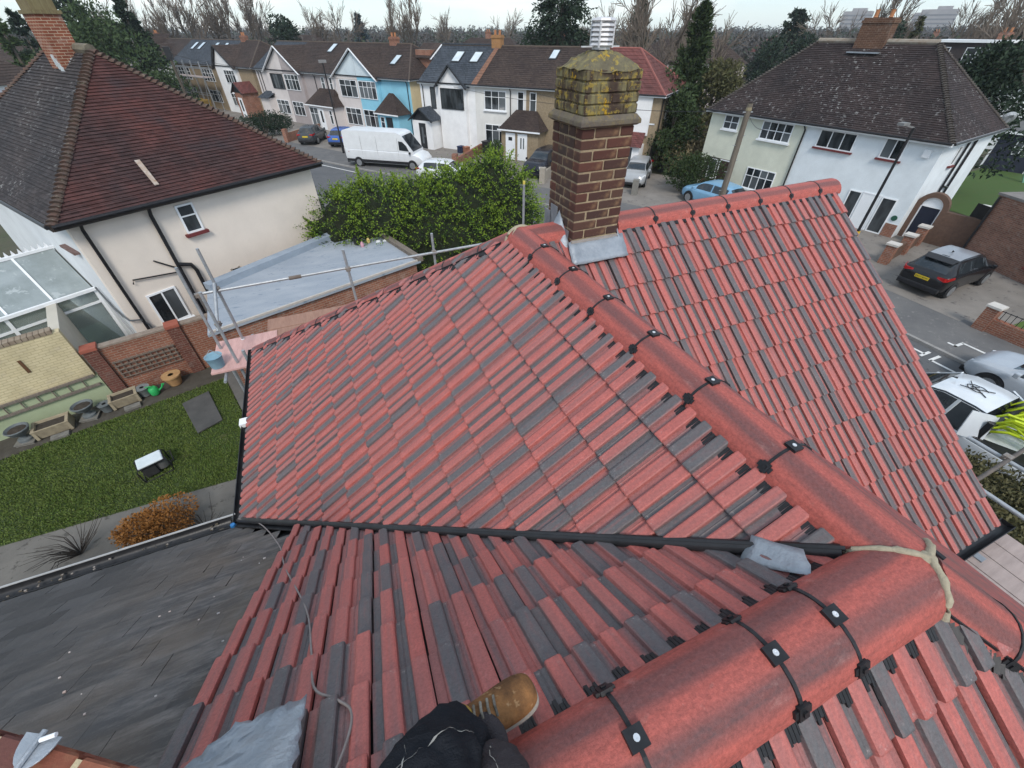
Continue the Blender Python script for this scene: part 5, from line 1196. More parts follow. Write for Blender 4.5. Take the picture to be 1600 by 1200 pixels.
# skip and hedge garden things there
sk = thing('skip', 'yellow builders skip below the scaffold', 'skip', (-14.2, 82.0, .1), math.atan2(D2[1], D2[0])); b = MB(); b.prism([(0, 0, .1), (3, 0, .1), (3.6, 0, 1.3), (-.6, 0, 1.3)], (0, 1.7, 0)); b.obj('body', mat('skip_yellow', (.50, .32, .09)), sk)
b = MB(); b.box(-.65, 3.65, -.06, 0, 1.2, 1.34); b.obj('rim', mat('skip_rim', (.40, .26, .08)), sk)
# ---------------- white pair on the right ----------------
lo = (25.4, 25.55, 0); rz = math.atan2(-.984, .176)
ze, zr_ = 4.68, 8.28; W2, Dp = 13.62, 7.6
MWR = rooftile_mat('dark_lichen_roof', (.036, .029, .030), (.055, .041, .040), None, (.36, .36, .35)); MCY = renderm('pale_cream_render', (.66, .67, .56)); MBW = renderm('bluish_white_render', (.72, .77, .80))
MLEFT = thing('house', 'pale cream rendered half of the hipped roof pair beside the telegraph pole', 'house', lo, rz)
MRIGHT = thing('house', 'white rendered half of the hipped roof pair behind the street lamp', 'house', lo, rz)
half = 6.72; hr = Dp / 2
for r_, x0, x1, wm in ((MLEFT, .3, half, MCY), (MRIGHT, half + .004, W2 - .3, MBW)):
    b = MB(); b.box(x0, x1, .3, Dp - .3, 0, ze); b.obj('wall', wm, r_)
rf = MB(); rf.courses((0, 0, ze), (half, 0, ze), (hr, hr, zr_), (half, hr, zr_), 44, .028); rf.courses((0, Dp, ze), (0, 0, ze), (hr, hr, zr_), (hr, hr, zr_), 44, .028); rf.courses((half, Dp, ze), (0, Dp, ze), (half, hr, zr_), (hr, hr, zr_), 44, .028); stuff(rf.obj('roof', MWR, MLEFT))
rf = MB(); rf.courses((half, 0, ze), (W2, 0, ze), (half, hr, zr_), (W2 - hr, hr, zr_), 44, .028); rf.courses((W2, 0, ze), (W2, Dp, ze), (W2 - hr, hr, zr_), (W2 - hr, hr, zr_), 44, .028); rf.courses((W2, Dp, ze), (half, Dp, ze), (W2 - hr, hr, zr_), (half, hr, zr_), 44, .028); stuff(rf.obj('roof', MWR, MRIGHT))
MBN2 = mat('bonnet_dark', (.05, .040, .036), (.09, .08, .07), 4, .9)
bonnets(MRIGHT, (W2, 0, ze), (W2 - hr, hr, zr_), 44, MBN2); bonnets(MRIGHT, (W2, Dp, ze), (W2 - hr, hr, zr_), 40, MBN2); bonnets(MLEFT, (0, 0, ze), (hr, hr, zr_), 40, MBN2)
MRID = mat('lichen_ridge', (.22, .17, .13), (.3, .28, .24), 5, .95)
b = MB(); b.tube([(hr, hr, zr_), (half, hr, zr_ + .01)], .13, 8); b.obj('ridge', MRID, MLEFT); b = MB(); b.tube([(half + .01, hr, zr_ + .01), (W2 - hr, hr, zr_)], .13, 8); b.obj('ridge', MRID, MRIGHT)
eaves(MLEFT, [((0, 0, ze - .05), (half, 0, ze - .05))]); eaves(MRIGHT, [((half, 0, ze - .05), (W2, 0, ze - .05)), ((W2, 0, ze - .05), (W2, Dp, ze - .05))])
cs_ = stack(MLEFT, half - .75, half + .75, hr - .35, hr + .35, zr_ - .6, zr_ + 1.0, brickwall_mat('dark_stack', (.10, .05, .035), (.14, .07, .045), (.2, .15, .11)), 2)
b = MB(); b.box(half - .8, half + .8, hr - .75, hr - .36, zr_ - .50, zr_ - .44); b.obj('flashing', MLEAD, cs_)
yf = .3; SR = mat('red_sill', (.15, .03, .03))
window(MLEFT, 1.35, 2.42, 3.72, 4.52, 2, .42, y=yf, sill=MUPVC); window(MLEFT, 4.05, 6.0, 3.52, 4.5, 4, .42, y=yf, sill=MUPVC); window(MLEFT, 4.0, 5.98, .62, 1.88, 4, .34, y=yf, sill=MUPVC)
b = MB(); b.box(.85, 2.85, yf - .02, yf - .003, .0, 1.98); pq = b.obj('porch_recess_shade', mat('recess_shade', (.045, .035, .03)), MLEFT); window(MLEFT, 1.1, 1.75, .65, 1.9, 1, 0, y=yf - .02); door(MLEFT, 1.9, 2.8, 0, 1.95, mat('brown_door', (.05, .03, .025)), y=yf - .02)  # flat dark panel on the wall; the porch recess shade is its colour
b = MB(); b.box(.82, 1.85, yf - .06, yf - .021, 0, .6); b.obj('plinth', MRB, MLEFT)
window(MRIGHT, 7.55, 9.5, 3.62, 4.5, 3, 0, y=yf, sill=SR); window(MRIGHT, 10.85, 11.85, 3.62, 4.55, 2, 0, y=yf, sill=SR)
door(MRIGHT, 11.05, 11.95, .05, 1.95, MUPVC, y=yf, glaz=[]); window(MRIGHT, 10.35, 11.0, .25, 1.92, 1, 0, y=yf); window(MRIGHT, 12.0, 12.72, .1, 1.92, 1, 0, y=yf)
b = MB(); b.box(12.65, 12.95, yf - .1, yf - .003, 3.95, 4.3); b.obj('alarm_box', MUPVC, MRIGHT)
b = MB(); b.lathe([(.14, 0), (.14, .04)], 12); o = b.obj('wall_plaque', mat('green_plaque', (.02, .09, .06)), MRIGHT); o.rotation_euler = (R(90), 0, 0); o.location = (12.98, yf - .003, 1.05)
b = MB(); b.box(12.75, 13.3, yf - .05, yf - .003, 0, .75); b.obj('brick_plinth', MRB, MRIGHT)
pipe(MRIGHT, [(6.62, .02, ze - .05), (6.70, .22, ze - .35), (6.70, .22, .1)], .045)
pipe(MRIGHT, [(W2 - .22, 3.4, ze), (W2 - .22, 3.4, .2)], .055); pipe(MRIGHT, [(W2 - .22, 4.4, ze - .1), (W2 - .22, 4.4, .2)], .06); pipe(MRIGHT, [(W2 - .2, 3.4, 2.3), (W2 - .2, 4.4, 2.1)], .05)
window(MRIGHT, 2.5, 2.95, 3.4, 4.3, 1, 0, y=W2 - .3, face='r', sill=SR)
sd_ = thing('satellite_dish', 'grey satellite dish at the far corner of the white house roof', 'satellite dish', (35.1, 13.6, 5.1)); b = MB(); b.lathe([(.05, .06), (.2, .03), (.33, .11)], 16); o = b.obj('dish', MGALV, sd_); o.rotation_euler = (R(70), 0, R(140)); b = MB(); b.tube([(0, 0, -.4), (0, 0, .05), (-.2, -.2, .25)], .02, 6); b.obj('arm', MGALV, sd_)
# brick arch gate beside it
ag = thing('arch_gate', 'brick arch with navy gate joining the white house side', 'gate', lo, rz)
b = MB(); x0, x1 = 13.35, 14.65; n_ = 16
inn = [(14.0 + .47 * math.cos(R(a_)), 1.75 + .47 * math.sin(R(a_))) for a_ in np.linspace(180, 0, n_)]; outr = [(14.0 + .70 * math.cos(R(a_)), 1.75 + .70 * math.sin(R(a_))) for a_ in np.linspace(180, 0, n_)]
for i in range(n_ - 1): b.prism([(inn[i][0], 1.0, inn[i][1]), (inn[i + 1][0], 1.0, inn[i + 1][1]), (outr[i + 1][0], 1.0, outr[i + 1][1]), (outr[i][0], 1.0, outr[i][1])], (0, .3, 0))
b.box(13.30, 13.53, 1.0, 1.3, 0, 1.75); b.box(14.47, 14.7, 1.0, 1.3, 0, 1.75); b.box(14.7, 16.6, 1.0, 1.25, 0, 1.7); b.obj('brickwork', mat('arch_brick', (.14, .085, .06), (.10, .06, .045), 6, .9), ag)
b = MB(); b.box(13.6, 14.40, 1.12, 1.17, .05, 1.72); b.obj('gate_leaf', mat('navy_paint', (.014, .018, .035), None, 4, .45), ag)
b = MB(); b.box(13.54, 13.59, 1.08, 1.2, 0, 1.75).box(14.41, 14.46, 1.08, 1.2, 0, 1.75).box(13.59, 14.41, 1.08, 1.2, 1.73, 1.78); b.obj('frame', MUPVC, ag)
b = MB(); b.prism([(p[0], 1.13, p[1]) for p in [(14.0 + .45 * math.cos(R(a_)), 1.79 + .43 * math.sin(R(a_))) for a_ in np.linspace(180, 0, 10)]], (0, .03, 0)); b.obj('fanlight', MUPVC, ag)
# front walls and piers of the white pair
for i, (x, y) in enumerate([(24.3, 10.55), (26.3, 10.95), (28.2, 11.4)]):
    p_ = thing('gate_pier', ['brick pier with pale cap at the wall end by the gable verge', 'brick pier with pale cap in the middle of the front wall', 'brick pier with pale cap beside the passage'][i], 'pier', (x, y, 0), .2)
    b = MB(); b.box(-.2, .2, -.2, .2, .1, 1.0); b.obj('shaft', MRB, p_); b = MB(); b.box(-.25, .25, -.25, .25, 1.002, 1.09); b.obj('cap', mat('concrete_cap', (.55, .52, .48)), p_)
fw_ = thing('front_wall', 'low dark brick wall between the pale capped piers', 'wall', (24.3, 10.55, 0), math.atan2(.85, 3.9)); b = MB(); b.box(.22, 1.85, -.1, .1, 0, .75).box(2.25, 3.8, -.1, .1, 0, .75); b.obj('brickwork', mat('arch_brick', (.14, .085, .06)), fw_)
# ---------------- brick single storey building far right ----------------
bh = thing('brick_building', 'single storey red brick building with white window at the right edge', 'building', (28.9, 9.75, 0), math.atan2(-1, -.36))
MB3 = brickwall_mat('mottled_brick', (.17, .080, .058), (.27, .13, .09), (.26, .21, .17))
b = MB(); b.box(0, 9, 0, 6, 0, 2.95); b.obj('wall', MB3, bh); b = MB(); b.box(-.06, 9.1, -.06, 6.1, 2.952, 3.05); b.obj('roof_coping', mat('coping_grey', (.16, .15, .14), (.22, .2, .19), 4, .9), bh)
window(bh, 3.0, 5.6, .75, 2.05, 3, .3, sill=mat('red_sill2', (.2, .05, .04)))
b = MB(); b.box(-.9, -.02, .3, .36, 0, 2.3); b.obj('passage_shade', mat('opening_shade', (.012, .011, .011)), bh)  # near-black panel painted in for the shade of the side passage
pipe(bh, [(.12, -.08, 2.9), (.12, -.08, 0)], .05)
ww = thing('front_wall', 'low brick front wall with pale capped pier and railings by the black hatchback', 'wall', (21.75, 5.5, 0), -math.pi / 2)
b = MB(); b.box(.38, 6, -.11, .11, 0, .62); b.obj('brickwork', MRB, ww); b = MB(); b.box(0, .38, -.2, .2, 0, 1.0); b.obj('pier', MRB, ww); b = MB(); b.box(-.04, .42, -.24, .24, 1.002, 1.08); b.obj('cap', mat('concrete_cap', (.55, .52, .48)), ww)
for i in range(20): b = MB(); b.tube([(.5 + i * .16, 0, .62), (.5 + i * .16, 0, .98)], .011, 5); b.obj('railing_bar', MBLK, ww)
b = MB(); b.bar((.4, 0, .95), (4, 0, .95), .03, .02); b.obj('railing', MBLK, ww)
sheet_poly('lawn', [(22.3, 4.9), (27.4, 4.9), (27.4, -4), (22.3, -4)], .125, mat('lawn_green', (.075, .125, .025), (.06, .10, .02), 3, .95, bump=.6))
sheet_poly('lawn', [(35.6, 9), (60, 9), (60, 20.5), (37, 17.5)], .03, mat('lawn_bright', (.045, .090, .018), (.055, .085, .02), 2, .95, bump=.6))
sh = thing('shed', 'navy garden shed with small white window past the white house', 'shed', (51.0, 19.6, 0), math.atan2(-1, .25)); b = MB(); b.box(0, 2.7, 0, 2.6, 0, 2.6); b.obj('wall', mat('navy_shed', (.022, .026, .045), (.03, .034, .055), 3, .7), sh)
b = MB(); b.prism([(-.15, -.3, 2.62), (2.85, -.3, 2.62), (2.85, 2.9, 3.1), (-.15, 2.9, 3.1)], (0, 0, .1)); b.obj('roof', mat('shed_felt', (.12, .12, .12)), sh); window(sh, 1.2, 2.1, 1.2, 2.1, 2, .5); b = MB(); b.box(-.06, .06, -.05, .0, 0, 2.6).box(2.64, 2.76, -.05, 0, 0, 2.6).box(-.1, 2.8, -.33, -.27, 2.55, 2.72); b.obj('trim', MUPVC, sh)
b = MB(); b.bar((48.6, 15.6, 0), (49.2, 16.6, 1.8), .25, .06); tag(b.obj('green_plank', mat('green_plank', (.10, .22, .16))), 'green plank leaning in front of the navy shed', 'plank')
ac = thing('storage_box', 'grey lidded box on the patio behind the arch gate', 'box', (33.4, 10.9, 0), .3); b = MB(); b.box(0, .9, 0, .7, 0, 1.2); b.obj('body', mat('box_grey', (.22, .23, .24)), ac); b = MB(); b.box(-.05, .95, -.05, .75, 1.202, 1.3); b.obj('lid', mat('box_lid', (.62, .62, .6)), ac)
# ---------------- street furniture ----------------
tp = thing('telegraph_pole', 'weathered wooden telegraph pole in front of the pale cream house', 'telegraph pole', (19.6, 17.1, .1)); b = MB(); b.tube([(0, 0, 0), (0, 0, 3), (0, 0, 6.05)], [.17, .15, .125], 14); b.obj('shaft', mat('pole_wood', (.17, .145, .115), (.10, .085, .07), 4, .9, sc=(3, 3, .3)), tp, smooth=40)
b = MB(); b.lathe([(.13, 0), (.14, .03), (.11, .3)], 12, (0, 0, 5.75)); b.obj('cap', mat('pole_top', (.26, .22, .14)), tp)
b = MB(); b.bar((-.25, .05, 5.7), (.25, -.05, 5.7), .05, .04); [b.bar((-.1, 0, z_), (-.3, .03, z_ + .02), .02) for z_ in (4.3, 3.1, 2.2)]; [b.bar((.1, 0, z_), (.3, -.03, z_ + .02), .02) for z_ in (4.7, 3.6, 2.6)]; b.obj('step_iron', MGALV, tp)
lp = thing('street_lamp', 'slim black street lamp in front of the white house', 'street lamp', (20.95, 10.62, .1)); b = MB(); b.tube([(0, 0, 0), (0, 0, 1.3), (0, 0, 1.32), (0, 0, 5.9)], [.085, .085, .06, .045], 10); b.obj('column', MBLK, lp, smooth=40)
b = MB(); b.bar((0, 0, 5.9), (-.30, .25, 5.98), .05); b.box(-.5, -.12, .12, .36, 5.96, 6.05); b.obj('lantern', mat('lantern_grey', (.2, .2, .2)), lp)
b = MB(); b.lathe([(.09, 0), (.09, .28)], 10, (0, 0, 1.75)); b.obj('yellow_sign', mat('sign_yellow', (.62, .40, .03)), lp)
lp2 = thing('street_lamp', 'tall black street lamp beside the blue parked car', 'street lamp', (2.75, 45.7, .1)); b = MB(); b.tube([(0, 0, 0), (0, 0, 1.4), (0, 0, 1.42), (0, 0, 6.6)], [.10, .10, .06, .05], 10); b.obj('column', MBLK, lp2, smooth=40); b = MB(); b.box(-.3, .3, -.12, .12, 6.6, 6.8); b.obj('lantern', mat('lantern_grey', (.2, .2, .2)), lp2)
tp2 = thing('telegraph_pole', 'dark telegraph pole with transformer top near the scaffolded pair', 'telegraph pole', (-11.3, 66.6, .1)); b = MB(); b.tube([(0, 0, 0), (0, 0, 7.1)], [.17, .12], 10); b.obj('shaft', mat('pole_dark', (.08, .065, .05)), tp2); b = MB(); b.box(-.3, .3, -.2, .2, 6.2, 7.3); b.obj('pole_box', MBLK, tp2)
for i, (p, q_) in enumerate([((19.6, 17.1, 5.85), (17.5, 37.6, 5.0)), ((19.6, 17.1, 5.8), (12.8, 43.2, 5.0)), ((19.6, 17.1, 5.8), (26.6, 21.0, 4.4)), ((-11.3, 66.6, 6.9), (1.0, 63.0, 5.0)), ((-11.3, 66.6, 6.8), (10, 48.5, 5.0))]):
    P = [Vector(p).lerp(Vector(q_), k_ / 10) - Vector((0, 0, .5 * (1 - (2 * k_ / 10 - 1) ** 2))) for k_ in range(11)]
    b = MB(); b.tube(P, .012, 4); tag(b.obj('overhead_wire', MBLK), ['overhead wire from the wooden pole to the tan pebbledash house', 'overhead wire from the wooden pole to the white van end of terrace', 'short overhead wire from the wooden pole to the pale cream house', 'overhead wire from the dark pole to the white house', 'overhead wire from the dark pole to the blue house'][i], 'wire')
# front walls along the terrace
def dwarf(p, q_, label, h=.8, m=None, pier=True):
    lo_, rz_, L_ = wallframe(p, q_); r_ = thing('front_wall', label, 'wall', lo_, rz_); b = MB(); b.box(0, L_, -.1, .1, 0, h); b.obj('brickwork', m or MRB, r_)
    if pier: b = MB(); b.box(-.2, .2, -.2, .2, 0, h + .35); b.obj('pier', m or MRB, r_)
MORB = mat('orange_wall_brick', (.34, .17, .10), (.26, .13, .08), 5, .9)
dwarf((3.9, 44.6), (7.6, 49.3), 'orange brick dividing wall with pier right of the blue car', .9, MORB); dwarf((-1.9, 53.0), (1.6, 57.6), 'brick dividing wall with pier left of the dark hatchback', .9)
dwarf((10.6, 36.3), (14.6, 41.0), 'low brick dividing wall beside the white house forecourt', .8); dwarf((15.2, 29.6), (18.0, 32.8), 'pale block wall with pier by the dark estate car', .8, mat('pale_block', (.36, .32, .27)))
dwarf((19.8, 24.6), (22.6, 27.6), 'low grey wall below the end house drive', .7, mat('grey_wall', (.20, .19, .17)))
for i, (x, y, c_, lb) in enumerate([(12.6, 41.3, (.02, .03, .07), 'dark blue recycling box by the white house window'), (13.0, 40.8, (.28, .12, .07), 'terracotta recycling box by the white house window')]):
    o = thing('recycling_box', lb, 'box', (x, y, .1), .4); b = MB(); b.box(0, .5, 0, .4, 0, .5); b.obj('body', mat('rb%d' % i, c_), o); b = MB(); b.box(-.03, .53, -.03, .43, .502, .55); b.obj('rim', mat('rbl%d' % i, tuple(x_ * 1.3 for x_ in c_)), o)
wb = thing('wheelie_bin', 'black wheelie bin by the white house', 'bin', (14.7, 39.6, .1), .6); b = MB(); b.prism([(0, 0, 0), (.5, 0, 0), (.58, 0, 1.0), (-.06, 0, 1.0)], (0, .6, 0)); b.obj('body', MBLK, wb); b = MB(); b.box(-.08, .6, -.05, .66, 1.002, 1.07); b.obj('lid', MBLK, wb)
# ---------------- vehicles ----------------
MTYRE = mat('tyre', (.015, .015, .016), (.025, .025, .026), 20, .85); MRIM = mat('alloy', (.42, .43, .45), (.3, .31, .32), 20, .3, .7); MCGL = mat('car_glass', (.012, .015, .018), (.03, .035, .04), 1.5, .05, 0, 0, spec=.7)
MRED = mat('tail_light', (.35, .012, .012), None, 8, .15); MHL = mat('head_light', (.72, .75, .78), (.5, .52, .55), 10, .1)
def paint(name, c): return mat('paint_' + name, c, tuple(x * .9 for x in c), 2, .22, .15, 0, spec=.6)
def interp(x, tab):
    """smooth interpolation through a table of (x, v)"""
    for k_ in range(len(tab) - 1):
        (a, va1), (b_, vb1) = tab[k_], tab[k_ + 1]
        if a <= x <= b_:
            f = (x - a) / (b_ - a); m0 = (vb1 - tab[max(k_ - 1, 0)][1]) / max(b_ - tab[max(k_ - 1, 0)][0], 1e-6); kn = min(k_ + 2, len(tab) - 1); m1 = (tab[kn][1] - va1) / max(tab[kn][0] - a, 1e-6); h_ = b_ - a
            return (2 * f ** 3 - 3 * f * f + 1) * va1 + (f ** 3 - 2 * f * f + f) * h_ * m0 * .6 + (-2 * f ** 3 + 3 * f * f) * vb1 + (f ** 3 - f * f) * h_ * m1 * .6
    return tab[0][1] if x < tab[0][0] else tab[-1][1]
def car_shell(r_, L_, Wd, Hh, pm, style):
    kx, kz, w = L_ / 4.36, Hh / 1.56, Wd / 2
    if style == 'hatch': top = [(-2.18, .80), (-2.12, .98), (-2.0, 1.06), (-1.52, 1.46), (-1.25, 1.53), (-.5, 1.56), (.15, 1.54), (.55, 1.46), (1.22, 1.06), (1.75, .97), (2.06, .82), (2.18, .60)]
    else: top = [(-2.18, .80), (-2.14, 1.0), (-2.08, 1.08), (-1.85, 1.46), (-1.6, 1.53), (-.5, 1.56), (.2, 1.54), (.6, 1.46), (1.2, 1.10), (1.8, 1.02), (2.08, .88), (2.18, .62)]
    belt = [(-2.18, .78), (-2.1, .95), (-1.9, 1.03), (-.8, .99), (.6, .95), (1.25, .96), (1.8, .88), (2.08, .74), (2.18, .56)]
    wid = [(-2.18, .74), (-2.1, .90), (-1.9, .96), (-1.4, 1.0), (-.4, .965), (.5, .965), (1.35, 1.0), (1.8, .96), (2.05, .84), (2.18, .62)]
    wrf = [(-2.18, .60), (-2.0, .70), (-1.5, .66), (-.6, .72), (.2, .71), (.6, .68), (1.2, .78), (1.8, .74), (2.18, .45)]
    zb = [(-2.18, .42), (-2.0, .30), (-1.4, .24), (1.5, .24), (2.0, .28), (2.18, .36)]
    xs = sorted(set([round(v, 3) for v in list(np.linspace(-2.18, 2.18, 25)) + [-2.14, -2.08, -1.98, -1.56, -1.46, -1.3, -1.18, -.36, -.28, .50, .58, 1.18, 1.26, 2.1, 2.15]]))
    rings = []
    for x in xs:
        T, B_, wd, wr_, z0 = interp(x, top) * kz, interp(x, belt) * kz, interp(x, wid) * w, interp(x, wrf) * w, interp(x, zb)
        B_ = min(B_, T - .02); e_ = .07 if T - B_ > .2 else .012
        half_ = [(0, z0), (wd * .84, z0), (wd * .975, z0 + .10), (wd, z0 + (B_ - z0) * .42), (wd * .985, B_ - .13), (wd * .955, B_ - .02), (wd * .93, B_ + .005)]
        a_, b_ = (wd * .93, B_ + .005), (wr_, T - e_)
        half_ += [tuple(a_[q] + (b_[q] - a_[q]) * f for q in (0, 1)) for f in (.10, .92)] + [(wr_ * .95, T - e_ * .45), (wr_ * .80, T - e_ * .12), (wr_ * .4, T - .0), (0, T + .006)]
        n_ = len(half_); rings.append([(x * kx, y, z_) for y, z_ in half_] + [(x * kx, -y, z_) for y, z_ in reversed(half_[1:-1])])
    m = len(rings[0]); vs = [p for r2 in rings for p in r2]; paint_f, glass_f = [], []
    for i in range(len(xs) - 1):
        xm_ = (xs[i] + xs[i + 1]) / 2
        for k_ in range(m):
            f = (i * m + k_, i * m + (k_ + 1) % m, (i + 1) * m + (k_ + 1) % m, (i + 1) * m + k_); kk = k_ if k_ < n_ - 1 else m - 1 - k_
            side_ = kk == 7; topf = kk in (9, 10, 11); g = False
            tall = interp(xm_, top) * kz - interp(xm_, belt) * kz
            if side_ and -1.46 < xm_ < .98 and tall > .22 and not (-.36 < xm_ < -.28): g = True
            if topf and (.58 < xm_ < 1.18): g = True
            if topf and ((-1.98 < xm_ < -1.56) if style == 'hatch' else (-2.06 < xm_ < -1.84)): g = True
            (glass_f if g else paint_f).append(f)
    paint_f += [tuple(range(m)), tuple(range((len(xs) - 1) * m, len(xs) * m))]
    for nm, fs_, mt in (('body', paint_f, pm), ('glazing', glass_f, MCGL)):
        b = MB(); used = sorted(set(i for f in fs_ for i in f)); mp_ = {v: i for i, v in enumerate(used)}; b.add([vs[i] for i in used], [tuple(mp_[i] for i in f) for f in fs_]); b.obj(nm, mt, r_, smooth=38)
def vehicle(name, label, cat, loc, head, L_, Wd, Hh, pm, style='hatch', plate=None, group=None):
    """heading = direction of the nose in degrees from +x; origin at the centre on the ground"""
    r_ = thing(name, label, cat, loc, R(head), group); h = L_ / 2; w = Wd / 2
    if style == 'van':
        st = [(-h, .45, 1.35, .94), (-h + .06, .35, 1.35, 1), (h - 1.55, .35, 1.3, 1), (h - 1.0, .35, 1.25, 1), (h - .35, .38, 1.08, .97), (h - .05, .42, .80, .88), (h, .5, .7, .8)]
        cab = [(-h + .01, 1.35, Hh - .12, .93), (-h + .12, 1.35, Hh, .93), (h - 2.1, 1.33, Hh, .92), (h - 1.75, 1.3, Hh - .12, .91), (h - .78, 1.2, 1.32, .93)]
    elif style == 'pickup':
        st = [(-h, .5, 1.05, .95), (-h + .1, .42, 1.08, 1), (-.6, .42, 1.10, 1), (.9, .42, 1.08, 1), (h - .5, .42, 1.02, .98), (h - .08, .45, .85, .9), (h, .5, .7, .84)]
        cab = [(-.85, 1.08, 1.12, .90), (-.74, 1.08, Hh - .03, .80), (-.5, 1.08, Hh, .80), (.15, 1.08, Hh - .02, .80), (.45, 1.08, Hh - .12, .78), (1.15, 1.06, 1.10, .88)]
    elif style == 'suv':
        st = [(-h, .5, 1.0, .9), (-h + .08, .38, 1.05, .97), (-h + .9, .32, 1.06, 1), (.2, .32, 1.05, 1), (1.1, .32, 1.02, .99), (h - .3, .35, .92, .95), (h - .04, .42, .75, .86), (h, .5, .66, .8)]
        cab = [(-h + .06, 1.03, 1.08, .84), (-h + .32, 1.05, Hh - .06, .76), (-h + .9, 1.05, Hh, .77), (.35, 1.05, Hh - .02, .77), (.7, 1.04, Hh - .14, .76), (1.35, 1.02, 1.04, .86)]
    else:
        st = [(-h, .5, .92, .88), (-h + .07, .36, .98, .96), (-h + .8, .28, 1.0, 1), (.1, .28, .98, 1), (.9, .28, .94, .99), (h - .35, .3, .82, .95), (h - .05, .38, .66, .84), (h, .45, .58, .76)]
        cab = [(-h + .10, .96, .99, .82), (-h + .55, .99, Hh - .10, .74), (-h + 1.2, .99, Hh, .76), (.1, .98, Hh - .01, .76), (.45, .97, Hh - .13, .75), (1.2, .93, .95, .86)]
    def body(secs, top):
        b = MB(); vs = []; fs = []; 
        for (x, z0, z1, ww_) in secs:
            hw = w * ww_; zm = z0 + (z1 - z0) * .45
            ring = [(x, -hw * .90, z0), (x, -hw, zm), (x, -hw * .985, z1 - .05), (x, -hw * .90, z1), (x, 0, z1 + .018), (x, hw * .90, z1), (x, hw * .985, z1 - .05), (x, hw, zm), (x, hw * .90, z0)]; vs += ring
        m = 9
        for i in range(len(secs) - 1):
            for k_ in range(m): fs.append((i * m + k_, i * m + (k_ + 1) % m, (i + 1) * m + (k_ + 1) % m, (i + 1) * m + k_))
        fs += [tuple(range(m)), tuple(range((len(secs) - 1) * m, len(secs) * m))]; b.add(vs, fs); return b
    isv = style == 'van'
    if style in ('hatch', 'suv'):
        car_shell(r_, L_, Wd, Hh, pm, style)
    else:
        o = body(st, 0).obj('body', pm, r_, smooth=35)
        if style in ('hatch', 'suv'):
            md = o.modifiers.new('s', 'SUBSURF'); md.levels = 2; md.render_levels = 2; o.scale = (1.02, 1.03, 1.0); o.data.polygons.foreach_set('use_smooth', [True] * len(o.data.polygons))
            for e_ in o.data.edges: e_.use_edge_sharp = False
        else: md = o.modifiers.new('b', 'BEVEL'); md.width = .03; md.segments = 2; md.limit_method = 'ANGLE'; md.angle_limit = R(28)
        # greenhouse
        b = MB(); vs = []; fs = []
        for (x, zb, zt_, ww_) in cab:
            hb, ht = w * .95 if style != 'van' else w * .97, w * ww_; vs += [(x, -hb, zb - .03), (x, -ht, zt_), (x, ht, zt_), (x, hb, zb - .03)]
        for i in range(len(cab) - 1):
            for k_ in range(4): fs.append((i * 4 + k_, i * 4 + (k_ + 1) % 4, (i + 1) * 4 + (k_ + 1) % 4, (i + 1) * 4 + k_))
        fs += [(0, 1, 2, 3), tuple((len(cab) - 1) * 4 + k_ for k_ in range(4))]; b.add(vs, fs)
        isv = style == 'van'
        b.obj('cabin', pm if isv else MCGL, r_, smooth=25)
        if isv:
            def q4(pts, nm, m_): bb = MB(); bb.prism(pts, (0, 0, .001) if False else (0.004, 0, .004)); bb.obj(nm, m_, r_)
            a_, c_ = cab[3], cab[4]; f = lambda t, y_: (a_[0] + (c_[0] - a_[0]) * t + .012, y_, a_[2] + (c_[2] - a_[2]) * t + .012)
            q4([f(.10, -w * .80), f(.10, w * .80), f(.97, w * .86), f(.97, -w * .86)], 'windscreen', MCGL)
            for sg in (-1, 1):
                bb = MB(); bb.prism([(h - 1.95, sg * w * .962, 1.42), (h - 1.12, sg * w * .968, 1.38), (h - 1.30, sg * w * .955, 1.75), (h - 1.62, sg * w * .94, 2.02), (h - 1.95, sg * w * .938, 2.05)], (0, sg * .012, 0)); bb.obj('side_window', MCGL, r_)
                bb = MB(); bb.box(-h + .1, h - 1.2, sg * w * 1.0 - .015, sg * w * 1.0 + .015, .42, .62); bb.obj('side_moulding', MBLK, r_)
                bb = MB()
                for x in (-h + 1.6, -h + 3.0, h - 2.05): bb.box(x, x + .012, sg * w * .985 - .012, sg * w * .985 + .006, .7, 2.3)
                bb.obj('door_seam', mat('seam_grey', (.35, .36, .37)), r_)
        else:
            # painted roof and pillars over the glass
            def pil(*a): bb = MB(); bb.bar(*a); bb.obj('pillar', pm, r_)
            mids = cab[1:-1]; b = MB(); vs = []; fs = []
            for (x, zb, zt_, ww_) in mids:
                ht = w * ww_; vs += [(x, -ht - .012, zt_ - .035), (x, -ht * .93, zt_ + .012), (x, 0, zt_ + .03), (x, ht * .93, zt_ + .012), (x, ht + .012, zt_ - .035)]
            for i in range(len(mids) - 1):
                for k_ in range(4): fs.append((i * 5 + k_, i * 5 + k_ + 1, (i + 1) * 5 + k_ + 1, (i + 1) * 5 + k_))
            b.add(vs, fs); b.obj('roof_panel', pm, r_, smooth=50)
            for sg in (-1, 1):
                P = lambda i, tp_: (cab[i][0], sg * (w * cab[i][3] + .004 if tp_ else w * .955), cab[i][2] if tp_ else cab[i][1])
                pil(P(-1, 0), P(-2, 1), .07, .05); pil(P(0, 0), P(1, 1), .16 if style != 'pickup' else .5, .04); x = (cab[1][0] + cab[-2][0]) / 2
                zt_ = cab[2][2] - .03; pil((x, sg * w * .955, cab[2][1]), (x - .05, sg * (w * cab[2][3] + .004), zt_), .07, .03)
                if style in ('suv', 'hatch'): x2 = cab[1][0] + .55; pil((x2 - .2, sg * w * .955, cab[2][1]), (x2, sg * (w * cab[2][3] + .004), zt_), .10, .03)
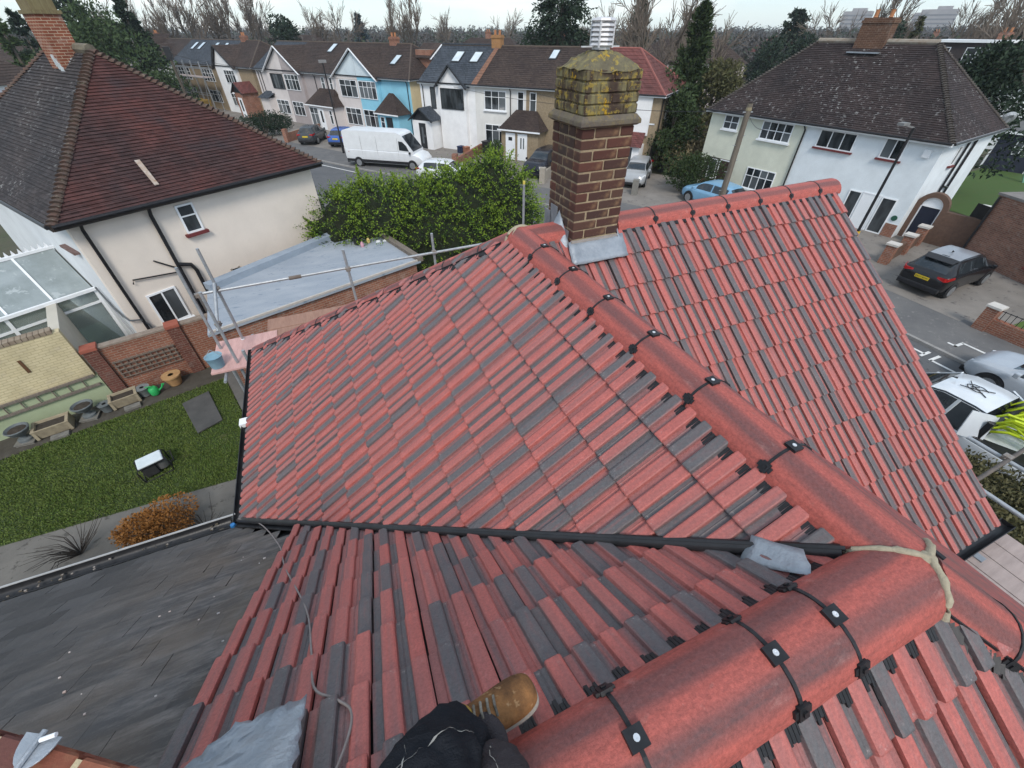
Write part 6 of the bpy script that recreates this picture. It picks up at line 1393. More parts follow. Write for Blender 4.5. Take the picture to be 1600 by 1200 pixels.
    wr = .36 if style in ('van', 'suv', 'pickup') else .335; xb = -h + (1.15 if isv else .80); xf = h - (.95 if isv else .85)
    for x in (xb, xf):
        for sg in (-1, 1):
            b = MB(); b.lathe([(.16, -.11), (wr - .03, -.11), (wr, -.08), (wr, .08), (wr - .03, .11), (.16, .11)], 22); o = b.obj('wheel', MTYRE, r_, smooth=40); o.rotation_euler = (R(90), 0, 0); o.location = (x, sg * (w - .10), wr)
            b = MB(); b.lathe([(wr * .66, .0), (wr * .66, .012), (wr * .5, .018)], 18, (0, 0, -.118 if sg > 0 else .106)); b.obj('rim_plate', MBLK, o)
            b = MB(); zf_ = -.125 if sg > 0 else .125
            for k_ in range(5): t = 2 * math.pi * k_ / 5; b.bar((0, 0, zf_), (wr * .62 * math.cos(t), wr * .62 * math.sin(t), zf_), .06, .02, (0, 0, 1))
            b.lathe([(wr * .66, -.005), (wr * .66, .005), (wr * .58, .005)], 18, (0, 0, zf_)); b.obj('rim', MRIM, o)
            b = MB(); n_ = 14; b.prism([(x + (wr + .055) * math.cos(math.pi * k_ / n_), sg * (w - .012) , wr + (wr + .055) * math.sin(math.pi * k_ / n_)) for k_ in range(n_ + 1)], (0, sg * .016, 0)); b.obj('wheel_arch', MBLK, r_)
    for sg in (-1, 1):
        zb_ = .78 if style == 'hatch' else .92
        b = MB(); b.prism([(h - .42, sg * w * .93, zb_ - .16), (h - .08, sg * w * .66, zb_ - .20), (h - .12, sg * w * .62, zb_ - .07), (h - .48, sg * w * .91, zb_ - .02)], (.03, sg * .02, .02)); b.obj('headlight', MHL, r_)
        b = MB(); b.prism([(-h + .03, sg * w * .50, zb_ + .12), (-h + .02, sg * w * .80, zb_ + .06), (-h + .10, sg * w * .90, zb_ + .08), (-h + .42, sg * w * .985, zb_ + .16), (-h + .40, sg * w * .975, zb_ + .24), (-h + .09, sg * w * .89, zb_ + .21), (-h + .03, sg * w * .80, zb_ + .20), (-h + .05, sg * w * .50, zb_ + .18)], (-.03, sg * .02, 0)); b.obj('tail_light', MRED, r_)
        xm_ = cab[-1][0] - .25; b = MB(); b.box(xm_ - .06, xm_ + .08, sg * (w + .02) , sg * (w + .17), cab[-1][1] + .0, cab[-1][1] + .16); b.obj('mirror', MBLK if isv else pm, r_, bevel=.03)
    b = MB(); b.box(-h - .04, -h + .15, -w * .86, w * .86, .28, .50); b.obj('bumper', MBLK, r_, bevel=.04); b = MB(); b.box(h - .20, h + .03, -w * .72, w * .72, .26, .44); b.obj('bumper', MBLK, r_, bevel=.04)
    if plate: b = MB(); b.box(-h - .030, -h - .005, -.26, .26, .70, .82); b.obj('number_plate', plate, r_)
    return r_
MPLY = mat('yellow_plate', (.62, .45, .03), None, 3, .5); MPLW = mat('white_plate', (.7, .7, .68), None, 3, .5)
def text(s, size, m, parent, M, name='lettering'):
    c = bpy.data.curves.new(name, 'FONT'); c.body = s; c.size = size; c.align_x = 'CENTER'; c.align_y = 'CENTER'; c.extrude = .002
    tmp = bpy.data.objects.new(name, c); col.objects.link(tmp); dg = bpy.context.evaluated_depsgraph_get(); me = bpy.data.meshes.new_from_object(tmp.evaluated_get(dg)); bpy.data.objects.remove(tmp)
    me.materials.clear(); me.materials.append(m); o = inst(me, name, parent, M); return o
bk = vehicle('parked_car', 'black compact crossover with grey roof parked on the driveway', 'car', (24.45, 8.15, .11), 2, 4.36, 1.80, 1.56, paint('black', (.010, .010, .012)), 'hatch', MPLY)
b = MB(); b.add([(x, y * (.56 - .02 * abs(x + .5)), zq + .010 - abs(y) ** 3 * .012) for x, zq in ((-1.36, 1.508), (-1.1, 1.548), (-.5, 1.566), (.0, 1.552), (.22, 1.528)) for y in (-1, -.5, 0, .5, 1)], [(i * 5 + k_, i * 5 + k_ + 1, i * 5 + k_ + 6, i * 5 + k_ + 5) for i in range(4) for k_ in range(4)]); b.obj('grey_roof', paint('grey', (.26, .27, .29)), bk, smooth=60); b = MB(); b.prism([(-1.76, -.5, 1.40), (-1.42, -.58, 1.50), (-1.42, .58, 1.50), (-1.76, .5, 1.40)], (0, 0, .03)); b.obj('spoiler', MBLK, bk, bevel=.01); b = MB(); b.prism([(-1.0, -.02, 1.61), (-.8, -.02, 1.61), (-.98, -.02, 1.70)], (0, .03, 0)); b.obj('fin_aerial', MBLK, bk)
text('EX17 BYW', .10, MBLK, bk, Matrix(((0, 0, -1, -2.213), (-1, 0, 0, 0), (0, 1, 0, .76), (0, 0, 0, 1))), 'plate_lettering')
vehicle('parked_car', 'silver blue car nose in view at the right edge on the road', 'car', (18.42, 1.85, .02), 90, 4.4, 1.78, 1.45, paint('silver', (.40, .43, .47)), 'hatch')
pk = vehicle('pickup_truck', 'white pickup with black bed and drawn roof emblem beside our front garden', 'pickup', (14.05, 2.78, .012), 90, 5.3, 1.85, 1.78, paint('white', (.70, .73, .76)), 'pickup')
b = MB(); b.box(-2.5, -.92, -.80, .80, 1.085, 1.10); b.obj('load_bed', MBLK, pk); b = MB(); b.box(-2.6, -.90, -.90, -.80, 1.06, 1.16).box(-2.6, -.90, .80, .90, 1.06, 1.16).box(-1.0, -.88, -.8, .8, 1.05, 1.62); b.obj('bed_rail', MBLK, pk)
b = MB(); zr2 = 1.818
for P in [[(-.25, -.1), (-.1, -.17), (.08, -.12), (.16, .02), (.08, .14), (-.1, .16), (-.2, .08)], [(-.33, -.22), (-.15, -.05), (.0, .1), (.22, .22)], [(-.33, .2), (-.12, .05), (.08, -.05), (.2, -.22)], [(-.05, -.1), (.06, 0), (-.02, .1)]]:
    b.tube([(-.1 + x, y, zr2) for x, y in P], .011, 5)
b.obj('roof_emblem', MBLK, pk); b = MB(); b.prism([(.30, -.05, 1.80), (.42, -.02, 1.80), (.30, .01, 1.88)], (0, .03, 0)); b.obj('fin_aerial', MBLK, pk)
lm = thing('lime_tubing', 'bundle of bent lime yellow plastic tubes heaped on the pickup bed', 'tubing', (14.1, 1.15, 1.1)); MLIME = mat('lime_plastic', (.50, .62, .02), (.40, .50, .02), 5, .5)
for i in range(34):
    a_ = random.uniform(-.8, .9); y0_ = .72 + random.uniform(-.1, .2); b = MB(); zt_ = random.uniform(.2, .85)
    b.tube([(a_, y0_, zt_ * .6), (a_ + random.uniform(-.1, .25), y0_ - .25, zt_ + .08), (a_ + random.uniform(0, .35), y0_ - .8, zt_), (a_ + random.uniform(0, .45), y0_ - 1.5, zt_ * .7), (a_ + .2, -1.5, .1)], random.uniform(.022, .034), 7); b.obj('tube', MLIME, lm, smooth=60)
va_ = vehicle('van', 'long white high roof panel van parked at the far kerb', 'van', (5.9, 39.4, .05), math.degrees(math.atan2(-.62, .785)), 6.9, 2.02, 2.62, paint('van_white', (.78, .80, .82)), 'van')
vehicle('parked_car', 'dark grey hatchback parked before the mauve house', 'car', (.6, 52.3, .1), 68, 4.1, 1.75, 1.5, paint('dgrey', (.04, .045, .05)), 'hatch', MPLY)
vehicle('parked_car', 'blue hatchback parked between dark hatchback and white van', 'car', (3.4, 50.0, .1), 62, 4.2, 1.78, 1.48, paint('blue', (.045, .11, .36)), 'hatch', MPLY)
vehicle('parked_car', 'dark navy estate car on the drive left of the chimney', 'car', (16.7, 32.3, .1), 218, 4.6, 1.85, 1.68, paint('navy', (.012, .013, .022)), 'suv')
vehicle('parked_car', 'silver car parked right of the chimney below the end house', 'car', (21.8, 27.2, .1), 225, 4.2, 1.75, 1.5, paint('silver2', (.36, .37, .38)), 'suv')
vehicle('parked_car', 'light blue car roof showing above the front ridge', 'car', (22.9, 20.6, .1), 95, 4.2, 1.75, 1.5, paint('ltblue', (.20, .38, .55)), 'hatch')
vehicle('parked_car', 'white car half hidden behind the conifer hedge', 'car', (8.9, 33.3, .02), math.degrees(math.atan2(-.62, .785)), 4.2, 1.75, 1.45, paint('white2', (.70, .72, .74)), 'hatch')
# ---------------- far houses ----------------
def farhouse(label, x, y, rz_, w, wm, rm, ze_=5, zr2_=8, dep=8, hip=True, wins=True, group=None):
    r_ = thing('far_house', label, 'house', (x, y, 0), rz_, group); b = MB(); b.box(0, w, 0, dep, 0, ze_); b.obj('wall', wm, r_)
    i_ = dep / 2 if hip else 0; b = MB(); A0, A1, A2, A3 = (-.3, -.3, ze_), (w + .3, -.3, ze_), (w + .3, dep + .3, ze_), (-.3, dep + .3, ze_); C0, C1_ = (i_, dep / 2, zr2_), (w - i_, dep / 2, zr2_)
    b.courses(A0, A1, C0, C1_, 14, .03); b.courses(A1, A2, C1_, C1_, 14, .03); b.courses(A2, A3, C1_, C0, 14, .03); b.courses(A3, A0, C0, C0, 14, .03); b.obj('roof', rm, r_)
    stack(r_, w * .45, w * .45 + .9, dep / 2 - .3, dep / 2 + .3, zr2_ - .4, zr2_ + .9)
    if wins:
        for k_ in range(int(w // 3)): window(r_, .8 + k_ * 3, 2.3 + k_ * 3, ze_ - 1.6, ze_ - .4, 2, .3)
    return r_
farhouse('pinkish house with brown roof beyond the columnar cypress', 46, 64, -.75, 16, renderm('pink_far', (.42, .36, .35)), MBRN, 5.2, 7.75)
f2 = farhouse('house with flat roofed white edged dormer beyond the white house', 58, 33, -1.35, 11, MWHITE, MBRN, 4.9, 7.7)
b = MB(); b.box(1.5, 6.5, .6, 4, 5.6, 7.85); b.obj('dormer', mat('dormer_tile', (.05, .04, .04)), f2); b = MB(); b.box(1.2, 6.8, .35, 4.2, 7.852, 8.05); b.obj('dormer_fascia', MUPVC, f2); window(f2, 3.9, 5.6, 6.3, 7.5, 2, .4, y=.6); window(f2, 1.9, 2.7, 6.1, 7.5, 1, 0, y=.6)
for i, (x, y, w, hz, lb) in enumerate([(-33, 62, 9, 7.6, 'dark hipped roof at the far left edge behind the cream house'), (-40, 88, 14, 7.6, 'long dark roof behind the cream house chimney'), (-6, 128, 20, 7.9, 'low brown roof range behind the scaffolded pair'), (28, 98, 16, 7.6, 'brown roof glimpsed left of the big conifer'), (95, 88, 14, 7.7, 'red roofed building near the cedar'), (52, 112, 16, 7.6, 'brown roof glimpsed behind the two cypresses'), (120, 75, 16, 7.6, 'brown roof far right behind the dormer house')]):
    farhouse(lb, x, y, [-.5, -.6, -.9, -.8, -.9, -.8, -1.2][i], w, MPNK if i % 2 else MWHITE, MREDR if i == 4 else MBRN, 5, hz)
# ---------------- rear garden ----------------
LAWN = [(-13, 8.85), (-3.85, 8.78), (-3.85, 11.2), (-4.55, 13.45), (-7.3, 12.65), (-9.75, 11.95), (-13, 11.0)]
sheet_poly('lawn', LAWN, .03, mat('lawn_soil', (.035, .055, .016), (.05, .07, .02), 3, .97, bump=.6, c3=(.07, .075, .03), s3=2))
MPATH = mat('old_concrete_path', (.115, .108, .098), (.16, .15, .135), 1.2, .95, bump=.5, c3=(.075, .07, .062), s3=4)
sheet_poly('path', [(-14, 5.2), (-3.8, 5.2), (-3.8, 8.78), (-14, 8.85)], .035, MPATH)
sheet_poly('path', [(-3.84, 4), (-1.3, 4), (-1.3, 14.2), (-4.5, 14.2), (-4.52, 13.5), (-3.84, 11.25)], .034, mat('slab_path', (.10, .098, .092), (.14, .135, .125), 2, .95, bump=.4))
sheet_poly('flower_bed', [(-13, 11.02), (-9.76, 11.97), (-7.3, 12.67), (-4.55, 13.47), (-4.6, 14.4), (-7.5, 13.73), (-12.6, 12.02)], .026, mat('bed_soil', (.055, .048, .038), (.08, .072, .06), 4, .97, bump=.7))
def inpoly(P, poly):
    x, y = P[:, 0], P[:, 1]; c = np.zeros(len(P), bool); j = len(poly) - 1
    for i in range(len(poly)):
        xi, yi = poly[i]; xj, yj = poly[j]; c ^= ((yi > y) != (yj > y)) & (x < (xj - xi) * (y - yi) / (yj - yi + 1e-12) + xi); j = i
    return c
pp = np.column_stack([rng.uniform(-11, -3.8, 90000), rng.uniform(8.7, 13.6, 90000)]); pp = pp[inpoly(pp, LAWN)]
dens = .5 + .5 * np.sin(pp[:, 0] * 2.1 + np.cos(pp[:, 1] * 1.7) * 2); pp = pp[rng.random(len(pp)) < .55 + .45 * dens]
pos = np.column_stack([pp, np.full(len(pp), .03)]); gq = leafquads(pos, np.tile([0, 0, 1.], (len(pos), 1)), .06, .022, .55)
gr = stuff(quads('lawn_grass', gq, leafmat('grass_blade', (.065, .12, .020), (.10, .15, .03), (.17, .19, .06), 1.0))); tag(gr, 'short uneven green lawn grass in the rear garden', 'grass')
MSTONE = mat('garden_stone', (.20, .19, .17), (.13, .125, .11), 8, .95, bump=.6); MPEW = mat('slate_urn', (.10, .115, .12), (.15, .165, .17), 7, .85, bump=.4)
def urn(loc, label):
    r_ = thing('urn', label, 'urn', loc); b = MB(); b.lathe([(.17, 0), (.17, .06), (.08, .09), (.07, .16), (.20, .26), (.27, .40), (.25, .42), (.21, .36)], 16); b.obj('bowl', MPEW, r_, smooth=40); b = MB(); b.box(-.22, .22, -.22, .22, -.02, .0); b.box(-.2, .2, -.2, .2, -.08, -.021); b.obj('plinth', MSTONE, r_)
    b = MB(); b.lathe([(.20, .37), (.05, .40)], 10); b.obj('soil', MSOIL, r_)
urn((-9.35, 12.55, .1), 'dark grey garden urn at the left edge by the painted wall'); urn((-8.02, 13.0, .1), 'dark grey garden urn left of the small pot by the painted wall')
def trough(loc, rz_, label, l=.7, w=.4):
    r_ = thing('planter', label, 'planter', loc, rz_); b = MB(); e_ = .06
    b.prism([(-l / 2, -w / 2, 0), (l / 2, -w / 2, 0), (l / 2 + e_, -w / 2 - e_, .3), (-l / 2 - e_, -w / 2 - e_, .3)], (0, .05, 0)); b.prism([(-l / 2, w / 2, 0), (l / 2, w / 2, 0), (l / 2 + e_, w / 2 + e_, .3), (-l / 2 - e_, w / 2 + e_, .3)], (0, -.05, 0))
    b.box(-l / 2 - .05, -l / 2 + .02, -w / 2 - .05, w / 2 + .05, 0, .302); b.box(l / 2 - .02, l / 2 + .05, -w / 2 - .05, w / 2 + .05, 0, .302); b.obj('trough', mat('pale_stone', (.34, .29, .20), (.24, .20, .14), 7, .95, bump=.5), r_)
    b = MB(); b.box(-l / 2, l / 2, -w / 2, w / 2, .1, .24); b.obj('soil', MSOIL, r_); b = MB(); b.box(-.1, .3, -.5, -.3, -.02, .05); b.obj('foot_block', MSTONE, r_)
trough((-8.75, 12.72, .06), .25, 'pale stone trough between the two grey urns')
trough((-7.18, 13.32, .06), .3, 'mossy stone trough beside the green watering can', .6, .36)
pot('pot', (-7.6, 13.1, .06), [(.13, 0), (.17, .25), (.18, .26)], MPEW, 'small dark plant pot right of the second urn', 'pot', MSOIL)
pot('bucket', (-6.72, 13.5, .06), [(.15, 0), (.19, .27), (.2, .28)], mat('zinc', (.20, .22, .22), (.14, .15, .15), 8, .6), 'grey bucket beside the green watering can', 'bucket', MSOIL)
pot('pot', (-5.95, 13.75, .06), [(.17, 0), (.24, .30), (.27, .31), (.27, .36)], mat('terracotta_pale', (.42, .26, .12), (.33, .18, .08), 7, .85), 'wide terracotta pot at the foot of the brick wall', 'pot', MSOIL)
wc = thing('watering_can', 'bright green plastic watering can on the bed edge', 'watering can', (-6.45, 13.42, .06)); MGR = mat('green_plastic', (.03, .36, .10), (.025, .28, .08), 6, .4)
b = MB(); b.lathe([(.12, 0), (.13, .02), (.13, .2), (.09, .25), (.05, .25)], 14); b.obj('body', MGR, wc, smooth=40); b = MB(); b.tube([(.1, 0, .08), (.24, 0, .18), (.32, 0, .30)], [.03, .022, .04], 8); b.obj('spout', MGR, wc); b = MB(); b.tube([(-.12, 0, .08), (-.22, 0, .18), (-.15, 0, .30), (.0, 0, .29)], .016, 8); b.obj('handle', MGR, wc, smooth=60)
b = MB(); b.prism([(-5.6, 12.5, .06), (-4.92, 12.84, .06), (-4.40, 11.25, .06), (-5.0, 10.92, .06)], (0, 0, .05)); tag(b.obj('paving_slab', mat('dark_slab', (.060, .060, .058), (.085, .083, .08), 3, .9, bump=.3), bevel=.01), 'large dark rectangular slab laid on the lawn', 'slab')
gn = thing('generator', 'portable generator in black tube frame with white lid on the lawn', 'generator', (-5.78, 9.85, .03), .35)
b = MB()
for y in (-.22, .22): b.tube([(-.30, y, .02), (.30, y, .02), (.32, y, .10), (.32, y, .40), (.27, y, .46), (-.27, y, .46), (-.32, y, .40), (-.32, y, .10), (-.30, y, .02)], .016, 8)
for x, z_ in ((-.3, .03), (.3, .03), (-.28, .45), (.28, .45)): b.tube([(x, -.22, z_), (x, .22, z_)], .016, 8)
b.obj('frame', MBLK, gn, smooth=60); b = MB(); b.box(-.27, .27, -.20, .20, .435, .50); b.obj('lid', mat('pale_lid', (.60, .66, .68), (.5, .56, .58), 4, .5), gn, bevel=.03)
b = MB(); b.box(-.24, .05, -.16, .16, .08, .38); b.obj('engine', mat('engine_black', (.03, .03, .032)), gn, bevel=.02); b = MB(); b.lathe([(.13, 0), (.13, .22)], 14, (.16, 0, .12)); b.obj('alternator', mat('steel', (.22, .22, .23), None, 9, .4, .5), gn, smooth=40)
b = MB(); b.tube([(.32, -.22, .30), (.42, -.22, .30), (.42, .22, .30), (.32, .22, .30)], .014, 8); b.obj('handle', MBLK, gn, smooth=60)
bn = thing('bucket', 'dark bucket under the scaffold corner board', 'bucket', (-3.55, 13.0, .03)); b = MB(); b.lathe([(.2, 0), (.26, .4), (.28, .42), (.25, .40)], 14); b.obj('body', MBLK, bn, smooth=40); b = MB(); b.lathe([(.24, .3), (.1, .31)], 10); b.obj('soil', MSOIL, bn)
tb = thing('bucket', 'pale blue bucket hanging by the scaffold standards', 'bucket', (-2.35, 7.0, 4.50)); b = MB(); b.lathe([(.10, 0), (.125, .2), (.135, .21), (.12, .2)], 14); b.obj('body', mat('pale_blue', (.20, .34, .42)), tb, smooth=40); b = MB(); b.tube([(-.12, 0, .2), (0, 0, .33), (.12, 0, .2)], .006, 6); b.obj('handle', MGALV, tb)
# ---------------- foliage builders ----------------
def ellip(n, c, r, power=1., lo=.75):
    d = rng.normal(0, 1, (n, 3)); d /= np.linalg.norm(d, axis=1)[:, None]; k_ = rng.uniform(lo, 1.0, (n, 1)) ** power
    return np.array(c) + d * k_ * np.array(r), d
def blob(name, c, r, m, parent, seed=0, amp=.12):
    bm = bmesh.new(); bmesh.ops.create_icosphere(bm, subdivisions=3, radius=1)
    rs = random.Random(seed)
    for v in bm.verts: k_ = 1 + rs.uniform(-amp, amp); v.co = Vector((c[0] + v.co.x * r[0] * k_, c[1] + v.co.y * r[1] * k_, c[2] + v.co.z * r[2] * k_))
    me = bpy.data.meshes.new(name); bm.to_mesh(me); bm.free(); me.materials.append(m); o = bpy.data.objects.new(name, me); col.objects.link(o); o.parent = parent; return o
def bush(label, loc, r, m, n=2500, leaf=.10, name='shrub', twigs=True, jit=.6, cat='shrub', group=None):
    o_ = thing(name, label, cat, loc, group=group)
    lob = [((rng.uniform(-.45, .45) * r[0], rng.uniform(-.45, .45) * r[1], r[2] * rng.uniform(.75, 1.15)), tuple(np.array(r) * rng.uniform(.45, .7))) for _ in range(7)] + [((0, 0, r[2] * .9), tuple(np.array(r) * .85))]
    Q = []
    for c, rr in lob:
        p, d = ellip(n // len(lob), c, rr, .5, .55); p[:, 2] = np.abs(p[:, 2]); Q.append(leafquads(p, d, leaf, leaf * .6, jit))
    quads('foliage', np.concatenate(Q), m, o_)
    b = MB()
    for _ in range(9):
        a_ = rng.uniform(0, 6.28); b.tube([(0, 0, 0), (math.cos(a_) * r[0] * .3, math.sin(a_) * r[1] * .3, r[2] * .8), (math.cos(a_) * r[0] * .6, math.sin(a_) * r[1] * .6, r[2] * 1.5)], [.04, .025, .008], 5)
    b.obj('stems', MBARK, o_); return o_
MBARK = mat('bark', (.085, .068, .052), (.13, .11, .09), 6, .95, bump=.5, sc=(3, 3, .5)); MTWIG = mat('twig', (.13, .105, .085), (.17, .14, .115), 5, .95, bump=0)
# ---------------- conifer hedge ----------------
hg = thing('conifer_hedge', 'big bright green conifer hedge behind the flat roofed garage', 'hedge', (4.2, 18.5, 0))
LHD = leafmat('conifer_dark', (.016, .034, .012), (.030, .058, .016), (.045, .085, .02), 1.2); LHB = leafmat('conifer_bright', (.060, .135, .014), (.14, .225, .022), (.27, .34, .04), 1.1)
lob = [((-3.6, .3, 2.1), (1.5, 1.9, 1.6)), ((-2.2, .2, 2.0), (2.2, 2.1, 1.95)), ((-.4, .3, 1.95), (2.3, 2.2, 1.95)), ((1.4, .2, 2.0), (2.2, 2.2, 2.05)), ((3.0, .3, 2.2), (1.7, 2.0, 2.2)), ((3.2, -.6, 1.7), (1.5, 1.6, 1.8)), ((0, -.9, 1.6), (3.6, 1.5, 1.7)), ((2.9, 1.0, 2.9), (1.1, 1.0, 1.5)), ((1.0, .9, 2.6), (1.2, 1.0, 1.45)), ((-2.6, .8, 2.5), (1.2, 1.1, 1.4)), ((-4.4, .2, 1.9), (1.1, 1.1, .8))]
QD, QB = [], []
for c, r_ in lob:
    ns_ = int(650 * (r_[0] * r_[1] + r_[0] * r_[2] + r_[1] * r_[2]) / 3 / 1.6)
    p, d = ellip(ns_, c, r_, .4, .86)
    keep = p[:, 2] > .25; p, d = p[keep], d[keep]
    low = np.ones(len(p), bool)
    for c2, r2 in lob:
        if c2 is c: continue
        low &= (((p - np.array(c2)) / (np.array(r2) * .86)) ** 2).sum(1) > 1
    p, d = p[low], d[low]
    ax = d * np.array([1, 1, .45]) + np.array([0, -.05, .12]) + rng.normal(0, .26, d.shape); ax /= np.linalg.norm(ax, axis=1)[:, None]
    ln = rng.uniform(.30, .95, len(p))[:, None] ** 1.3
    for k_ in range(11):
        f = k_ / 10; q_ = p + ax * ln * f - np.array([0, 0, .22]) * f * f * ln; q_ = q_ + rng.normal(0, .03, q_.shape)
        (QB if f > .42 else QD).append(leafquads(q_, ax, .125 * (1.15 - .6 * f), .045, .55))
for _ in range(70):      # leader shoots standing clear of the clipped face
    c, r_ = lob[rng.integers(len(lob))]; d = np.array([rng.normal(0, .6), rng.normal(0, .4), 1.]) if rng.random() > .35 else np.array([-1, rng.normal(-.2, .4), .3]); d /= np.linalg.norm(d); p0 = np.array(c) + d * np.array(r_) * .92; ln_ = rng.uniform(.4, 1.0)
    for f in np.linspace(0, 1, 16):
        q_ = p0 + d * ln_ * f + rng.normal(0, .05 * (1.1 - f), (6, 3)) - np.array([0, 0, .12 * f * f]); QB.append(leafquads(q_, np.tile(d, (6, 1)), .14 * (1.1 - .5 * f), .045, .7))
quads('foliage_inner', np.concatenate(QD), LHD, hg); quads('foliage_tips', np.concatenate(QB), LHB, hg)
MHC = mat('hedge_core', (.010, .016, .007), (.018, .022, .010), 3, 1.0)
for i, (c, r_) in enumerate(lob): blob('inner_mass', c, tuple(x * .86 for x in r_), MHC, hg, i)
b = MB()
for i in range(60):
    x = random.uniform(-3.6, 3.2); b.tube([(x, random.uniform(-1.9, -.6), 0), (x + random.uniform(-.3, .3), random.uniform(-2.0, -1.2), .6), (x + random.uniform(-.5, .5), random.uniform(-2.1, -1.3), 1.2)], [.05, .03, .01], 5)
b.obj('stems', MBARK, hg)
# ---------------- trees ----------------
def grow(b, p, d, L_, r_, depth, rs, up, tw):
    r_ = max(r_, .032)
    n = 3; pts = [p]; q_ = Vector(p); dd = Vector(d)
    for i in range(n): dd = (dd + Vector((rs.gauss(0, .10), rs.gauss(0, .10), rs.gauss(0, .06) + up * .05))).normalized(); q_ = q_ + dd * (L_ / n); pts.append(q_.copy())
    b_ = b if depth > 1 else tw
    b_.tube(pts, [r_ * (1 - .16 * i) for i in range(n + 1)], 5 if depth > 3 else (4 if depth > 2 else 3), cap=False)
    if depth == 0: return
    for k_ in range(rs.choice((3, 4)) if depth > 1 else 5):
        f = rs.uniform(.35, 1); i = min(int(f * n), n - 1); s = pts[i].lerp(pts[i + 1], f * n - i); a_ = rs.uniform(0, 6.28); t = rs.uniform(.35, .75)
        o_ = dd.orthogonal().normalized(); o_.rotate(Matrix.Rotation(a_, 3, dd)); nd = (dd * math.cos(t) + o_ * math.sin(t) + Vector((0, 0, up * .25))).normalized()
        grow(b, s, nd, L_ * rs.uniform(.55, .78), r_ * .52, depth - 1, rs, up, tw)
    grow(b, pts[-1], dd, L_ * .7, r_ * .55, depth - 1, rs, up, tw)
def bare_proto(h, seed, up=.5, spread=.0, depth=4):
    rs = random.Random(seed); b, tw = MB(), MB(); grow(b, Vector((0, 0, 0)), Vector((0, 0, 1)), h * .36, h * .020, depth, rs, up, tw)
    o_ = thing('bare_tree', 'x', 'tree'); b.obj('trunk', MBARK, o_); tw.obj('crown', MTWIG, o_); return o_
def dirh(px): 
    x = (px - 800) / 649; y = (600 - 45) / 649; fh = math.cos(R(PITCH)) + y * math.sin(R(PITCH)); d_ = Vector((x * math.cos(R(YAW)) + fh * math.sin(R(YAW)), -x * math.sin(R(YAW)) + fh * math.cos(R(YAW)), 0)); return d_.normalized()
def topz(px, py, d):
    x = (px - 800) / 649; y = (600 - py) / 649; fh = math.cos(R(PITCH)) + y * math.sin(R(PITCH)); z_ = -math.sin(R(PITCH)) + y * math.cos(R(PITCH)); return CH + z_ / math.hypot(x, fh) * d
protos = [bare_proto(10, 1, .5), bare_proto(10, 5, .9), bare_proto(10, 9, .3), bare_proto(10, 14, 1.1)]
bares = [(1012, 8, 56, 0, 'bare tree with pale branches between the two dark cypresses'), (1040, 18, 52, 2, 'bare bushy tree left of the columnar cypress'), (1066, 26, 60, 0, 'bare tree close behind the columnar cypress'), (968, 30, 85, 2, 'bare tree right of the big conifer'),
    (232, 10, 120, 1, 'tall bare poplar first from left above the slate pair'), (262, 12, 125, 3, 'tall bare poplar second from left above the slate pair'), (300, 2, 128, 3, 'tall bare poplar third from left above the slate pair'), (325, 0, 132, 1, 'tall bare poplar fourth from left above the slate pair'), (352, 2, 130, 3, 'tall bare poplar fifth from left above the slate pair'), (378, 4, 135, 1, 'tall bare poplar sixth from left above the slate pair'), (405, 10, 140, 3, 'tall bare poplar nearest the ivy clad tree'),
    (485, 24, 120, 0, 'bare round tree right of the ivy clad tree'), (525, 26, 125, 2, 'bare round tree left of the spired conifer'), (618, 12, 115, 1, 'pale bare birch right of the spired conifer'), (640, 10, 118, 3, 'pale bare birch behind the grey slate roof'), (700, 30, 140, 0, 'bare tree above the grey slate roof'), (790, 34, 120, 2, 'bare tree left of the big conifer'),
    (1392, 6, 95, 3, 'wind bent bare tree above the lichen roof chimney'), (1310, 28, 110, 2, 'bare tree right of the cedar'), (1505, 20, 110, 0, 'bare tree above the dormer house'), (1545, 8, 90, 1, 'tall bare tree with ivy right of the dormer house'), (1585, 4, 80, 3, 'tall bare tree at the top right corner'), (1600, 10, 70, 0, 'bare tree at the right edge'), (180, 22, 110, 0, 'bare tree between the left evergreens'), (1130, 60, 50, 2, 'bare shrubby tree right of the columnar cypress')]
for i, (px, py, d, k_, lb) in enumerate(bares):
    o_ = copy_tree(protos[k_]); o_.location = dirh(px) * d; s = topz(px, py, d) / max(v.co.z for v in o_.children[-1].data.vertices); o_.scale = (s * (.9 if k_ != 1 else .7), s * (.9 if k_ != 1 else .7), s); o_.rotation_euler.z = random.uniform(0, 6.28); o_['label'] = lb
for o_ in protos:
    for c in list(o_.children): bpy.data.objects.remove(c)
    bpy.data.objects.remove(o_)
LC1 = leafmat('dark_conifer', (.012, .026, .016), (.020, .036, .020), (.035, .055, .03), .8); LC2 = leafmat('cypress_green', (.018, .034, .012), (.028, .048, .016), (.05, .07, .022), 1.); LC3 = leafmat('evergreen_mid', (.025, .048, .018), (.040, .065, .024), (.065, .095, .035), .7); LC4 = leafmat('olive_scrub', (.055, .062, .024), (.085, .085, .035), (.13, .12, .06), .8)
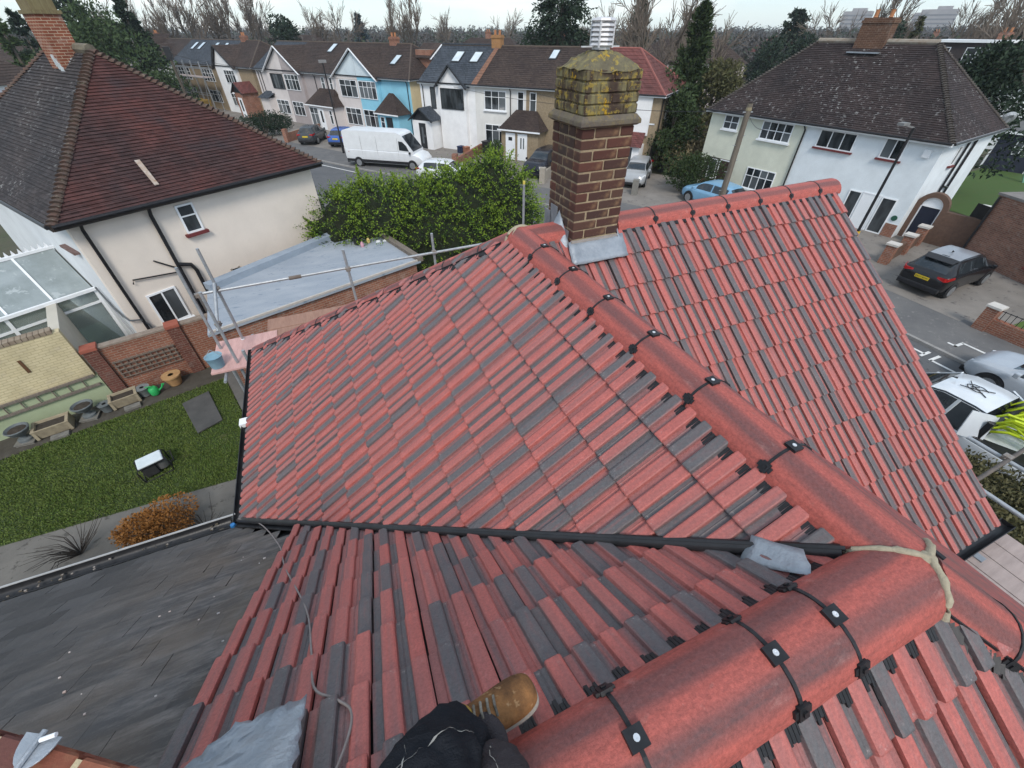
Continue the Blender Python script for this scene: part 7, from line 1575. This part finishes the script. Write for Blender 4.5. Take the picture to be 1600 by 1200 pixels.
def conifer(label, px, py, d, w, m, n=9000, leaf=.35, droop=.35, base=.08, name='conifer_tree', taper=1., lean=None):
    h = topz(px, py, d); o_ = thing(name, label, 'tree', dirh(px) * d)
    b = MB(); b.tube([(0, 0, 0), (0, 0, h * .96)], [w * .05 + .08, .03], 7)
    nb = max(60, n // 60); P, D = [], []
    for i in range(nb):
        f = rng.uniform(base, .985) ; z_ = h * f; R_ = w / 2 * (1 - f) ** taper * rng.uniform(.7, 1.1) * (1 if f > .2 else .6 + 2 * f); a_ = rng.uniform(0, 6.283); tip = np.array([math.cos(a_) * R_, math.sin(a_) * R_, -droop * R_ + (.25 * R_ if droop < 0 else 0)])
        k_ = n // nb; t = np.sqrt(rng.uniform(.02, 1, (k_, 1))); q_ = np.array([0, 0, z_]) + tip * t + rng.normal(0, 1, (k_, 3)) * np.array([.09, .09, .06]) * (R_ + .3) * 1.1; P.append(q_); D.append(np.tile(tip / (np.linalg.norm(tip) + 1e-6), (k_, 1)))
        if i % 4 == 0: b.tube([(0, 0, z_), tuple(np.array([0, 0, z_]) + tip * .8)], [.05, .01], 4, cap=False)
    b.obj('trunk', MBARK, o_); quads('crown', leafquads(np.concatenate(P), np.concatenate(D), leaf, leaf * .42, .6), m, o_); return o_
conifer('big dark spreading conifer behind the terrace left of our chimney pot', 876, -75, 62, 15, LC1, 20000, .42, .35, .1, taper=.6)
conifer('dense columnar cypress right of the red brown hipped roof', 1093, 6, 46, 3.7, LC2, 12000, .30, -.9, .03, taper=.55)
conifer('slim dark cypress behind the chimney cowl', 997, -18, 66, 3.6, LC1, 7000, .32, -.9, .03, taper=.6)
conifer('broad spired conifer tinted smoke blue above the blue house', 562, 16, 130, 8, leafmat('smoke_tinted_conifer', (.03, .05, .06), (.04, .06, .07)), 4000, .6, .2)  # blue smoke veil put into the leaf colour; no smoke is built
conifer('pointed dark evergreen right of the left chimney stack', 205, -4, 85, 9, LC1, 7000, .5, .3, taper=.8)
conifer('slender dark conifer left of the brick stack', 33, 14, 85, 4, LC1, 4000, .45, -.3, taper=.6)
conifer('dark evergreen behind the left brick stack', 118, -25, 95, 13, LC1, 7000, .6, .3, taper=.7)
conifer('small dark conifer at the far left edge', 2, 26, 70, 6, LC3, 3000, .45, .2)
conifer('flat topped cedar on the horizon left of the white house', 1240, 16, 115, 7, LC1, 4500, .55, -.05, .45, taper=.45)
conifer('pointed green conifer above the lichen roof', 1432, 26, 100, 7, leafmat('warm_conifer', (.045, .055, .02), (.06, .065, .025)), 3500, .5, .2)
def broad(label, px, py, d, w, m, n=6000, leaf=.3, trunk=.25, hb=None):
    h = topz(px, py, d) if hb is None else hb; o_ = thing('evergreen_tree', label, 'tree', dirh(px) * d); b = MB(); b.tube([(0, 0, 0), (0, 0, h * .6)], [w * .04 + .1, .06], 7); Q = []
    for i in range(22):
        a_, f = rng.uniform(0, 6.283), rng.uniform(.22, .86); R_ = w / 2 * math.sin(math.pi * min(1, f + .12)) * rng.uniform(.35, .85); c = np.array([math.cos(a_) * R_, math.sin(a_) * R_, h * f]); rr = w * rng.uniform(.13, .22); p, dd = ellip(n // 22, c, (rr, rr, rr * .85), .5, .4); Q.append(leafquads(p, dd, leaf, leaf * .55, .7)); b.tube([(0, 0, h * .35 * f + .3), tuple(c)], [.08, .02], 4, cap=False)
    b.obj('trunk', MBARK, o_); quads('crown', np.concatenate(Q), m, o_); return o_
broad('wide rounded evergreen behind the left terrace roofs', 152, 6, 80, 15, LC3, 9000, .42); broad('ivy clad round tree above the mauve house', 440, 10, 115, 9, LC1, 5000, .5); broad('dark laurel tree at the right edge behind the white house', 1585, 58, 44, 8, LC1, 9000, .28)
broad('dark evergreen left of the cedar', 1218, 44, 95, 7, LC1, 3500, .45); broad('dark evergreen right of the cedar', 1266, 38, 100, 6, LC1, 3500, .45); broad('ivy covered tree above the white edged dormer', 1398, 18, 92, 5, LC1, 2500, .4); broad('ivy covered tree right of the dormer house roof', 1560, 20, 88, 6, LC1, 3000, .4)
broad('leafy evergreen below the columnar cypress', 1062, 92, 42, 5.5, LC3, 6000, .26); broad('olive green willowy tree left of the pale cream house', 1142, 92, 47, 7.5, LC4, 9000, .26); broad('dark evergreen mass behind the end house side', 1085, 130, 39, 4.5, LC2, 6000, .22)
bush('rounded dark green shrub between the end house and pale cream house', (23.6, 23.6, 0), (1.7, 1.7, 1.5), LC2, 6000, .14); bush('bronze grassy shrub behind the rounded dark shrub', (26.5, 27.6, 0), (1.8, 1.6, 1.5), leafmat('bronze_leaf', (.13, .10, .055), (.17, .14, .08)), 5000, .24)
bush('ragged scrub at the side passage of the pale cream house', (27.2, 30.6, 0), (2.2, 2.0, 1.6), LC4, 5000, .22)
bush('clipped dark green hedge before the mauve house', (-3.9, 57.0, 0), (3.0, 1.6, 1.35), LC1, 7000, .16, name='hedge', cat='hedge'); bush('small green shrub in the white house front garden', (13.9, 36.0, 0), (.9, .8, 1.1), LC3, 2200, .15)
bush('loose pale shrub behind the conifer hedge', (10.7, 29.3, 0), (1.6, 1.1, .95), leafmat('pale_shrub', (.09, .12, .04), (.13, .15, .06)), 3500, .16)
bush('rusty orange clipped bush beside our eaves gutter', (-5.35, 7.75, 0), (.85, .65, .42), leafmat('rusty_leaf', (.21, .085, .022), (.28, .12, .03), (.36, .17, .05), 3), 6000, .06)
dq = thing('dead_shrub', 'leafless dark twiggy shrub left of the rusty bush', 'shrub', (-6.9, 7.9, .03)); b = MB()
for i in range(40):
    a_ = random.uniform(0, 6.28); l_ = random.uniform(.3, .8); b.tube([(0, 0, 0), (math.cos(a_) * l_ * .5, math.sin(a_) * l_ * .5, .35), (math.cos(a_ + .3) * l_, math.sin(a_ + .3) * l_, random.uniform(.4, .7))], [.012, .008, .003], 4)
b.obj('twigs', mat('dark_twig', (.05, .042, .036)), dq)
dq = thing('dead_shrub', 'leafless twiggy shrub right of the rusty bush by the gutter', 'shrub', (-4.4, 7.4, .03)); b = MB()
for i in range(30):
    a_ = random.uniform(0, 6.28); l_ = random.uniform(.2, .6); b.tube([(0, 0, 0), (math.cos(a_) * l_ * .5, math.sin(a_) * l_ * .5, .35), (math.cos(a_ + .3) * l_, math.sin(a_ + .3) * l_, random.uniform(.4, .8))], [.010, .007, .003], 4)
b.obj('twigs', mat('dark_twig', (.05, .042, .036)), dq)
# measuring staff standing by the ridge, yellow topped
ms = thing('scaffold_post', 'thin grey scaffold post with yellow cap beyond the hip apex', 'post', (3.62, 7.82, 4.2)); b = MB(); b.tube([(0, 0, 0), (0, 0, 2.32)], .024, 8); b.obj('shaft', MGALV, ms); b = MB(); b.tube([(0, 0, 2.321), (0, 0, 2.38)], .025, 8); b.obj('tip', mat('tip_yellow', (.6, .5, .1)), ms)
# ---------------- distant woodland and towers ----------------
def woodland(name, label, n, m, d0, d1, seed, hmax):
    rs = np.random.default_rng(seed); Q = []
    for i in range(n):
        px = rs.uniform(-150, 1750); u = rs.random(); d = d0 + (d1 - d0) * u ** 1.5; p = dirh(px) * d
        h = rs.uniform(.55, 1) * hmax * (.8 + d / d1 * .5); w = rs.uniform(4, 8); k_ = 80
        c, dd = ellip(k_, (p.x, p.y, h * .55), (w * .5, w * .5, h * .48), .6, .3); Q.append(leafquads(c, dd * .5 + np.array([0, 0, .2]), .5 + d * .0018, .3 + d * .001, 1.0))
    return tag(stuff(quads(name, np.concatenate(Q), m)), label, 'woodland')
LW1 = leafmat('winter_wood', (.045, .042, .041), (.065, .058, .054), (.10, .088, .080), .05); LW2 = leafmat('winter_green', (.03, .042, .028), (.042, .055, .035), (.06, .075, .045), .05)
woodland('woodland', 'brownish leafless winter woodland along the horizon', 2600, LW1, 105, 620, 3, 9.3); woodland('woodland', 'dark green evergreens dotted through the horizon woodland', 600, LW2, 105, 600, 4, 9.6)
for px, py, d, w, lb in ((1332, 18, 850, 30, 'pale tower block left of the lichen roof chimney on the horizon'), (1436, 20, 900, 24, 'smaller tower block on the horizon right of the chimney'), (1461, 15, 880, 30, 'taller tower block on the horizon right of the chimney')):
    h = topz(px, py, d); o_ = thing('tower_block', lb, 'tower', dirh(px) * d, .5); b = MB(); b.box(-w / 2, w / 2, -w / 2, w / 2, 0, h); b.obj('wall', mat('tower_grey', (.30, .28, .28), (.24, .225, .23), .05, .9, bump=0), o_)
    for k_ in range(int(h // 4)): b = MB(); b.box(-w / 2 - .2, w / 2 + .2, -w / 2 - .2, w / 2 + .2, k_ * 4 + 1.5, k_ * 4 + 3); b.obj('window_band', mat('tower_glass', (.16, .16, .17)), o_)
    b = MB(); b.box(-w / 4, w / 4, -w / 4, w / 4, h, h + 3); b.obj('roof_plant', mat('tower_grey', (.3, .28, .28)), o_)

# front hedge below the gable, seen from above
fh_ = thing('front_hedge', 'low mossy brown green hedge below the front scaffold tubes', 'hedge', (10.9, -1.2, 0))
pp = np.column_stack([rng.uniform(-1.5, 1.5, 42000), rng.uniform(-5, 2.9, 42000), rng.uniform(.9, 1.5, 42000)]); pp[:, 2] += .10 * np.sin(pp[:, 0] * 3.1) * np.cos(pp[:, 1] * 2.3)
quads('foliage', leafquads(pp, np.tile([0, 0, .7], (len(pp), 1)) + rng.normal(0, .5, pp.shape), .085, .055, .6), leafmat('privet_dull', (.050, .052, .020), (.085, .080, .034), (.15, .13, .07), 2.), fh_)
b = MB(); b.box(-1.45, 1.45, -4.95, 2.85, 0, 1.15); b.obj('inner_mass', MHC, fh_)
# ---------------- thin winter haze ----------------
t = bpy.data.materials.new('haze'); t.use_nodes = True; tt = t.node_tree; tt.nodes.clear(); ou = tt.nodes.new('ShaderNodeOutputMaterial'); pv = tt.nodes.new('ShaderNodeVolumePrincipled'); pv.inputs['Density'].default_value = .00035; pv.inputs['Color'].default_value = (.86, .93, 1, 1); pv.inputs['Anisotropy'].default_value = .2; tt.links.new(pv.outputs[0], ou.inputs['Volume'])
b = MB(); b.box(-700, 1150, -150, 1150, -1, 62); hz_ = b.obj('haze', t); stuff(hz_); tag(hz_, 'thin bluish winter haze over the distant suburb', 'haze')
